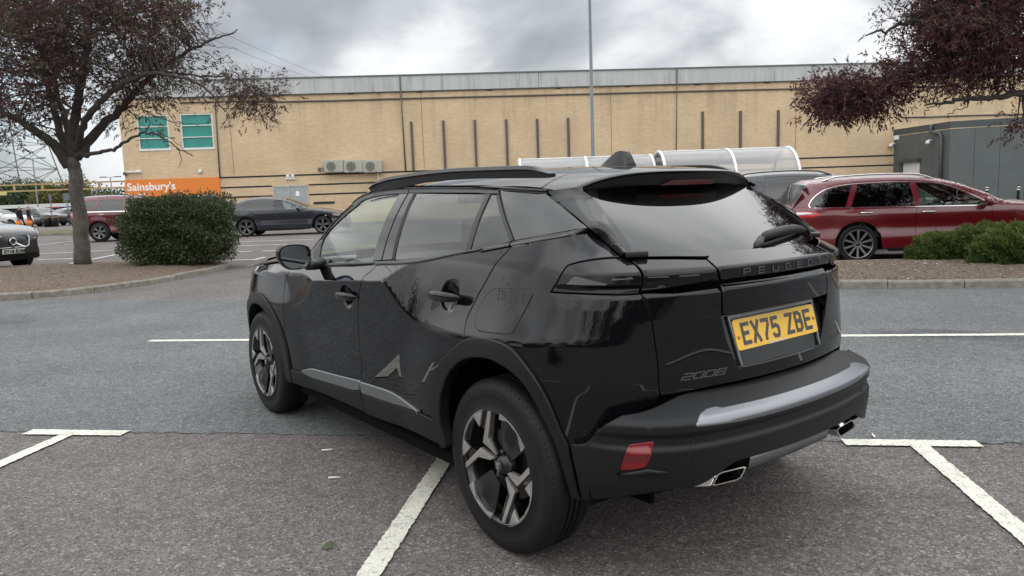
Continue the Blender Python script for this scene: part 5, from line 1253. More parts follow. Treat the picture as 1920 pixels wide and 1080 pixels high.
def wbox(x0, x1, z0, z1, y0, y1, mat, name, par=bld, bevel=0):
    mb = MB(); mb.box(((x0+x1)/2, (y0+y1)/2, (z0+z1)/2), (x1-x0, abs(y1-y0), z1-z0)); return mb.build(name, MAT[mat], par, bevel=bevel)
wins = [(wl((255, 216))[0], wl((314, 216))[0], wl((285, 281))[1], wl((285, 216))[1]), (wl((336, 213))[0], wl((397, 213))[0], wl((366, 279))[1], wl((366, 213))[1])]
# wall in pieces round the window openings
mb = MB()
def wp(x0, x1, z0, z1): mb.box(((x0+x1)/2, .15, (z0+z1)/2), (x1-x0, .3, z1-z0))
zw0 = min(wins[0][2], wins[1][2]); zw1_ = max(wins[0][3], wins[1][3])
V = [(XL, 0, 0), (XR, 0, 0), (XR, 0, ZP0), (XL, 0, ZP0)]; hl_ = []
from mathutils import geometry as _g
pts = [(XL, -.2), (XR, -.2), (XR, ZP0), (XL, ZP0)]; ed = []
for x0, x1, z0, z1 in wins:
    b_ = len(pts); pts += [(x0, z0), (x1, z0), (x1, z1), (x0, z1)]; ed += [(b_, b_+1), (b_+1, b_+2), (b_+2, b_+3), (b_+3, b_)]
v, e, f, *_ = _g.delaunay_2d_cdt([Vector(p) for p in pts], ed, [[0, 1, 2, 3]], 1, 1e-6)
Fc = []
for t in f:
    c = sum((Vector(v[i]) for i in t), Vector((0, 0)))/len(t)
    if not any(x0 < c[0] < x1 and z0 < c[1] < z1 for x0, x1, z0, z1 in wins): Fc.append(tuple(reversed(t)))
mesh('wall', [(p[0], 0, p[1]) for p in v], [tuple(reversed(q)) for q in Fc], MAT['buff_brick'], bld)
wbox(XL, XL+.3, -.2, ZP0, .02, 25, 'buff_brick', 'side_wall'); wbox(XL, XR, ZP0-.2, ZP0-.01, .3, 25, 'coping', 'roof_deck')
for x0, x1, z0, z1 in wins:
    mb = MB(); t = .07
    for bx in ((x0, x1, z0, z0+t), (x0, x1, z1-t, z1), (x0, x0+t, z0+t, z1-t), (x1-t, x1, z0+t, z1-t)): mb.box(((bx[0]+bx[1])/2, .06, (bx[2]+bx[3])/2), (bx[1]-bx[0], .10, bx[3]-bx[2]))
    for q in (1/3, 2/3): zz_ = z0+(z1-z0)*q; mb.box(((x0+x1)/2, .06, zz_), (x1-x0-2*t, .09, .05))
    w_ = mb.build('window', MAT['white_upvc'], bld)
    for q in range(3):
        za, zb = z0+(z1-z0)*q/3, z0+(z1-z0)*(q+1)/3; wbox(x0+.06, x1-.06, za+.03, zb-.03, .085, .11, 'teal', 'pane', w_)
    wbox(x0-.05, x1+.05, z0-.06, z0-.005, -.04, .05, 'white_upvc', 'sill', w_)
# parapet cladding: sheets between visible joints
jx = [XL-.05]+[wl((x, 160))[0] for x in (490, 750, 1010, 1268, 1520)]+[30, 36, 42, XR]
for x0, x1 in zip(jx[:-1], jx[1:]): wbox(x0+.012, x1-.012, ZP0-.02, ZP1, -.14, .3, 'cladding', 'parapet_sheet')
wbox(XL-.1, XR, ZP1+.002, ZP1+.075, -.19, .4, 'coping', 'parapet_coping'); wbox(XL-.05, XR, ZP0-.07, ZP0-.022, -.10, .0, 'coping', 'parapet_drip')
dx0, dx1 = wl((513, 360))[0], wl((577, 360))[0]
for z in (2.87, 2.29, 1.72):
    for x0, x1 in ((wl((413, 340))[0], dx0-.08 if z < 2.6 else XR), (dx1+.08, XR)) if z < 2.6 else ((wl((413, 340))[0], XR),):
        wbox(x0, x1, z-.045, z+.045, -.012, .01, 'dark_brick', 'brick_band')
wbox(dx1+.3, wl((534, 384))[0]+2.9, 1.16, 1.28, -.05, .01, 'dark_brick', 'brick_band'); wbox(XL, dx0-.08, 1.0, 1.09, -.03, .01, 'dark_brick', 'brick_band')
# service cable, downpipes, movement joints, fixing rails
mb = MB(); pts = [(wl(p)[0], -.05, wl(p)[1]+.02*math.sin(i*1.7)) for i, p in enumerate([(340, 193), (430, 190.5), (509, 196-5), (620, 188.5), (750, 185.5), (900, 182), (1100, 176), (1270, 171.5), (1430, 168.5), (1560, 165.5)])]
mb.tube(pts, .045, 6); mb.build('service_pipe', MAT['pipe_grey'], bld, True)
mb = MB(); pts = [(wl(p)[0], -.05, wl(p)[1]) for p in [(1676, 205), (1680, 214), (1692, 220), (1740, 219.5), (1800, 217), (1920, 214), (2000, 211)]]; mb.tube(pts, .04, 6); mb.build('service_pipe', MAT['pipe_grey'], bld, True)
for (xt, yt), (xb, yb), r_, mt_ in [((750, 142), (761, 322), .045, 'pipe_grey'), ((404, 195), (413, 332), .04, 'pipe_grey'), ((1268, 128), (1267, 300), .03, 'pipe_grey')]:
    x = wl((xt, yt))[0]; mb = MB(); mb.tube([(x, -.07 if yt > 150 else -.2, wl((xt, yt))[1]), (wl((xb, yb))[0], -.07, wl((xb, yb))[1])], r_, 6); mb.build('downpipe', MAT[mt_], bld, True)
for x in (432, 792, 1146, 1492): x_ = wl((x, 240))[0]; wbox(x_-.02, x_+.02, 3.0, ZP0-.08, -.004, .01, 'joint', 'movement_joint')
for x, yt in ((771, 228), (831, 226), (890, 225), (949, 224), (1007, 223), (1065, 221), (1317, 209.5), (1388, 208), (1459, 206.5)):
    x_, zt_ = wl((x, yt)); wbox(x_-.07, x_+.07, 2.93, zt_, -.10, .01, 'pipe_grey', 'wall_rail')
for i in range(10): x_ = wl((400+i*130, 168))[0]; wbox(x_-.25, x_+.1, ZP0-.115, ZP0-.075, -.05, .01, 'dark_brick', 'weep_vent')
# door
zt_ = wl((545, 348))[1]
for x0, x1, nm in ((dx0+.06, (dx0+dx1)/2-.01, 'door_leaf'), ((dx0+dx1)/2+.01, dx1-.06, 'door_leaf')): wbox(x0, x1, .02, zt_-.06, -.03, .02, 'door_grey', nm)
for x0, x1, z0, z1 in ((dx0, dx0+.055, 0, zt_), (dx1-.055, dx1, 0, zt_), (dx0, dx1, zt_-.055, zt_)): wbox(x0, x1, z0, z1, -.05, .01, 'cladding', 'door_frame')
x_, z_ = wl((558, 363)); wbox(x_-.10, x_+.10, z_-.14, z_+.14, -.036, -.031, 'sign_white', 'door_notice'); x_, z_ = wl((524, 361)); wbox(x_-.14, x_+.08, z_-.05, z_+.05, -.05, -.031, 'cladding', 'door_plate')
def wthing(name, label, cat, x, z, group=None):
    q = (math.cos(WA)*x, WD+math.sin(WA)*x, z+.12); return thing(name, label, cat, q, WA, group)
# lamps and cameras on the wall
x_, z_ = wl((545, 334)); t_ = wthing('wall_light', 'twin white security light above the grey double doors', 'light', x_, z_)
for dx in (-.14, .14): wbox(dx-.09, dx+.09, .04, .20, -.14, -.02, 'cam_white', 'lamp_head', t_, .02)
wbox(-.28, .28, -.08, .03, -.10, .0, 'cam_white', 'lamp_body', t_, .02)
x_, z_ = wl((375, 321)); t_ = wthing('wall_light', 'small white lamp just above the orange sign', 'light', x_, z_); wbox(-.06, .12, -.08, .08, -.16, 0, 'cam_white', 'lamp_body', t_, .03); wbox(-.02, .06, -.02, .02, -.02, .02, 'cam_white', 'bracket', t_)
x_, z_ = wl((252, 322)); t_ = wthing('security_camera', 'white bullet camera bracket left of the orange sign', 'camera', x_, z_); wbox(-.45, .35, -.05, .05, -.14, -.06, 'cam_white', 'arm', t_, .02); wbox(.15, .4, -.09, .09, -.10, 0, 'cam_white', 'housing', t_, .02)
mb = MB(); mb.tube([(-.5, -.1, .0), (-.5, -.1, -.18)], [.09, .11], 12); mb.build('camera_dome', MAT['ac_dark'], t_, True)
# air conditioners
for i, (xa, xb) in enumerate(((610, 645), (647.5, 681), (683, 717))):
    xa_, za_ = wl((xa, 326)); xb_, zb_ = wl((xb, 300)); t_ = wthing('air_conditioner', ['first of the cream air conditioning units beside two small wall vents', 'middle one of three cream air conditioning units on the brick wall', 'last of three cream air conditioning units, furthest from the wall vents'][i], 'air conditioner', (xa_+xb_)/2, za_, 'air conditioners on the wall')
    w_ = xb_-xa_; h_ = zb_-za_; wbox(-w_/2, w_/2, .06, h_, -.42, -.02, 'ac_case', 'case', t_, .02); wbox(-w_/2+.05, w_/2-.05, .12, h_-.06, -.428, -.42, 'ac_case', 'front_grille', t_)
    mb = MB(); mb.tube([(-w_*.12, -.425, h_*.52), (-w_*.12, -.437, h_*.52)], h_*.36, 28); f_ = mb.build('fan_grille', MAT['ac_dark'], t_)
    mb = MB()
    for rr in (.10, .18, .26, .33): mb.tube([(-w_*.12+h_*rr*math.cos(a), -.442, h_*.52+h_*rr*math.sin(a)) for a in np.linspace(0, 6.283, 24, endpoint=False)], .008, 4, closed=True)
    mb.build('fan_guard', MAT['ac_case'], f_); 
    for sx_ in (-.35, .35): wbox(sx_*w_-.03, sx_*w_+.03, 0, .06, -.42, .0, 'ac_dark', 'bracket', t_)
x_, z_ = wl((602, 318)); 
for dx in (-.08, .18): wbox(x_+dx-.08, x_+dx+.08, z_-.11, z_+.11, -.05, .01, 'ac_dark', 'wall_vent')
x_ = wl((709, 330))[0]; wbox(x_-.03, x_+.03, 1.75, 2.85, -.06, .01, 'cam_white', 'pipe_cover')
# orange sign
xa_, zt_ = wl((234, 333)); xb_, _ = wl((412, 333)); zb_ = wl((320, 396))[1]; zt_ = (wl((234, 337))[1]+wl((412, 333))[1])/2
sg = wthing('shop_sign', 'orange supermarket sign with white lettering on the brick wall', 'sign', (xa_+xb_)/2, zb_); W_ = xb_-xa_; H_ = zt_-zb_
wbox(-W_/2, W_/2, 0, H_, -.10, -.005, 'sign_orange', 'sign_panel', sg)
def text(body, size, loc, rot, mat, name, parent, bold=.0, ext=.006, shear=0):
    cu = bpy.data.curves.new(name, 'FONT'); cu.body = body; cu.size = size; cu.extrude = ext; cu.offset = bold; cu.shear = shear; cu.resolution_u = 4
    ob = bpy.data.objects.new(name, cu); col.objects.link(ob); dg = bpy.context.evaluated_depsgraph_get(); me = bpy.data.meshes.new_from_object(ob.evaluated_get(dg)); bpy.data.objects.remove(ob)
    me.materials.clear(); me.materials.append(mat); o = link(bpy.data.objects.new(name, me), parent); o.location = loc; o.rotation_euler = rot; return o
zt2 = H_-.62
text("Sainsbury's", .62, (-W_/2+.12, -.107, zt2), (R(90), 0, 0), MAT['sign_white'], 'sign_lettering', sg, .012)
text("Low Hall", .26, (-W_/2+.14, -.107, zt2-.34), (R(90), 0, 0), MAT['sign_white'], 'sign_lettering', sg, .006)
for x0, x1, z0, z1, m_ in ((-W_/2+.08, -W_*.12, .52, .72, 'sign_yellow'), (-W_*.10, W_*.09, .50, .76, 'sign_red'), (W_*.13, W_*.46, .62, .86, 'sign_white'), (W_*.13, W_*.46, .2, .5, 'sign_white')): wbox(x0, x1, z0, z1, -.106, -.100, m_, 'sign_strip', sg)
# ------------------------------------------------------------------ grey clad annex
pmat('annex_grey', (.085, .098, .098), .55, noise=.10, nscale=1.5); pmat('annex_dark', (.05, .062, .066), .5); pmat('annex_side', (.085, .098, .098), .55, noise=.10, nscale=1.5); pmat('shutter_white', (.6, .6, .6), .5)
AN = [np.array(p) for p in ((23.75, 46.45), (24.25, 41.45), (27.6, 40.2), (58.0, 29.0), (62, 45))]; AH = 4.42
an = thing('annex', 'grey metal clad annex with dark fascia and white door against the brick wall', 'building', (AN[1][0], AN[1][1], .12))
def face(p, q, pw, name, skip=None):
    d = q-p; l = np.linalg.norm(d); d /= l; n = np.array([d[1], -d[0]]); n = n if n@(-(p+q)/2) > 0 else -n; k_ = max(1, int(round(l/pw))); rz = math.atan2(d[1], d[0])
    for i in range(k_):
        t0, t1 = l*i/k_+.008, l*(i+1)/k_-.008; c = p+d*(t0+t1)/2-n*.05-AN[1]; mb = MB(); z0 = 0
        mb.box((c[0], c[1], (AH-.4)/2), (t1-t0, .1, AH-.4), rz); mb.build('wall_panel', MAT['annex_grey'], an)
    c = (p+q)/2-n*.04-AN[1]; mb = MB(); mb.box((c[0], c[1], AH-.18), (l+.02, .16, .36), rz); mb.build('fascia', MAT['annex_dark'], an)
    return d, n, rz, l
face(AN[0], AN[1], 1.25, 'a'); d2, n2, rz2, l2 = face(AN[1], AN[2], 1.1, 'b'); face(AN[2], AN[3], 1.15, 'c')
mb = MB(); mb.add([(p[0]-AN[1][0], p[1]-AN[1][1], AH-.45) for p in AN], [(0, 1, 2, 3, 4)]); mb.build('roof_deck', MAT['annex_dark'], an)
mb = MB()
inner = [p+((np.mean(AN, axis=0)-p)/np.linalg.norm(np.mean(AN, axis=0)-p))*.16 for p in AN]
mb.add([(p[0]-AN[1][0], p[1]-AN[1][1], z) for z in (0, AH-.5) for p in inner], [(i, (i+1) % 5, (i+1) % 5+5, i+5) for i in range(5)]); mb.build('inner_wall', MAT['annex_dark'], an)
d1_ = (AN[1]-AN[0])/np.linalg.norm(AN[1]-AN[0]); n1_ = np.array([d1_[1], -d1_[0]]); n1_ = n1_ if n1_@(-AN[0]) > 0 else -n1_; rz1 = math.atan2(d1_[1], d1_[0])
def on_face(p, q, px):    # intersect pixel ray with the vertical face through p,q
    dd = ray(px)[0]; e = q-p; A_ = np.array([[dd[0], -e[0]], [dd[1], -e[1]]]); t, s = np.linalg.solve(A_, p); return CAM+dd*t, s
def fbox(pxa, pxb, mat, name, thick=.06, par=None, z0=None, bevel=0):
    a, s0 = on_face(AN[0], AN[1], pxa); b, s1 = on_face(AN[0], AN[1], pxb); c = (a+b)/2; zl, zh = sorted((a[2], b[2])); zl = zl if z0 is None else z0
    w_ = np.linalg.norm((a-b)[:2]); o_ = c[:2]+n1_*(thick/2+.005)-AN[1]; mb = MB(); mb.box((o_[0], o_[1], (zl+zh)/2-.12), (w_, thick, zh-zl), rz1); return mb.build(name, MAT[mat], par or an, bevel=bevel)
fbox((1695, 304), (1724, 340), 'shutter_white', 'door_leaf', .05, z0=.15); fbox((1689, 300), (1727, 303.5), 'annex_dark', 'door_hood', .25); fbox((1690, 304), (1694.5, 340), 'annex_dark', 'door_jamb', .12, z0=.15)
fbox((1677, 252), (1686, 261), 'sign_white', 'wall_notice', .03)
a, s = on_face(AN[0], AN[1], (1751, 233)); b_, s = on_face(AN[0], AN[1], (1766, 250)); g_, s = on_face(AN[0], AN[1], (1768, 330))
mb = MB(); pt_ = lambda q: (q[0]+n1_[0]*.14-AN[1][0], q[1]+n1_[1]*.14-AN[1][1], q[2]-.12)
mb.tube([pt_(a), pt_(on_face(AN[0], AN[1], (1749, 245))[0]), pt_(on_face(AN[0], AN[1], (1756, 249))[0]), pt_(b_), pt_(on_face(AN[0], AN[1], (1769, 256))[0]), (pt_(g_)[0], pt_(g_)[1], .1)], .09, 8); mb.build('downpipe', MAT['annex_dark'], an, True)
for (p, lab) in (((1679, 270), 'white dome security camera beside the small notice on the grey annex'), ((1749, 264), 'white bullet security camera next to the downpipe of the grey annex')):
    q, s = on_face(AN[0], AN[1], p); c_ = q[:2]+n1_*.0; t_ = thing('security_camera', lab, 'camera', (c_[0], c_[1], q[2]), rz1)
    sg_ = -1 if n1_@np.array([-math.sin(rz1), math.cos(rz1)]) < 0 else 1
    mb = MB(); mb.tube([(0, sg_*0.0, 0), (0, sg_*.22, .04), (0, sg_*.30, -.02)], .05, 8); mb.build('arm', MAT['cam_white'], t_, True); mb = MB(); mb.tube([(0, sg_*.30, .02), (0, sg_*.30, -.10), (0, sg_*.30, -.18)], [.08, .13, .08], 12); mb.build('camera_head', MAT['cam_white'], t_, True)
# bollards in front of the annex
for px_, lab in (((1851, 346), 'black bollard with white bands in front of the annex, closer to its corner'), ((1910, 345), 'black bollard with white bands in front of the annex, further from its corner')):
    q = atY([px_], 36.0)[0]; t_ = thing('bollard', lab, 'bollard', (q[0], q[1], .12), 0, 'bollards by the annex'); h_ = q[2]-.12
    mb = MB(); mb.tube([(0, 0, 0), (0, 0, h_-.04), (0, 0, h_)], [.062, .062, .04], 14); mb.build('post', MAT['satin_black'], t_, True)
    for z in (h_-.28, h_-.16): mb = MB(); mb.tube([(0, 0, z), (0, 0, z+.045)], .0645, 14); mb.build('reflective_band', MAT['sign_white'], t_, True)
# ------------------------------------------------------------------ trolley shelters
mt, nt, b, L = new_mat('poly_sheet'); nt.nodes.remove(b); tr = N(nt, 'ShaderNodeBsdfTransparent'); df = N(nt, 'ShaderNodeBsdfDiffuse'); df.inputs[0].default_value = (.72, .73, .73, 1); tl_ = N(nt, 'ShaderNodeBsdfTranslucent'); tl_.inputs[0].default_value = (.72, .73, .73, 1); ms = N(nt, 'ShaderNodeMixShader', i_0=.5); L(df.outputs[0], ms.inputs[1]); L(tl_.outputs[0], ms.inputs[2])
gl_s = N(nt, 'ShaderNodeBsdfGlossy', i_Roughness=.15); fr = N(nt, 'ShaderNodeFresnel', i_IOR=1.5); m2 = N(nt, 'ShaderNodeMixShader', i_0=.40); L(tr.outputs[0], m2.inputs[1]); L(ms.outputs[0], m2.inputs[2]); m3 = N(nt, 'ShaderNodeMixShader'); L(fr.outputs[0], m3.inputs[0]); L(m2.outputs[0], m3.inputs[1]); L(gl_s.outputs[0], m3.inputs[2]); L(m3.outputs[0], nt.nodes['Material Output'].inputs[0])
pmat('hoop_white', (.66, .67, .68), .4, .3)
def shelter(label, pxs, Yn, ztop_, dep=2.1):
    xs = [float(atY([(p, 330)], Yn)[0][0]) for p in pxs]; x0 = xs[0]; g0 = float(gz(Yn)); t_ = thing('trolley_shelter', label, 'shelter', (x0, Yn, g0), 0, 'trolley shelters'); rr = dep/2; zc = ztop_-rr-g0
    prof = [(0, 0), (0, zc)]+[(rr-rr*math.cos(a), zc+rr*math.sin(a)) for a in np.linspace(.15, math.pi-.15, 18)]+[(dep, zc), (dep, 0)]
    for x in xs: mb = MB(); mb.tube([(x-x0, y, z) for y, z in prof], .042, 8); mb.build('hoop', MAT['hoop_white'], t_, True)
    for xa, xb in zip(xs[:-1], xs[1:]):
        V = []; n = 20; A_ = np.linspace(.0, math.pi, n)
        for a in A_: y, z = rr-(rr-.01)*math.cos(a), zc+(rr-.01)*math.sin(a); V += [(xa-x0+.03, y, z), (xb-x0-.03, y, z)]
        mesh('roof_sheet', V, [(2*i, 2*i+1, 2*i+3, 2*i+2) for i in range(n-1)], MAT['poly_sheet'], t_, True)
        mb = MB(); mb.add([(xa-x0+.05, dep+.0, .25), (xb-x0-.05, dep, .25), (xb-x0-.05, dep, zc-.02), (xa-x0+.05, dep, zc-.02)], [(0, 1, 2, 3)]); mb.build('back_sheet', MAT['poly_sheet'], t_)
        for y, z in ((0, zc), (dep, zc), (dep, .55), (rr, zc+rr)): mb = MB(); mb.tube([(xa-x0, y, z), (xb-x0, y, z)], .024, 6); mb.build('rail', MAT['hoop_white'], t_, True)
    V = [(xs[-1]-x0, y, z) for y, z in prof[2:-2]]; mb = MB(); mb.add(V, [tuple(range(len(V)))]); mb.build('end_sheet', MAT['poly_sheet'], t_)
    return t_
shelter('white hooped trolley shelter with curved clear roof, behind the black car', (976, 1104, 1232), 20.0, 2.36)
shelter('white hooped trolley shelter with curved clear roof, nearer the red estate car', (1250, 1383, 1502), 19.6, 2.42)
# ------------------------------------------------------------------ lamp posts
pmat('galv', (.13, .15, .16), .5, .5)
def lamp_post(label, px, Y, h, r0=.075, arms=2, grp=None, sc=1.0):
    q = atY([px], Y)[0]; g0 = float(gz(Y)); t_ = thing('lamp_post', label, 'lamp post', (q[0], Y, g0), 0, grp)
    mb = MB(); mb.tube([(0, 0, 0), (0, 0, 1.3), (0, 0, 1.35), (0, 0, h)], [r0*1.35, r0*1.35, r0, r0*.7], 12); mb.build('column', MAT['galv'], t_, True)
    for s in ((-1, 1) if arms == 2 else (1,)):
        mb = MB(); mb.tube([(0, 0, h-.05), (s*.5*sc, 0, h+.02)], .03, 6); mb.build('arm', MAT['galv'], t_, True); mb = MB(); mb.box((s*.85*sc, 0, h+.02), (.75*sc, .28, .12)); mb.build('lantern', MAT['galv'], t_, bevel=.03)
    return t_
lamp_post('tall plain grey lamp post rising between the shelters and brick wall', (1112, 300), 30.0, 10.4)
# ------------------------------------------------------------------ left distance
FG = 'lamp posts beyond the car park'
def far_post(px_top, Y, lab, arms): q = atY([px_top], Y)[0]; lamp_post(lab, (px_top[0], px_top[1]), Y, q[2]-.12, .07, arms)
far_post((61, 297), 75, 'tall twin-arm lamp post standing before the electricity pylon', 2); far_post((207, 332), 88, 'slim twin-arm lamp post left of the brick wall corner', 2); far_post((172, 358), 92, 'short single-arm lamp post far beyond the tree trunk', 1)
pmat('gantry_yellow', (.36, .26, .11), .6); pmat('gantry_band', (.50, .47, .16), .6); pmat('steel_dark', (.10, .105, .11), .6, .4)
def at(px, Y): return atY([px], Y)[0]
Yg = 52.0; a = at((-150, 352), Yg); b = at((128, 341), Yg); b2 = at((238, 336), Yg)
g = thing('height_barrier', 'long yellow height barrier gantry spanning the far entrance', 'barrier', (b2[0], Yg, .12)); zt, zb = 3.16, 2.66
mb = MB()
for z in (zt, zb+.08): mb = MB(); mb.box(((a[0]-b2[0])/2, 0, z), (b2[0]-a[0], .10, .10)); mb.build('beam', MAT['gantry_yellow'], g)
for i in range(14): x = -i*1.95; mb = MB(); mb.box((x, 0, (zt+zb)/2+.04), (.14, .08, zt-zb)); mb.build('strut', MAT['gantry_yellow'], g)
mb = MB(); mb.box((-10.6, -.09, zb-.05), (4.6, .03, .24)); mb.build('clearance_board', MAT['gantry_band'], g)
for x in (0, -13, -26): mb = MB(); mb.box((x, .02, zt/2), (.16, .16, zt)); mb.build('post', MAT['gantry_yellow'], g)
# pylon
def pylon(px_base, Y, h, bw):
    q = at(px_base, Y); t_ = thing('electricity_pylon', 'grey steel lattice electricity pylon behind the height barrier', 'pylon', (q[0], Y, 0))
    lv = [0, 5, 10, 15, 20, 25, 30, 35, 40, h]; wd = lambda z: bw*(1-z/h)**1.0*.5+.5
    for sx in (-1, 1):
        for sy in (-1, 1): mb = MB(); mb.tube([(sx*wd(z), sy*wd(z), z) for z in lv], .13, 4); mb.build('leg', MAT['steel_dark'], t_)
    for i in range(len(lv)-1):
        z0, z1 = lv[i], lv[i+1]
        mb = MB()
        for (s0, s1) in (((-1, -1), (1, -1)), ((1, -1), (1, 1)), ((1, 1), (-1, 1)), ((-1, 1), (-1, -1))):
            A_ = (s0[0]*wd(z0), s0[1]*wd(z0), z0); B_ = (s1[0]*wd(z1), s1[1]*wd(z1), z1); C_ = (s1[0]*wd(z0), s1[1]*wd(z0), z0); D_ = (s0[0]*wd(z1), s0[1]*wd(z1), z1)
            mb.tube([A_, B_], .07, 4); mb.tube([C_, D_], .07, 4); mb.tube([D_, B_], .06, 4)
        mb.build('bracing', MAT['steel_dark'], t_)['kind'] = 'stuff'
    for z in (28, 35, 42): mb = MB(); mb.tube([(-7, 0, z), (0, 0, z+1.2), (7, 0, z)], .15, 4); mb.build('cross_arm', MAT['steel_dark'], t_)
    return q
pq = pylon((20, 395), 150, 46, 15)
for i, (p0, p1) in enumerate((((330, 20), (620, 148)), ((372, 62), (585, 146)), ((390, 118), (490, 146)))):
    A_ = at(p0, 110); B_ = at(p1, 165); d = B_-A_; pts = [A_+d*t+np.array([0, 0, -1.2*4*t*(1-t)*.3]) for t in np.linspace(-1.4, 1.6, 16)]; mb = MB(); mb.tube(pts, .028, 4); o = mb.build('power_line', MAT['steel_dark'], None); tag(o, ['uppermost thin overhead power line above the ash tree twigs', 'middle overhead power line, the thickest of the three behind the twigs', 'lowest overhead power line, just above the supermarket parapet'][i], 'cable', 'power lines')
# canopy, hoarding, wall beyond
pmat('canopy_white', (.55, .56, .56), .6); pmat('hoarding', (.05, .03, .09), .6); pmat('van_red', (.5, .04, .02), .5)
q = at((-60, 388), 85); q2 = at((132, 383), 85); t_ = thing('walkway_canopy', 'long low white walkway canopy behind the far parked cars', 'canopy', (q[0], 85, .12)); L_ = q2[0]-q[0]
mb = MB(); mb.box((L_/2, 0, 1.95), (L_, 2.2, .38)); mb.build('roof', MAT['canopy_white'], t_)
for i in range(8): mb = MB(); mb.box((i*L_/7, 0, .9), (.12, .12, 1.8)); mb.build('post', MAT['steel_dark'], t_)
mb = MB(); mb.box((L_*.72, 1.6, .95), (L_*.5, .1, 1.7)); mb.build('panel_wall', MAT['hoarding'], t_)
q = at((122, 380), 86.5); t_ = thing('notice_board', 'red notice board seen beside the tree trunk', 'sign', (q[0], 84, .12)); mb = MB(); mb.box((0, 0, 1.9), (1.6, .08, .5)); mb.build('board', MAT['van_red'], t_); mb = MB(); mb.box((0, .06, .85), (.1, .06, 1.7)); mb.build('post', MAT['steel_dark'], t_)
for px_, Y_ in (((96, 388), 66), ((125, 372), 64)):
    q = at(px_, Y_); t_ = thing('road_sign', ['thin grey sign post beside the shoppers', 'grey backed road sign on a pole left of the tree trunk'][px_[0] > 100], 'sign', (q[0], Y_, .12)); zt_ = q[2]+(.3 if px_[0] > 100 else 1.0); mb = MB(); mb.tube([(0, 0, 0), (0, 0, zt_)], .045, 6); mb.build('pole', MAT['galv'], t_, True); mb = MB(); mb.box((0, -.04, zt_-.3), (.55 if px_[0] > 100 else .2, .03, .6)); mb.build('sign_plate', MAT['galv'], t_)
# verge strip with kerb beyond the first lane
pmat('verge', (.07, .085, .03), .95, noise=.4, nscale=4)
p0, p1 = ground((-40, 446)), ground((138, 441)); 
vg = thing('grass_verge', 'narrow grass verge with kerb in front of the shoppers', 'verge', (p1[0], p1[1], float(gz(p1[1])))); dxy = p0-p1; l = np.hypot(dxy[0], dxy[1]); rz_ = math.atan2(dxy[1], dxy[0]); dd = np.array([math.cos(rz_), math.sin(rz_)]); nn_ = np.array([-dd[1], dd[0]]); nn_ = nn_ if nn_[1] > 0 else -nn_
for i in range(int(l/1.0)): c = dd*(i+.5); mb = MB(); mb.box((c[0], c[1], .06), (.985, .14, .14), rz_); mb.build('kerb_stone', MAT['kerb_stone'], vg)
c = dd*l/2+nn_*2.6; mb = MB(); mb.box((c[0], c[1], .07), (l, 5.0, .12), rz_); mb.build('turf', MAT['verge'], vg)
# two black bollards and shoppers
for i, (px_, lb) in enumerate((((91, 428), 'stubby black litter bin beside the thin sign post'), ((104, 428), 'stubby black litter bin closer to the tree trunk'))):
    q = at(px_, 62); t_ = thing('litter_bin', lb, 'bin', (q[0], 62, .12)); mb = MB(); mb.tube([(0, 0, 0), (0, 0, .9), (0, 0, 1.0)], [.28, .3, .2], 12); mb.build('bin_body', MAT['satin_black'], t_, True); mb = MB(); mb.tube([(0, 0, .78), (0, 0, .82)], .305, 12); mb.build('bin_band', MAT['gantry_yellow'], t_, True)
# ------------------------------------------------------------------ other cars
def paint(name, c, flake=0):
    return pmat(name, c, rough=.28, metal=flake, coat=1.0, coat_r=.012)
paint('paint_red', (.125, .004, .010), 0); paint('paint_navy', (.008, .010, .018), .2); paint('paint_maroon', (.10, .010, .018), .2)
paint('paint_charcoal', (.014, .014, .016), .2); paint('paint_white', (.62, .63, .63)); paint('paint_grey', (.05, .055, .06), .4); paint('paint_silver', (.42, .43, .44), .6); paint('paint_blue', (.02, .03, .06), .3)
pmat('lamp_clear', (.55, .55, .55), .08, .5, coat=1); pmat('car_chrome', (.7, .7, .7), .18, 1); pmat('alloy', (.30, .30, .31), .32, .9); pmat('alloy_dark', (.06, .06, .065), .3, .8)
pmat('car_red_lens', (.45, .01, .012), .12, coat=1); pmat('cabin', (.05, .05, .052), .8); pmat('cabin_light', (.25, .25, .24), .8)
glassmat('cg_clear', (.62, .74, .70), 1.6); glassmat('cg_dark', (.04, .045, .05), 1.75); glassmat('cg_screen', (.5, .58, .55), 1.8)
def arc(yc, r, zc, z0, n=14, rev=False):
    a0 = math.asin(max(-1, min(1, (z0-zc)/r))); A_ = np.linspace(a0, math.pi-a0, n); p = [(yc+r*math.cos(a), zc+r*math.sin(a)) for a in A_]
    return p[::-1] if rev else p
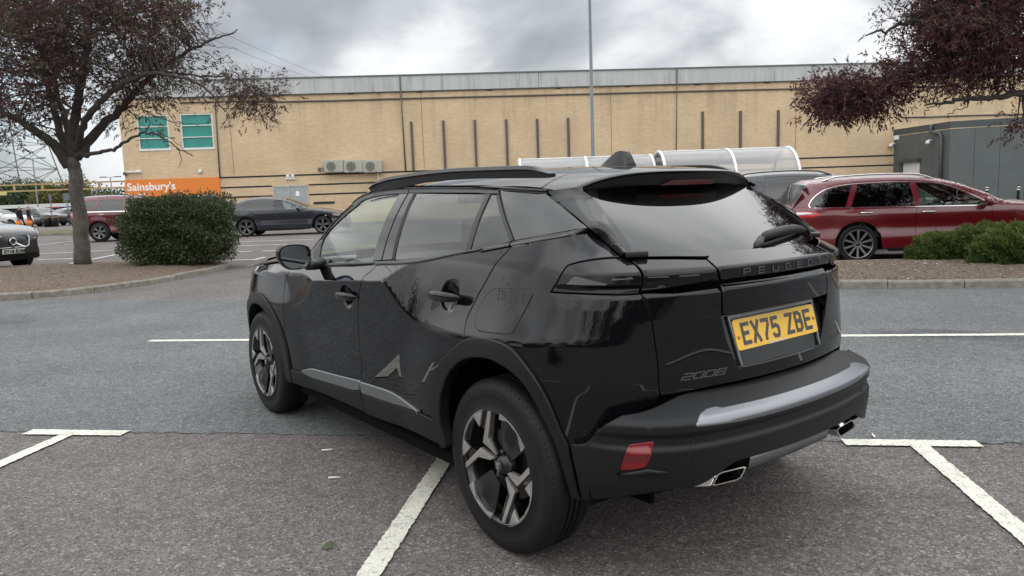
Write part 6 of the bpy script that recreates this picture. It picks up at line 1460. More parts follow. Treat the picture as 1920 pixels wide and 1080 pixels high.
def small_wheel(parent, cx, cy, s, r_, rim, style, mat, wd=.21):
    n = 40; pr = [(.0, rim), (.012, rim+.02), (.006, r_-.03), (.02, r_-.006), (.045, r_), (wd-.045, r_), (wd-.01, r_-.03), (wd, rim)]
    V = []; k = len(pr)
    for i in range(n):
        a = 2*math.pi*i/n
        for x, q in pr: V.append((cx-s*x, cy+q*math.cos(a), r_+q*math.sin(a)))
    mb = MB(); mb.add(V, [(i*k+j, i*k+j+1, ((i+1) % n)*k+j+1, ((i+1) % n)*k+j) for i in range(n) for j in range(k-1)]); ty = mb.build('wheel', MAT['rubber'], parent, 'auto')
    V = []; bp = [(.002, rim+.004), (0, rim-.004), (.012, rim-.012), (.10, rim-.025)]
    for i in range(n):
        a = 2*math.pi*i/n
        for x, q in bp: V.append((cx-s*x, cy+q*math.cos(a), r_+q*math.sin(a)))
    mb = MB(); mb.add(V, [(i*4+j, i*4+j+1, ((i+1) % n)*4+j+1, ((i+1) % n)*4+j) for i in range(n) for j in range(3)]); mb.build('rim', MAT[mat], ty, True)
    mb = MB(); mb.tube([(cx-s*.10, cy, r_), (cx-s*.09, cy, r_)], rim-.02, 24); mb.build('brake_disc', MAT['liner'], ty)
    mb = MB(); ns, tw, w0, w1 = style
    for i in range(ns):
        for dlt in ((-tw, tw) if tw else (0,)):
            a = 2*math.pi*i/ns+.3; a1 = a+dlt; pin = np.array([.035*math.cos(a), .035*math.sin(a)]); pout = np.array([(rim-.004)*math.cos(a1), (rim-.004)*math.sin(a1)])
            d = pout-pin; d /= np.linalg.norm(d); t = np.array([-d[1], d[0]]); q = [pin-t*w0, pin+t*w0, pout+t*w1, pout-t*w1]
            V = [(cx-s*(.022 if j < 2 else .008), cy+p[0], r_+p[1]) for j, p in enumerate(q)]+[(cx-s*(.05), cy+p[0], r_+p[1]) for p in q]
            mb.add(V, [(0, 1, 2, 3), (0, 4, 5, 1), (1, 5, 6, 2), (2, 6, 7, 3), (3, 7, 4, 0)])
    mb.build('spokes', MAT[mat], ty)
    mb = MB(); mb.tube([(cx-s*.05, cy, r_), (cx-s*.014, cy, r_)], [.05, .034], 14); mb.build('hub', MAT['alloy_dark'], ty, True)
    return ty
def gen_car(label, loc, rz, sp, group=None, detail=True):
    root = thing('parked_car', label, 'car', loc, rz, group); W = sp['W']/2; pa = MAT[sp['paint']]; top = np.array(sp['top'], float)
    yf, yr = top[:, 1-1].max(), top[:, 0].min(); yc, hl = (yf+yr)/2, (yf-yr)/2
    belt = sp.get('belt', 1.0); tumb = sp.get('tumble', .42); r_ = sp['r']; WB = sp['WB']
    i_hi = int(np.argmax(top[:, 1]))
    order = np.argsort(top[:, 0]); dense_top = np.array(curve(top, 6))
    ys_ = np.linspace(yr, yf, 400)
    zt = np.array([max([z for (a, z), (b, w) in zip(dense_top, dense_top)if abs(a-y) < .03] or [np.nan]) for y in ys_]); ok = ~np.isnan(zt)
    ztop = lambda y: np.interp(y, ys_[ok], zt[ok])
    def hw(y):
        e = np.clip((abs(np.asarray(y)-yc)/hl-.72)/.28, 0, 1); return W*(1-.30*e**2.4)
    def X(y, z):
        y = np.asarray(y, float); z = np.asarray(z, float)
        o = -tumb*np.maximum(z-belt, 0)-.30*np.maximum(z-belt, 0)**2-.06*np.maximum(.45-z, 0)-.05*sstep(belt-.22, belt, z)*0
        o = o-.035*np.exp(-((z-.62)/.13)**2)*sp.get('waist', 1)-.03*sstep(belt-.12, belt+.02, z)
        for yy in (0, WB): q = np.hypot(y-yy, z-r_); o = o+.02*sstep(r_+.28, r_+.06, q)*(z < belt)
        d = np.maximum(ztop(y)-z, 0); q = sp.get('round', .07); o = o-np.where(d < q, q-np.sqrt(np.maximum(q*q-(q-d)**2, 0)), 0)
        return hw(y)+o
    def P(u, z): y = np.asarray(u, float); return np.stack([X(y, z), y, z+0*y], -1)
    S = Surf(P, yr, yf, .2, 1.5, 4, 4)
    kw = dict(mir=True, h=sp.get('h', .05), bev=.002, gap=.002)
    bot = sp.get('sill', .24); ra = r_+.055
    fl = []
    # silhouette columns
    def topline(y0, y1, n=26, dz=0): return [(y, float(ztop(y))-dz) for y in np.linspace(y0, y1, n)]
    d1, d2, d3 = sp['doors']           # y of front cut, B cut, rear cut at the sill (upper cut points given apart)
    t1, t2, t3 = sp['doors_top']
    win = [np.array(w) for w in sp['windows']]
    gut = sp.get('gutter', .075)
    zb1 = win[0][0][1]
    a_pt = sp['apillar']               # y where the screen base meets the belt
    wing = [(d1, bot)]+[(d1, zb1-.02), (a_pt, float(ztop(a_pt)))]+topline(a_pt+.03, yf-.01, 22)+[(yf-.02, bot+.06), (yf-.1, bot)]+arc(WB, ra, r_, bot+.02)
    panel(S, wing, 'front_wing', pa, root, **kw)
    fd = [(d1, bot), (d2, bot), (d2, zb1+.01), (t2, float(ztop(t2))-gut)]+[(y, float(ztop(y))-gut) for y in np.linspace(t2, t1, 10)[1:]]+[(d1+.0, zb1)] if t1 < d1 else []
    panel(S, fd, 'front_door', pa, root, holes=[win[0]], **kw)
    rdp = [(d2, bot)]+(arc(0, ra, r_, bot+.02)[:0])+sp['rear_door_low']+[(t3, float(ztop(t3))-gut)]+[(y, float(ztop(y))-gut) for y in np.linspace(t3, t2, 10)[1:]]+[(d2, zb1+.01)]
    panel(S, rdp, 'rear_door', pa, root, holes=[win[1]], **kw)
    q = sp['rear_door_low'][::-1]
    quarter = [(t3, float(ztop(t3))-gut)]+q[:-0 or None]+[]
    lowq = [p for p in q]
    quarter = [(t3, float(ztop(t3))-gut)]+lowq+[p for p in arc(0, ra, r_, bot+.02) if p[0] < lowq[-1][0]-.01 or p[1] > lowq[-1][1]]+[(yr+.12, bot), (yr+.02, bot+.08)]+topline(yr+.004, t3, 30)
    panel(S, quarter, 'rear_quarter_panel', pa, root, holes=win[2:], **kw)
    roofs = topline(t3, t1, 26)+[(d1+.02, zb1+.02), (a_pt, float(ztop(a_pt)))] if False else None
    strip = topline(t3, a_pt, 40)+[(d1, zb1-.005)]+[(y, float(ztop(y))-gut) for y in np.linspace(t1, t3, 22)]
    panel(S, strip, 'cant_rail', pa, root, **kw)
    panel(S, [(d1+.05, bot+.02), (d1+.05, bot-.04), (.5, bot-.04), (.42, bot+.02)], 'sill', MAT['plastic'], root, mir=True, h=.1, gap=0, off=.004)
    gm = sp.get('glass', ['cg_clear', 'cg_dark', 'cg_dark'])
    for w, g in zip(win, gm): panel(S, w, 'side_window', MAT[g], root, mir=True, h=.08, gap=0, bev=0, off=-.006, flange=.002)
    if sp.get('chrome'):
        for a, b in sp['chrome']:
            c_ = np.array(curve(np.array(a), 5)); t_ = np.gradient(c_, axis=0); t_ /= np.linalg.norm(t_, axis=1, keepdims=True); n_ = np.stack([-t_[:, 1], t_[:, 0]], 1)
            panel(S, np.vstack([c_+n_*b, (c_-n_*b)[::-1]]), 'window_trim', MAT['car_chrome'], root, mir=True, off=.004, gap=0, bev=0, h=.06, flange=.004)
    for yy, z in sp['handles']:
        for s in (-1, 1):
            x = float(X(yy, z)); mb = MB(); mb.tube([(s*(x-.004), yy-.11, z), (s*(x+.022), yy-.09, z), (s*(x+.026), yy, z), (s*(x+.022), yy+.09, z), (s*(x-.004), yy+.11, z)], [.008, .013, .014, .013, .008], 8); mb.build('door_handle', MAT[sp.get('handle', sp['paint'])], root, True)
    # body over the top: strip following the silhouette
    path = dense_top; n = len(path); mm = []
    rows = []; seg = []
    for i, (y, z) in enumerate(path):
        xe = max(.2, float(X(y, min(z, float(ztop(y))))))
        if z < ztop(y)-.02: xe = float(hw(y))-.03-.06*max(.45-z, 0)
        cr = .035 if z > belt else .02
        rows.append([(xe*s, y+(0), z+0*cr*(1-s*s)) for s in (-1, -.96, -.8, -.5, 0, .5, .8, .96, 1)])
    # crown: push outwards along the local path normal
    pn = np.gradient(path, axis=0); pn /= np.linalg.norm(pn, axis=1, keepdims=True)+1e-9; nn = np.stack([-pn[:, 1], pn[:, 0]], 1)
    if nn[np.argmax(path[:, 1]), 1] < 0: nn = -nn
    V = []
    for i, rw in enumerate(rows):
        for j, s in enumerate((-1, -.96, -.8, -.5, 0, .5, .8, .96, 1)):
            c_ = sp.get('crown', .05)*(1-abs(s)**2.2); V.append((rw[j][0], rw[j][1]+nn[i, 0]*c_, rw[j][2]+nn[i, 1]*c_))
    glass_rng = sp['screens']      # [(y0,y1,z0,z1,inset)] in path terms
    Fb = []; parts = {}
    for i in range(n-1):
        y, z = (path[i]+path[i+1])/2; key = 'body'
        for nm, (ya, yb, za, zb) in glass_rng.items():
            if ya <= y <= yb and za <= z <= zb: key = nm
        if z < sp.get('blackbelow', .38): key = ('front_lower_bumper' if y > yc else 'rear_lower_bumper') if key == 'body' else key
        for j in range(8):
            kk = key
            if key in glass_rng and j in (0, 7): kk = 'body'
            parts.setdefault(kk, []).append((i*9+j, i*9+j+1, (i+1)*9+j+1, (i+1)*9+j))
    for nm, fc in parts.items():
        used = sorted({k for f in fc for k in f}); mp = {k: i for i, k in enumerate(used)}
        mt = pa if nm == 'body' else MAT['plastic'] if nm.endswith('lower_bumper') else MAT[sp.get('screen_mat', {}).get(nm, 'cg_screen')]
        o = mesh({'body': 'body_shell'}.get(nm, nm), [V[k] for k in used], [tuple(mp[k] for k in f) for f in fc], mt, root, True)
        bm = bmesh.new(); bm.from_mesh(o.data); bmesh.ops.recalc_face_normals(bm, faces=bm.faces)
        c0 = Vector((0, yc, .7)); s_ = sum((f.normal.dot(f.calc_center_median()-c0)*f.calc_area() for f in bm.faces))
        if s_ < 0: bmesh.ops.reverse_faces(bm, faces=bm.faces)
        bm.to_mesh(o.data); bm.free(); o.data.set_sharp_from_angle(angle=R(50))
    for nm, poly, mt, off in sp.get('patches', []):
        panel(S, poly, nm, MAT[mt], root, mir=True, h=.05, gap=0, bev=.002, off=off, flange=.02)
    st = sp.get('wheel', (10, 0, .014, .022)); wm = sp.get('wheel_mat', 'alloy')
    for yy in (0, WB):
        for s in (-1, 1): small_wheel(root, s*(W-.015), yy, s, r_, sp.get('rim', r_-.095), st, wm)
    mb = MB(); mb.box((0, WB/2, .34), (W*1.7, WB+.9, .20)); mb.build('floor_pan', MAT['liner'], root)
    for yy in (0, WB):
        for s in (-1, 1):
            V2 = []; 
            for i in range(15): a = math.pi*i/14; V2 += [(s*(W-.06), yy+(ra+.015)*math.cos(a), r_+(ra+.015)*math.sin(a)), (s*(W-.42), yy+(ra+.015)*math.cos(a), r_+(ra+.015)*math.sin(a))]
            mb = MB(); mb.add(V2, [(2*i, 2*i+1, 2*i+3, 2*i+2) for i in range(14)]); mb.build('wheel_well', MAT['liner'], root)
    if sp.get('cabin', True):
        ct = MAT[sp.get('cabin_mat', 'cabin')]
        mb = MB(); mb.box((0, d1-.15, belt-.12), (W*1.6, .5, .22)); mb.build('dashboard', ct, root, bevel=.05)
        mb = MB(); mb.box((0, (d1+t3)/2, .50), (W*1.7, d1-t3+.7, .1)); mb.build('cabin_floor', MAT['cabin'], root)
        for sx in (-.38, .38):
            for yb in (sp['seats']):
                mb = MB(); mb.box((sx, yb, .82), (.48, .16, .62)); o = mb.build('seat', ct, root, bevel=.06); mb = MB(); mb.box((sx, yb-.05, 1.22), (.26, .1, .18)); mb.build('headrest', ct, o, bevel=.04)
        c = np.array([.38, d1-.48, belt+.0]); mb = MB(); mb.tube([c+[.18*math.cos(a), .06*math.sin(a), .17*math.sin(a)] for a in np.linspace(0, 2*math.pi, 20, endpoint=False)], .015, 6, closed=True); mb.build('steering_wheel', MAT['satin_black'], root, True)
    if sp.get('mirrors', True):
        for s in (-1, 1):
            ym = d1-.12+sp.get('mir_dy', 0); z = belt+.05; x = float(X(ym, belt-.04)); V = []
            bm = bmesh.new(); bmesh.ops.create_uvsphere(bm, u_segments=16, v_segments=10, radius=1)
            for v in bm.verts: v.co = Vector((s*(x+.14)+v.co.x*.12, ym+v.co.y*.075*(1 if v.co.y > 0 else .55), z+.01+v.co.z*.078-.02*max(0, v.co.y)))
            me = bpy.data.meshes.new('door_mirror'); bm.to_mesh(me); bm.free(); me.materials.append(pa); me.polygons.foreach_set('use_smooth', [True]*len(me.polygons)); o = link(bpy.data.objects.new('door_mirror', me), root)
            mb = MB(); mb.box((s*(x+.02), ym+.01, z-.05), (.12, .06, .04)); mb.build('mirror_arm', MAT['satin_black'], o, bevel=.01)
    if sp.get('rails'):
        y0, y1 = sp['rails']
        for s in (-1, 1):
            ys2 = np.linspace(y0, y1, 16); pts = []
            for i, y in enumerate(ys2):
                z = float(ztop(y)); x = float(X(y, z-.02))-.04; e = min(i, 15-i); pts.append((s*x, y, z+(.045 if e > 1 else .02 if e == 1 else -.01)))
            mb = MB(); mb.tube(pts, .014, 8); mb.build('roof_rail', MAT[sp.get('rail_mat', 'car_chrome')], root, True)
    return root, S, X, ztop
FORD = dict(W=1.85, WB=2.85, r=.335, paint='paint_red', belt=.95, tumble=.40, doors=(2.12, .93, -.0), doors_top=(1.42, .88, -.03), apillar=2.36,
    top=[(3.74, .22), (3.80, .45), (3.78, .62), (3.62, .77), (3.2, .89), (2.75, .97), (2.36, 1.02), (2.05, 1.17), (1.72, 1.315), (1.4, 1.405), (1.0, 1.465), (.4, 1.485), (-.2, 1.467), (-.6, 1.432), (-.80, 1.395), (-.95, 1.18), (-1.03, 1.02), (-1.08, .93), (-1.11, .72), (-1.10, .5), (-1.02, .24)],
    windows=[[(2.08, .955), (1.70, 1.195), (1.40, 1.315), (1.15, 1.355), (.99, 1.362), (1.00, .965)], [(.90, .967), (.90, 1.366), (.5, 1.378), (.03, 1.365), (-.12, .978)], [(-.22, .982), (-.06, 1.355), (-.30, 1.335), (-.52, 1.272), (-.70, 1.15), (-.78, 1.03), (-.76, .992)]],
    rear_door_low=[(.40, .24), (.36, .50), (.20, .72), (.0, .86), (-.17, .975)], glass=['cg_clear', 'cg_dark', 'cg_dark'],
    handles=[(.12, .875), (1.12, .865)], handle='car_chrome', screens={'windscreen': (1.45, 2.30, 1.03, 1.39), 'rear_window': (-1.03, -.81, 1.03, 1.37)}, screen_mat={'rear_window': 'cg_dark'},
    patches=[('tail_lamp', [(-1.03, .80), (-1.0, .93), (-.78, .92), (-.60, .87), (-.72, .81)], 'car_red_lens', .006), ('tail_lamp_lens', [(-1.0, .86), (-.99, .91), (-.82, .905), (-.74, .88)], 'lamp_clear', .009), ('headlight', [(3.70, .66), (3.58, .77), (3.2, .84), (3.25, .74)], 'lamp_clear', .006)],
    wheel=(10, 0, .012, .020), wheel_mat='alloy', rim=.245, rails=(1.30, -.55), seats=(1.12, .15), cabin_mat='cabin_light', h=.035,
    chrome=[([(2.12, .945), (1.0, .955), (0, .966), (-.72, .98)], .006), ([(2.14, .95), (1.70, 1.205), (1.40, 1.325), (1.15, 1.366), (.5, 1.389), (.0, 1.375), (-.30, 1.345), (-.54, 1.28), (-.72, 1.155), (-.80, 1.03), (-.78, .985)], .006)])
BMW = dict(W=1.90, WB=2.995, r=.36, paint='paint_navy', belt=1.0, tumble=.42, doors=(2.18, 1.02, .05), doors_top=(1.5, .98, -.0), apillar=2.42,
    top=[(3.83, .22), (3.90, .45), (3.88, .68), (3.70, .80), (3.3, .91), (2.8, 1.0), (2.42, 1.05), (2.1, 1.2), (1.75, 1.35), (1.4, 1.445), (1.0, 1.50), (.55, 1.515), (.1, 1.485), (-.25, 1.40), (-.55, 1.27), (-.78, 1.155), (-.95, 1.13), (-1.03, 1.09), (-1.07, .9), (-1.08, .6), (-1.0, .24)],
    windows=[[(2.12, 1.01), (1.75, 1.235), (1.45, 1.35), (1.22, 1.395), (1.08, 1.405), (1.10, 1.02)], [(1.0, 1.022), (1.0, 1.41), (.6, 1.42), (.28, 1.395), (.05, 1.32), (-.02, 1.03)], [(-.08, 1.034), (-.02, 1.29), (-.20, 1.20), (-.36, 1.10), (-.38, 1.05)]],
    rear_door_low=[(.45, .24), (.40, .52), (.25, .75), (.06, .9), (-.05, 1.03)], handles=[(.22, .93), (1.22, .915)],
    screens={'windscreen': (1.5, 2.36, 1.06, 1.43), 'rear_window': (-.74, -.12, 1.17, 1.44)}, screen_mat={'rear_window': 'cg_dark'},
    patches=[('tail_lamp', [(-1.02, .88), (-1.0, .98), (-.72, .97), (-.8, .9)], 'car_red_lens', .006), ('headlight', [(3.82, .66), (3.72, .76), (3.38, .80), (3.42, .73)], 'lamp_clear', .006), ('side_skirt', [(2.5, .22), (2.5, .27), (.5, .31), (.5, .22)], 'plastic', .02)],
    wheel=(5, .17, .012, .014), wheel_mat='alloy', rim=.265, seats=(1.15, .2), h=.05)
SUV = dict(W=1.86, WB=2.80, r=.385, paint='paint_maroon', belt=1.16, tumble=.34, doors=(2.10, .95, .0), doors_top=(1.5, .92, -.05), apillar=2.3,
    top=[(3.72, .35), (3.78, .6), (3.76, .85), (3.6, 1.0), (3.2, 1.08), (2.7, 1.14), (2.3, 1.19), (2.0, 1.38), (1.7, 1.58), (1.45, 1.70), (1.0, 1.775), (.4, 1.80), (-.3, 1.785), (-.8, 1.75), (-1.0, 1.70), (-1.1, 1.35), (-1.15, 1.2), (-1.18, .9), (-1.16, .6), (-1.08, .35)],
    windows=[[(2.05, 1.18), (1.7, 1.44), (1.42, 1.60), (1.2, 1.645), (1.02, 1.655), (1.03, 1.19)], [(.93, 1.19), (.93, 1.66), (.5, 1.665), (.02, 1.65), (-.10, 1.2)], [(-.2, 1.2), (-.09, 1.645), (-.5, 1.62), (-.75, 1.56), (-.96, 1.50), (-.62, 1.28), (-.40, 1.21)]],
    rear_door_low=[(.47, .35), (.42, .62), (.25, .85), (.0, 1.0), (-.15, 1.2)], handles=[(.15, 1.08), (1.15, 1.07)], handle='car_chrome', sill=.36,
    screens={'windscreen': (1.55, 2.26, 1.2, 1.69), 'rear_window': (-1.12, -.98, 1.22, 1.66)}, screen_mat={'rear_window': 'cg_dark'},
    patches=[('tail_lamp', [(-1.12, .95), (-1.1, 1.2), (-.85, 1.19), (-.95, .97)], 'car_red_lens', .006), ('headlight', [(3.72, .88), (3.62, .98), (3.2, 1.04), (3.25, .93)], 'lamp_clear', .006), ('running_board', [(2.3, .32), (2.3, .38), (.55, .38), (.55, .32)], 'plastic', .04)],
    wheel=(6, .13, .018, .020), wheel_mat='alloy', rim=.25, rails=(1.3, -.8), rail_mat='alloy_dark', seats=(1.1, .15, -.65), h=.06, blackbelow=.5,
    chrome=[([(2.1, 1.17), (1.0, 1.18), (-.1, 1.19), (-.40, 1.20), (-.64, 1.275), (-1.0, 1.50)], .016)])
CROSS = dict(SUV); CROSS.update(W=1.87, WB=2.80, r=.36, paint='paint_charcoal', belt=1.05, sill=.28, blackbelow=.42,
    top=[(3.62, .28), (3.70, .5), (3.68, .82), (3.52, .95), (3.2, 1.02), (2.7, 1.08), (2.3, 1.12), (2.0, 1.29), (1.7, 1.45), (1.45, 1.55), (1.0, 1.62), (.4, 1.645), (-.3, 1.62), (-.7, 1.57), (-.92, 1.52), (-1.05, 1.25), (-1.1, 1.1), (-1.13, .85), (-1.12, .55), (-1.03, .28)],
    windows=[[(2.05, 1.08), (1.7, 1.32), (1.42, 1.45), (1.2, 1.495), (1.02, 1.505), (1.03, 1.09)], [(.93, 1.09), (.93, 1.51), (.5, 1.515), (.02, 1.495), (-.10, 1.1)], [(-.2, 1.1), (-.09, 1.485), (-.45, 1.44), (-.66, 1.36), (-.78, 1.24), (-.72, 1.15)]],
    rear_door_low=[(.44, .28), (.39, .58), (.22, .80), (.0, .93), (-.15, 1.1)], handles=[(.15, .98), (1.15, .97)], handle='paint_charcoal',
    screens={'windscreen': (1.52, 2.26, 1.13, 1.54), 'rear_window': (-1.06, -.93, 1.12, 1.49)}, chrome=[], rails=(1.3, -.7),
    patches=[('tail_lamp', [(-1.08, .88), (-1.06, 1.1), (-.80, 1.08), (-.9, .9)], 'car_red_lens', .006), ('headlight', [(3.64, .80), (3.56, .93), (3.2, .98), (3.22, .88)], 'lamp_clear', .006)], rim=.265, seats=(1.1, .15))
# ------------------------------------------------------------------ place the other cars
def place_by(px, local, rz):      # world location so that the local ground point sits on the pixel's ground point
    q = ground(px); ca, sa = math.cos(rz), math.sin(rz); return (q[0]-(ca*local[0]-sa*local[1]), q[1]-(sa*local[0]+ca*local[1]), float(gz(q[1])))
RS = -math.pi/2-LD
loc = place_by((1609, 494), (FORD['W']/2, 0), RS)
ford = gen_car('dark red estate car with chrome roof rails parked beside the low conifers', loc, RS, FORD)[0]
text_later = []
rzb = -math.pi/2+R(3.5)
loc = place_by((463, 444), (BMW['W']/2, 0), rzb); gen_car('dark navy saloon car parked before the grey double doors', loc, rzb, BMW)
loc = place_by((188, 454), (SUV['W']/2, 0), rzb); gen_car('maroon off-road car with chrome window line, half hidden by the bush', loc, rzb, SUV)
VOL = dict(CROSS); VOL['wheel'] = (5, .14, .016, .018)
RV = -math.pi/2-R(22); ca, sa = math.cos(RV), math.sin(RV); loc = (-11.48+sa*3.74, 17.25-ca*3.74, float(gz(19)))
vol, S_, X_, zt_ = gen_car('charcoal crossover with black grille and white front plate EY18 RVM, parked behind the kerbed island', loc, RV, VOL)
def fy(x, z): return float(np.interp(z, [.3, .5, .82, .95], [3.63, 3.70, 3.68, 3.52]))+.05*(1-min(1, abs(x)/.64)**2.2)+.012
def fpatch(poly, name, mat, par, off=0.0, t=.015):
    n = len(poly); V = [(x, fy(x, z)+off, z) for x, z in poly]+[(x, fy(x, z)+off-t, z) for x, z in poly]; mb = MB(); mb.add(V, [tuple(range(n)), tuple(range(2*n-1, n-1, -1))]+[(i, (i+1) % n, (i+1) % n+n, i+n) for i in range(n)]); return mb.build(name, MAT[mat], par)
g_o = [(-.43, .80), (-.38, .85), (.38, .85), (.43, .80), (.40, .61), (.33, .565), (-.33, .565), (-.40, .61)]
fpatch(g_o, 'grille_frame', 'car_chrome', vol, .008); gr = fpatch([(x*.95, .705+(z-.705)*.92) for x, z in g_o], 'grille', 'gloss_black', vol, .014)
fpatch([(-.30, .57), (-.26, .56), (.30, .845), (.26, .85)], 'emblem_bar', 'car_chrome', gr, .020)
mb = MB(); mb.tube([(0+.075*math.cos(a), fy(0, .705)+.03, .705+.075*math.sin(a)) for a in np.linspace(0, 6.283, 20, endpoint=False)], .016, 6, closed=True); mb.build('emblem_ring', MAT['car_chrome'], gr, True)
mb = MB(); mb.tube([(0, fy(0, .705)+.018, .705), (0, fy(0, .705)+.03, .705)], .06, 16); mb.build('emblem_disc', MAT['alloy_dark'], gr)
pl = fpatch([(-.26, .425), (.26, .425), (.26, .535), (-.26, .535)], 'front_plate', 'plate_white', vol, .03)
fpatch([(-.60, .32), (.60, .32), (.57, .41), (-.57, .41)], 'lower_intake', 'gloss_black', vol, .010)
for s in (-1, 1): fpatch([(s*.47, .74), (s*.63, .76), (s*.63, .86), (s*.48, .84)][::s], 'headlight_lens', 'lamp_clear', vol, .0)
VOLTXT = (vol, pl)
SP2 = dict(CROSS); SP2['paint'] = 'paint_charcoal'; SP2['handle'] = 'paint_charcoal'
qd = atY([(1455, 326)], 16.6)[0]; gen_car('black crossover parked behind the red estate car, only its roof showing', (qd[0]-.3, 16.6, float(gz(16.6))), -math.pi/2-LD, SP2)
# far cars, left distance and further bays
W1 = dict(CROSS); W1['paint'] = 'paint_white'; W1['handle'] = 'paint_white'
for px_, Y_, rz, sp_, lab in (((2, 424), 61, R(-90), W1, 'white crossover parked left of the two shoppers'), ((84, 425), 66, R(-118), CROSS, 'black crossover parked right behind the two shoppers'), ((120, 424), 67, R(-205), dict(BMW, paint='paint_charcoal'), 'dark saloon parked nose-out left of the tree trunk')):
    q = atY([px_], Y_)[0]; ca, sa = math.cos(rz), math.sin(rz); gen_car(lab, (q[0]-(-sa*1.4), Y_-(ca*1.4), .12), rz, sp_, detail=False)
# cars behind the photographer that the black paint mirrors
W2_ = dict(FORD, paint='paint_silver', handle='paint_silver')
gen_car('silver estate car mirrored in the black doors, parked behind the photographer', (-9.5, -3.5, 0), R(150), W2_, 'cars parked behind the photographer'); gen_car('white crossover mirrored in the black wing, parked left of the photographer', (-13.5, 3.0, 0), R(-95), W1, 'cars parked behind the photographer')
# ------------------------------------------------------------------ vegetation
def leafmat(name, stops, rough=.55, trans=.35):
    mt, nt, b, L = new_mat(name); at_ = N(nt, 'ShaderNodeAttribute', attribute_name='tint'); r1 = ramp(nt, stops); L(at_.outputs['Fac'], r1.inputs[0]); L(r1.outputs[0], b.inputs['Base Color']); b.inputs['Roughness'].default_value = rough; b.inputs['Specular IOR Level'].default_value = .35
    tl = N(nt, 'ShaderNodeBsdfTranslucent'); L(r1.outputs[0], tl.inputs[0]); mx = N(nt, 'ShaderNodeMixShader', i_0=trans); L(b.outputs[0], mx.inputs[1]); L(tl.outputs[0], mx.inputs[2]); L(mx.outputs[0], nt.nodes['Material Output'].inputs[0]); return mt
leafmat('leaf_purple', [(0, (0.047, 0.017, 0.023)), (.4, (0.091, 0.030, 0.042)), (.7, (0.111, 0.044, 0.049)), (1, (0.091, 0.070, 0.044))], .6, .45)
leafmat('leaf_mixed', [(0, (0.054, 0.024, 0.030)), (.35, (0.097, 0.041, 0.049)), (.6, (0.089, 0.057, 0.043)), (1, (0.076, 0.089, 0.041))], .6, .45)
leafmat('leaf_laurel', [(0, (.026, .040, .017)), (.5, (.054, .074, .030)), (.85, (.082, .104, .042)), (1, (.13, .13, .055))], .38, .2)
leafmat('leaf_juniper', [(0, (.040, .068, .016)), (.5, (.088, .132, .030)), (.9, (.14, .18, .046)), (1, (.16, .12, .055))], .7, .25)
leafmat('leaf_green', [(0, (.018, .034, .012)), (.5, (.035, .058, .02)), (1, (.06, .085, .03))], .6, .25)
leafmat('leaf_yellow', [(0, (.05, .06, .015)), (.5, (.10, .10, .025)), (1, (.15, .13, .035))], .6, .25)
mt = pmat('bark', (.085, .075, .065), .9, noise=.4, nscale=6, bump=.8, bscale=25)
pmat('bark_dark', (.05, .042, .036), .9, noise=.3, nscale=8, bump=.5, bscale=30)
def rand_dirs(rg, n): v = rg.normal(size=(n, 3)); return v/np.linalg.norm(v, axis=1, keepdims=True)
def leaflets(C, D, S, rg, n=7, w=.27, droop=.35):
    """compound leaves: C centres, D directions, S lengths -> V, idx, tint"""
    m = len(C); D = D/np.linalg.norm(D, axis=1, keepdims=True); H = np.cross(D, rand_dirs(rg, m)); H /= np.linalg.norm(H, axis=1, keepdims=True)+1e-9
    Vs = []; tn = []
    t0 = rg.random(m)
    for k in range(n):
        f = (k//2+.6)/(n/2+.2); sd = 0 if k == n-1 else (1 if k % 2 else -1)
        base = C+D*(S*f)[:, None]*.8; dr = D*.55+H*sd*.8+rg.normal(size=(m, 3))*.16; dr[:, 2] -= droop*rg.random(m); dr /= np.linalg.norm(dr, axis=1, keepdims=True)
        ln = S*.52*rg.uniform(.75, 1.15, m); nn = np.cross(dr, H+rg.normal(size=(m, 3))*.5); nn /= np.linalg.norm(nn, axis=1, keepdims=True)+1e-9
        a = base; b = base+dr*(ln*.45)[:, None]+nn*(ln*w*.5)[:, None]; c = base+dr*ln[:, None]; d = base+dr*(ln*.45)[:, None]-nn*(ln*w*.5)[:, None]
        Vs.append(np.stack([a, b, c, d], 1)); tn.append(np.clip(t0+rg.normal(size=m)*.12, 0, 1))
    V = np.concatenate(Vs).reshape(-1, 3); return V, np.arange(len(V)), np.concatenate(tn)
def simple_leaves(C, S, rg, w=.5, up=0.0, D=None):
    m = len(C); d = rand_dirs(rg, m) if D is None else D; d = d+np.array([0, 0, up]); d /= np.linalg.norm(d, axis=1, keepdims=True); n = np.cross(d, rand_dirs(rg, m)); n /= np.linalg.norm(n, axis=1, keepdims=True)+1e-9
    a = C; b = C+d*(S*.5)[:, None]+n*(S*w*.5)[:, None]; c = C+d*S[:, None]; e = C+d*(S*.5)[:, None]-n*(S*w*.5)[:, None]
    return np.stack([a, b, c, e], 1).reshape(-1, 3), np.arange(4*m)
def px3(pts, Y): return [atY([(x, y)], Y+dy)[0] for x, y, dy in pts]
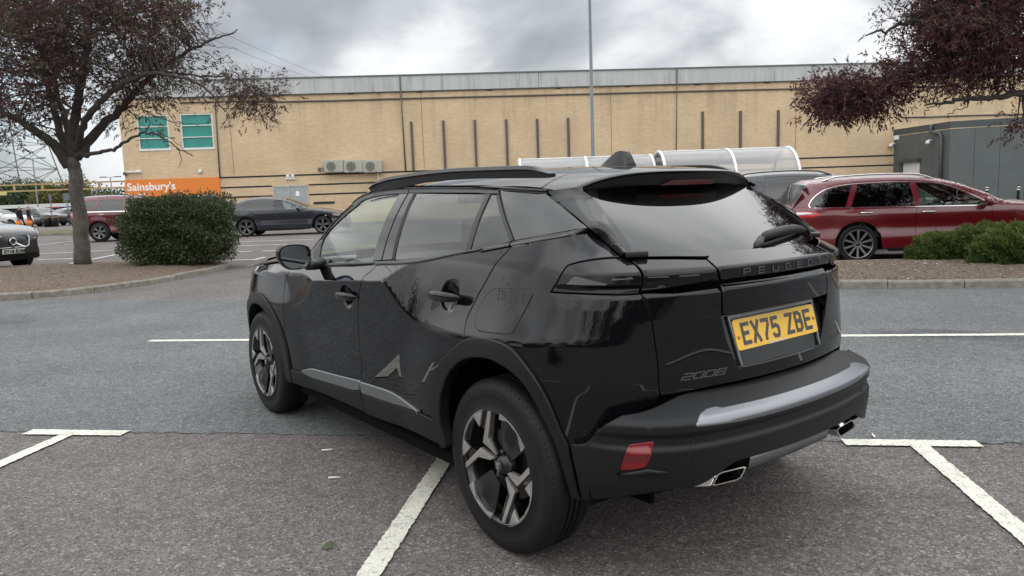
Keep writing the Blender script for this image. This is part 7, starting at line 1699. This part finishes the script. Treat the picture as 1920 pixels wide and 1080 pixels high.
def traced_tree(name, label, base, limbs, clumps, seed, leaf='leaf_mixed', nleaf=22, lsz=.17, group=None, twig_r=.010, spread=.34):
    """limbs: list of (points, r0, r1) in world; clumps: list of (centre, n)"""
    rg = np.random.default_rng(seed); base = np.asarray(base, float); t = thing(name, label, 'tree', base, 0, group)
    sk = []
    for i, (pts, r0, r1) in enumerate(limbs):
        p = np.array(curve(np.array(pts), 6)); k = len(p); w = rg.normal(size=(k, 3))*.015; w[0] = 0; p = p+w-base; rad = [r0+(r1-r0)*(j/(k-1))**.8 for j in range(k)]
        if i == 0: rad = [r*(1+.28*math.exp(-j/3.0)) for j, r in enumerate(rad)]
        mb = MB(); mb.tube(p, rad, 10 if r0 > .06 else 6); mb.build('trunk' if i == 0 else 'limb', MAT['bark' if i == 0 else 'bark_dark'], t, True); sk += [(q, r) for q, r in zip(p, rad)]
    SK = np.array([q for q, r in sk]); SRr = np.array([r for q, r in sk])
    mb = MB(); C = []; D = []
    for c, n in clumps:
        c = np.asarray(c)-base; dd = np.linalg.norm(SK-c, axis=1)+np.where(SK[:, 2] > c[2]+.6, .8, 0); j = int(np.argmin(dd)); a = SK[j]; mid = (a+c)/2+rg.normal(size=3)*.12*np.linalg.norm(c-a)+np.array([0, 0, .08]); r0 = min(twig_r*1.8, SRr[j]*.8)
        mb.tube([a, mid, c], [r0, r0*.7, .004], 4, cap=False)
        k = int(n*nleaf); off = rg.normal(size=(k, 3))*spread*np.array([1, 1, .75]); dirn = off/(np.linalg.norm(off, axis=1, keepdims=True)+1e-6)+rg.normal(size=(k, 3))*.5+(c-a)/(np.linalg.norm(c-a)+1e-6)*.4
        C.append(c+off); D.append(dirn)
        for q in range(3):
            e = c+rg.normal(size=3)*spread*.9; mb.tube([c, (c+e)/2+rg.normal(size=3)*.03, e], [.005, .004, .002], 3, cap=False)
    mb.build('twigs', MAT['bark_dark'], t)['kind'] = 'stuff'
    C = np.concatenate(C); D = np.concatenate(D); V, idx, tn = leaflets(C, D, lsz*rg.uniform(.7, 1.2, len(C)), rg); o = fastmesh('crown', V, idx, 4, MAT[leaf], t, colattr=tn)
    return t
def clumps_px(spec, Y, seed):
    rg = np.random.default_rng(seed); out = []
    for cx, cy, rx, ry, dy, n, w in spec:
        for i in range(n):
            a = rg.uniform(0, 6.283); r = math.sqrt(rg.random()); d = rg.uniform(-dy, dy)*math.sqrt(max(.1, 1-r*r*.8)); out.append((atY([(cx+rx*r*math.cos(a), cy+ry*r*math.sin(a))], Y+d)[0], w))
    return out
TB = ground((157, 509)); TB[2] = zL(TB[0], TB[1])-.02; TY = TB[1]
s_ = 1/1.928
lp = lambda l: px3([(x*s_, y*s_, d) for x, y, d in l], TY)
limbsL = [([TB]+lp([(287, 760, 0), (270, 620, 0), (262, 560, 0)]), .150, .135),
          (lp([(250, 600, 0), (190, 520, -.3), (120, 470, -.6), (60, 430, -.9), (-30, 390, -1.2), (-140, 330, -1.5)]), .13, .03),
          (lp([(255, 590, 0), (215, 470, .2), (180, 330, .5), (150, 190, .8), (145, 60, 1.0)]), .11, .03),
          (lp([(262, 570, 0), (268, 440, -.1), (285, 330, -.4), (310, 200, -.7), (330, 60, -.9), (350, -80, -1.0)]), .13, .035),
          (lp([(275, 570, 0), (345, 480, .1), (430, 400, .2), (515, 305, .3), (600, 235, .4), (690, 180, .4), (760, 150, .5), (860, 108, .5)]), .12, .012),
          (lp([(270, 550, 0), (310, 440, -.5), (390, 345, -.8), (480, 285, -1.0), (560, 265, -1.1), (690, 290, -1.1), (770, 345, -1.1), (810, 400, -1.1)]), .09, .012),
          (lp([(290, 565, 0), (340, 556, -.3), (400, 545, -.5), (450, 515, -.6), (510, 482, -.7), (570, 487, -.7), (640, 535, -.7), (690, 562, -.7)]), .055, .008),
          (lp([(560, 265, .3), (640, 265, .5), (740, 275, .6), (830, 280, .6), (940, 320, .6)]), .035, .008),
          (lp([(265, 560, 0), (235, 430, .8), (200, 300, 1.5), (230, 150, 2.0), (260, 0, 2.4)]), .10, .03),
          (lp([(640, 535, -.7), (655, 570, -.7), (650, 605, -.7)]), .012, .004), (lp([(570, 487, -.7), (620, 500, -.8), (700, 565, -.8)]), .012, .004),
          (lp([(690, 180, .4), (740, 165, .4), (800, 170, .4), (870, 175, .5)]), .014, .004), (lp([(700, 178, .4), (760, 200, .4), (820, 230, .4), (840, 270, .4)]), .012, .004), (lp([(740, 155, .5), (790, 125, .5), (850, 120, .5)]), .010, .003), (lp([(600, 235, .4), (680, 250, .4), (760, 240, .4), (830, 195, .4)]), .014, .004), (lp([(560, 390, -.9), (600, 430, -.9), (700, 450, -.9), (760, 440, -.9)]), .016, .004), (lp([(480, 285, -1), (540, 350, -1), (610, 410, -1), (640, 460, -1)]), .02, .004)]
spL = [(90, -40, 230, 110, 2.4, 150, 1.0), (60, 70, 150, 90, 2.2, 80, .95), (190, 60, 150, 90, 2.0, 85, .95), (40, 170, 75, 75, 1.8, 32, .8), (150, 150, 110, 70, 1.6, 40, .75), (290, 60, 75, 70, 1.4, 34, .8), (335, 25, 45, 45, 1.0, 14, .7), (250, 165, 70, 50, 1.2, 18, .6), (20, 235, 45, 35, 1.2, 9, .6), (250, 220, 35, 25, .8, 5, .5), (300, 178, 30, 25, .6, 5, .5),
       (425, 160, 38, 28, .5, 9, .55), (475, 175, 42, 26, .5, 13, .65), (455, 205, 36, 22, .4, 8, .6), (505, 168, 16, 12, .3, 3, .4), (330, 130, 40, 25, .5, 6, .5)]
traced_tree('ash_tree', 'purple-leaved ash tree with spreading limbs on the island beside the trimmed bush', TB, limbsL, clumps_px(spL, TY, 4), 11, 'leaf_mixed', 22, .19, spread=.25)
# tree whose branches reach in from beyond the frame
RB = np.array([9.9, 11.2, zR(9.9, 11.2)-.02]); RY = 11.0
s2 = 1/1.929; rp = lambda l: px3([(1400+x*s2, y*s2, d) for x, y, d in l], RY)
limbsR = [([RB, RB+[.05, 0, 1.2], RB+[-.05, .05, 2.2]], .22, .17),
          ([RB+[-.05, .05, 2.1]]+rp([(1180, 290, 0), (1000, 335, -.2), (880, 350, -.3), (770, 362, -.4), (700, 372, -.4), (640, 382, -.4)]), .075, .010),
          ([RB+[0, 0, 2.0]]+rp([(1150, 150, .3), (980, 160, .3), (820, 220, .3), (650, 270, .2), (520, 300, .1), (400, 320, .1)]), .10, .012),
          ([RB+[0, 0, 2.2]]+rp([(1150, 20, 0), (960, 40, -.2), (780, 60, -.3), (620, 70, -.3), (500, 110, -.3), (430, 130, -.3)]), .09, .008),
          ([RB+[0, 0, 2.2], RB+[-.3, .4, 3.5], RB+[-.8, .6, 5.0], RB+[-1.2, .6, 6.5]], .12, .03), ([RB+[0, 0, 2.2], RB+[1, .2, 3.6], RB+[2.4, .5, 5.0]], .11, .03), ([RB+[0, 0, 2.1], RB+[.5, -.9, 3.4], RB+[.7, -1.8, 4.6]], .10, .03),
          (rp([(620, 70, -.3), (560, 20, -.3), (480, -10, -.3)]), .012, .004), (rp([(700, 372, -.4), (650, 400, -.4), (640, 430, -.4)]), .010, .003), (rp([(810, 358, -.4), (790, 390, -.4), (740, 410, -.4), (725, 425, -.4)]), .010, .003), (rp([(560, 80, -.3), (500, 70, -.3), (450, 95, -.3)]), .008, .003), (rp([(850, 352, -.3), (800, 320, -.3), (760, 335, -.3), (745, 360, -.3)]), .010, .003)]
spR = [(1850, 30, 120, 80, 1.3, 80, .9), (1770, 60, 70, 60, 1.0, 34, .8), (1880, 110, 60, 45, 1.0, 26, .8), (1790, 140, 60, 32, .7, 20, .75), (1720, 130, 50, 35, .6, 16, .7), (1660, 165, 45, 30, .5, 15, .75), (1580, 178, 45, 28, .4, 26, .95), (1553, 198, 22, 16, .3, 8, .8), (1620, 190, 38, 20, .4, 13, .8), (1690, 30, 30, 20, .4, 5, .35), (1915, 235, 12, 12, .3, 3, .5), (2010, 0, 110, 150, 1.8, 60, .9), (1960, -120, 190, 110, 2.0, 70, .9), (2200, -80, 150, 150, 2.0, 60, .9), (1780, -60, 90, 50, 1.2, 26, .8)]
traced_tree('ash_tree', 'dark purple-leaved ash tree whose low boughs overhang the red estate car', RB, limbsR, clumps_px(spR, RY, 5), 12, 'leaf_purple', 30, .15, spread=.145)
# ------------------------------------------------------------------ trimmed bush
def bush(name, label, c, size, n, seed, leaf, ls, grp=None, p=3.0, stems=8, holes=.18):
    rg = np.random.default_rng(seed); c = np.asarray(c, float); t = thing(name, label, 'bush', c, 0, grp); sx, sy, sz = size
    nz = lambda d: 1+.10*np.sin(d[:, 0]*5+seed)*np.cos(d[:, 1]*4+1)+.07*np.sin(d[:, 2]*9+d[:, 0]*7+2*seed)+.05*np.sin(d[:, 1]*13+d[:, 2]*11)
    d = rand_dirs(rg, n); q = (np.abs(d)**p).sum(1)**(-1/p); rad = 1-np.abs(rg.normal(size=n))*.13; rad = np.where(rg.random(n) < .02, 1+rg.random(n)*.10, rad)
    P_ = d*(q*rad*nz(d))[:, None]*np.array([sx/2, sy/2, sz/2])+[0, 0, sz/2+.06]
    P_ = P_[P_[:, 2] > .06+.25*rg.random(n)**2]
    dirs = (P_-[0, 0, sz/2]); dirs = dirs/np.linalg.norm(dirs, axis=1, keepdims=True)*.8+rand_dirs(rg, len(P_))*.9
    V, idx = simple_leaves(P_, ls*rg.uniform(.6, 1.25, len(P_)), rg, .45, .15, dirs); fastmesh('foliage', V, idx, 4, MAT[leaf], t, colattr=np.clip(rg.beta(2, 2, len(P_)), 0, 1))
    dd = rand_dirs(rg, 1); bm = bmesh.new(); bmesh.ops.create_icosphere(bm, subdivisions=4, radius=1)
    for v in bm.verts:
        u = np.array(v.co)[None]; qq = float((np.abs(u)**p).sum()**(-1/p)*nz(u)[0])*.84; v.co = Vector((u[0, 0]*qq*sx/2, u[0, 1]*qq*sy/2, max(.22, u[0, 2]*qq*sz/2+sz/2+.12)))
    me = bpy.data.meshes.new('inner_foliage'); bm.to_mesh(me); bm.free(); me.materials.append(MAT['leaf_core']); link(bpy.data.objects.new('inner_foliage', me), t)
    for i in range(stems):
        a = rg.uniform(0, 6.28); r = rg.uniform(.05, .25); mb = MB(); mb.tube([(r*math.cos(a)*sx*.5, r*math.sin(a)*sy*.5, -.05), (r*1.6*math.cos(a)*sx*.5, r*1.6*math.sin(a)*sy*.5, sz*.35)], [.022, .014], 5); mb.build('stem', MAT['bark_dark'], t, True)
    for i in range(10):
        x, y = rg.uniform(-.42, .42)*sx, rg.uniform(-.3, .3)*sy; h = rg.uniform(.10, .24); p0 = np.array([x, y, sz+.02]); p1 = p0+[rg.uniform(-.05, .05), 0, h]; mb = MB(); mb.tube([p0, p1], [.005, .002], 4); o = mb.build('shoot', MAT['bark_dark'], t)
        Cc = np.array([p0+(p1-p0)*f for f in np.linspace(.2, 1, 9)]); V, idx = simple_leaves(Cc, np.full(9, ls*1.0), rg, .45, .3); fastmesh('shoot_leaves', V, idx, 4, MAT[leaf], o, colattr=rg.uniform(.5, 1, 9))
    return t
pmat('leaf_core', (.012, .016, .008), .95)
for i, (x, y, l, rz) in enumerate(((-35, 3, 26, R(85)), (-27, -17, 26, R(-50)), (-6, -29, 28, R(-6)), (16, -25, 22, R(30)))):  # unseen hedges, added to close gaps in the tree line mirrored by the paint
    hb_ = bush('hedge', ['hedge behind the photographer beyond the white crossover', 'hedge behind the photographer beyond the silver estate car', 'hedge straight behind the photographer', 'hedge behind the photographer on the driver side of the black car'][i], (x, y, 0), (l, 2.4, 2.6), 9000, 90+i, 'leaf_green', .30, 'hedges behind the photographer', p=6, stems=3); hb_.rotation_euler = (0, 0, rz)
q = ground((320, 512)); q[2] = zL(q[0], q[1])-.03
bush('laurel_bush', 'dense dark green trimmed bush at the end of the kerbed island', (q[0]-.04, q[1]+.62, q[2]-.06), (2.16, 1.6, 1.44), 40000, 21, 'leaf_laurel', .062, p=4.5)
# ------------------------------------------------------------------ low junipers
def juniper(label, c, size, n, seed):
    rg = np.random.default_rng(seed); c = np.asarray(c, float); t = thing('juniper_shrub', label, 'shrub', c, 0, 'low conifers on the island'); sx, sy, sz = size
    d = rand_dirs(rg, n); d[:, 2] = np.abs(d[:, 2]); nz = 1+.16*np.sin(d[:, 0]*7+seed)*np.cos(d[:, 1]*6)+.10*np.sin(d[:, 0]*17+d[:, 2]*9)
    P_ = d*(nz*(1-np.abs(rg.normal(size=n))*.12))[:, None]*np.array([sx/2, sy/2, sz]); up = d*[1, 1, .5]+[0, 0, .45]
    Vs = []; tn = []; t0 = rg.random(n)
    for k in range(7):
        dr = up+rg.normal(size=(n, 3))*.45; dr /= np.linalg.norm(dr, axis=1, keepdims=True); V, idx = simple_leaves(P_+rg.normal(size=(n, 3))*.018, rg.uniform(.035, .085, n), rg, .22, 0, dr); Vs.append(V); tn.append(np.clip(t0*.8+.2*np.clip(P_[:, 2]/sz, 0, 1)+rg.normal(size=n)*.08, 0, .97))
    V = np.concatenate(Vs); fastmesh('foliage', V, np.arange(len(V)), 4, MAT['leaf_juniper'], t, colattr=np.concatenate(tn))
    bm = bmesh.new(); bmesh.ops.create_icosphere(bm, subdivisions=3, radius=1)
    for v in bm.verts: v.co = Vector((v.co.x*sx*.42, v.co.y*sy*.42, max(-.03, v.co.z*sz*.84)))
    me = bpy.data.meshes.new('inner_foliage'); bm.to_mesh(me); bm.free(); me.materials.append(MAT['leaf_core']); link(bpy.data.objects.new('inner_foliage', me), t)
    for i in range(4): a = rg.uniform(0, 6.28); mb = MB(); mb.tube([(0, 0, -.05), (sx*.25*math.cos(a), sy*.25*math.sin(a), sz*.5)], [.02, .008], 5); mb.build('stem', MAT['bark_dark'], t, True)
def jp(px, zt_, size, n, seed, lab):
    q = ground(px); q[2] = zR(q[0], q[1])-.02 if inside(innR, q[None, :2])[0] else .08; juniper(lab, q, size, n, seed)
jp((1772, 502), 0, (1.10, .9, .40), 5200, 31, 'low green juniper mound nearest the kerb end by the black car')
jp((1850, 503), 0, (1.0, .9, .50), 5200, 32, 'taller green juniper mound in the middle of the low conifers')
jp((1905, 512), 0, (1.2, .9, .46), 5600, 33, 'broad green juniper mound close to the front kerb')
jp((1965, 500), 0, (1.3, 1.0, .55), 4000, 34, 'green juniper mound furthest from the kerb end')
# ------------------------------------------------------------------ generic trees (distance and behind the photographer)
def blob_tree(label, loc, h, rad, seed, leaf='leaf_green', n=2600, ls=.45, grp=None, trunk=.2, nm='broadleaf_tree', low=.30):
    rg = np.random.default_rng(seed); t = thing(nm, label, 'tree', loc, rg.uniform(0, 6), grp)
    mb = MB(); mb.tube([(0, 0, 0), (.05, 0, h*.3), (0, .1, h*.62)], [trunk, trunk*.75, trunk*.3], 8); mb.build('trunk', MAT['bark'], t, True)
    K = 26; cs = []
    for i in range(K):
        a = rg.uniform(0, 6.283); u = rg.random(); z = h*(low+(.96-low)*u); r = rad*math.sqrt(max(0, 1-((u-.42)/.62)**2))*rg.uniform(.25, .88); cs.append((r*math.cos(a), r*math.sin(a), z))
    for i in range(7):
        c = cs[i]; mb = MB(); mb.tube([(0, 0, h*.28), (c[0]*.5, c[1]*.5, (h*.3+c[2])/2), c], [trunk*.5, trunk*.3, .02], 5); mb.build('limb', MAT['bark_dark'], t, True)
    cs = np.array(cs); j = rg.integers(0, K, n); P_ = cs[j]+rg.normal(size=(n, 3))*rad*np.array([.20, .20, .16]); V, idx = simple_leaves(P_, ls*rg.uniform(.6, 1.3, n), rg, .55); tn = np.clip(rg.beta(2, 2, n)*.7+.3*(j/K), 0, 1)
    fastmesh('crown', V, idx, 4, MAT[leaf], t, colattr=tn); return t
for i, (px_, Y_, zt_, rd_, lf, lab) in enumerate((((-25, 356), 125, 5.5, 4.0, 'leaf_green', 'rounded dark green tree left of the pylon legs'), ((20, 352), 130, 6.2, 4.6, 'leaf_green', 'rounded green tree directly behind the pylon'), ((62, 356), 122, 5.5, 3.6, 'leaf_green', 'darker green tree behind the tall lamp post'), ((100, 362), 118, 4.8, 3.4, 'leaf_yellow', 'yellow-green tree beside the tall lamp post'), ((140, 352), 120, 5.6, 4.2, 'leaf_yellow', 'yellow-green tree behind the ash trunk'), ((195, 370), 128, 4.3, 4.2, 'leaf_green', 'low green tree between ash trunk and brick wall corner'))):
    q = atY([px_], Y_)[0]; blob_tree(lab, (q[0], Y_, .1), zt_, rd_, 50+i, lf, 4200, .42, 'trees beyond the far car park')
for i, (x, y, h, rd_, lf, n) in enumerate(((-30, -4, 6.5, 3.6, 'leaf_green', 4500), (-29, -11, 7.2, 4.0, 'leaf_green', 4500), (-24, -17, 6.4, 3.8, 'leaf_green', 4500), (-18, -22, 7.6, 4.2, 'leaf_green', 4500), (-11, -25, 6.6, 3.8, 'leaf_green', 4500), (-4, -27, 7.4, 4.0, 'leaf_green', 4500), (4, -27, 6.0, 3.8, 'leaf_green', 4500), (11, -24, 6.6, 3.8, 'leaf_green', 4500), (17, -17, 6.0, 3.4, 'leaf_purple', 4500), (-32, 4, 6.0, 3.6, 'leaf_green', 4500), (-33, 11, 6.4, 3.6, 'leaf_green', 4000))):
    blob_tree(['tree mirrored in the black car, one of the row behind the photographer'][0], (x, y, 0), h*.74, rd_*1.15, 80+i, lf, n*2, .24, 'row of trees behind the photographer', low=.10)
# ------------------------------------------------------------------ two shoppers with orange bags
pmat('skin', (.38, .22, .16), .6); pmat('coat_dark', (.012, .013, .018), .9); pmat('coat_brown', (.020, .014, .014), .9); pmat('trousers', (.010, .010, .013), .9); pmat('bag_orange', (.75, .20, .02), .6); pmat('hair', (.02, .014, .01), .8); pmat('shoe', (.01, .01, .01), .6)
def person(label, loc, rz, h, coat, stride, seed):
    t = thing('person', label, 'person', loc, rz); k = h/1.75
    J = dict(pel=(0, 0, .95), sp=(0, .01, 1.15), ch=(0, .01, 1.35), nk=(0, .02, 1.50), hd=(0, .03, 1.60), ht=(0, .03, 1.74),
             lh=(-.10, 0, .92), lk=(-.10, .5*stride+.04, .50), la=(-.10, .32*stride, .09), lt=(-.10, .32*stride+.16, .04), rh=(.10, 0, .92), rk=(.10, -.18*stride+.03, .50), ra=(.10, -.55*stride, .12), rt=(.10, -.55*stride+.15, .05),
             ls=(-.19, .01, 1.42), le=(-.25, -.05, 1.14), lw=(-.25, .04, .90), lf=(-.25, .06, .80), rs=(.19, .01, 1.42), re=(.26, -.02, 1.14), rw=(.26, .06, .90), rf=(.26, .08, .80))
    Rr = dict(pel=.15, sp=.145, ch=.165, nk=.06, hd=.092, ht=.065, lh=.095, lk=.062, la=.045, lt=.04, rh=.095, rk=.062, ra=.045, rt=.04, ls=.07, le=.05, lw=.036, lf=.04, rs=.07, re=.05, rw=.036, rf=.04)
    names = list(J); E_ = [('pel', 'sp'), ('sp', 'ch'), ('ch', 'nk'), ('nk', 'hd'), ('hd', 'ht'), ('pel', 'lh'), ('lh', 'lk'), ('lk', 'la'), ('la', 'lt'), ('pel', 'rh'), ('rh', 'rk'), ('rk', 'ra'), ('ra', 'rt'), ('ch', 'ls'), ('ls', 'le'), ('le', 'lw'), ('lw', 'lf'), ('ch', 'rs'), ('rs', 're'), ('re', 'rw'), ('rw', 'rf')]
    me = bpy.data.meshes.new('body'); me.from_pydata([tuple(np.array(J[n])*k) for n in names], [(names.index(a), names.index(b)) for a, b in E_], []); ob = bpy.data.objects.new('body', me); col.objects.link(ob)
    md = ob.modifiers.new('s', 'SKIN'); 
    for i, n in enumerate(names): me.skin_vertices[0].data[i].radius = (Rr[n]*k*(1.15 if n in ('ch', 'sp', 'pel') else 1), Rr[n]*k*(.75 if n in ('ch', 'sp', 'pel') else 1)); me.skin_vertices[0].data[i].use_root = (n == 'pel')
    sb = ob.modifiers.new('u', 'SUBSURF'); sb.levels = sb.render_levels = 2
    dg = bpy.context.evaluated_depsgraph_get(); dg.update(); m2 = bpy.data.meshes.new_from_object(ob.evaluated_get(dg)); bpy.data.objects.remove(ob)
    m2.materials.clear()
    for n in ('skin', coat, 'trousers', 'shoe', 'hair'): m2.materials.append(MAT[n])
    for p in m2.polygons:
        c = p.center/k; p.use_smooth = True
        p.material_index = 4 if (c.z > 1.68 or (c.z > 1.58 and c.y < .01)) else 0 if c.z > 1.49 or (abs(c.x) > .2 and c.z < .88) else 1 if c.z > .86 else 3 if c.z < .10 else 2
    link(bpy.data.objects.new('body', m2), t); return t, k
def bag(label, loc, k=1):
    t = thing('shopping_bag', label, 'bag', loc); mb = MB(); V = [(-.16, -.07, 0), (.16, -.07, 0), (.16, .07, 0), (-.16, .07, 0), (-.19, -.10, .22), (.19, -.10, .22), (.19, .10, .22), (-.19, .10, .22), (-.17, -.04, .38), (.17, -.04, .38), (.17, .04, .38), (-.17, .04, .38)]
    mb.add(V, [(3, 2, 1, 0), (0, 1, 5, 4), (1, 2, 6, 5), (2, 3, 7, 6), (3, 0, 4, 7), (4, 5, 9, 8), (5, 6, 10, 9), (6, 7, 11, 10), (7, 4, 8, 11)]); mb.build('bag_body', MAT['bag_orange'], t, True)
    for y in (-.04, .04): mb = MB(); mb.tube([(-.08, y, .38), (-.06, 0, .52), (.06, 0, .52), (.08, y, .38)], .012, 5); mb.build('handle', MAT['bag_orange'], t, True)
PY_ = 55.0
for (px_, lab, coat, rz, st, bo) in (((40, 430), 'shopper in dark clothes walking, carrying an orange bag, beside the white car', 'coat_dark', R(-100), .35, 'orange carrier bag held by the shopper nearer the white car'), ((57, 432), 'shopper in dark brown top walking, carrying an orange bag, beside the dark cars', 'coat_brown', R(-80), .30, 'orange carrier bag held by the shopper nearer the dark cars')):
    q = at(px_, PY_); p_, k_ = person(lab, (q[0], PY_, .13), rz, 1.72, coat, st, 1)
    hp = np.array([.26, .08, .80])*k_; ca, sa = math.cos(rz), math.sin(rz); w_ = (q[0]+ca*hp[0]-sa*hp[1], PY_+sa*hp[0]+ca*hp[1], .13+hp[2]-.50); bag(bo, w_)
o = text('EY18 RVM', .118, (0, 0, 0), (0, 0, 0), MAT['plate_letter'], 'plate_lettering', VOLTXT[1], .004, .001)
bb_ = [v.co.x for v in o.data.vertices]; o.location = (.245, fy(0, .48)+.0325, .440); o.rotation_euler = (R(90), 0, R(180)); w_ = max(bb_)-min(bb_); o.scale = (.49/w_, .95, 1)
ST_ = text('STELLANTIS & YOU UK', .011, (-.075, PT(np.array([0.]), np.array([.8115]))[0][1]-.0105, .8085), (R(90), 0, 0), MAT['sign_white'], 'plate_maker_text', plate, .0002, .0003)
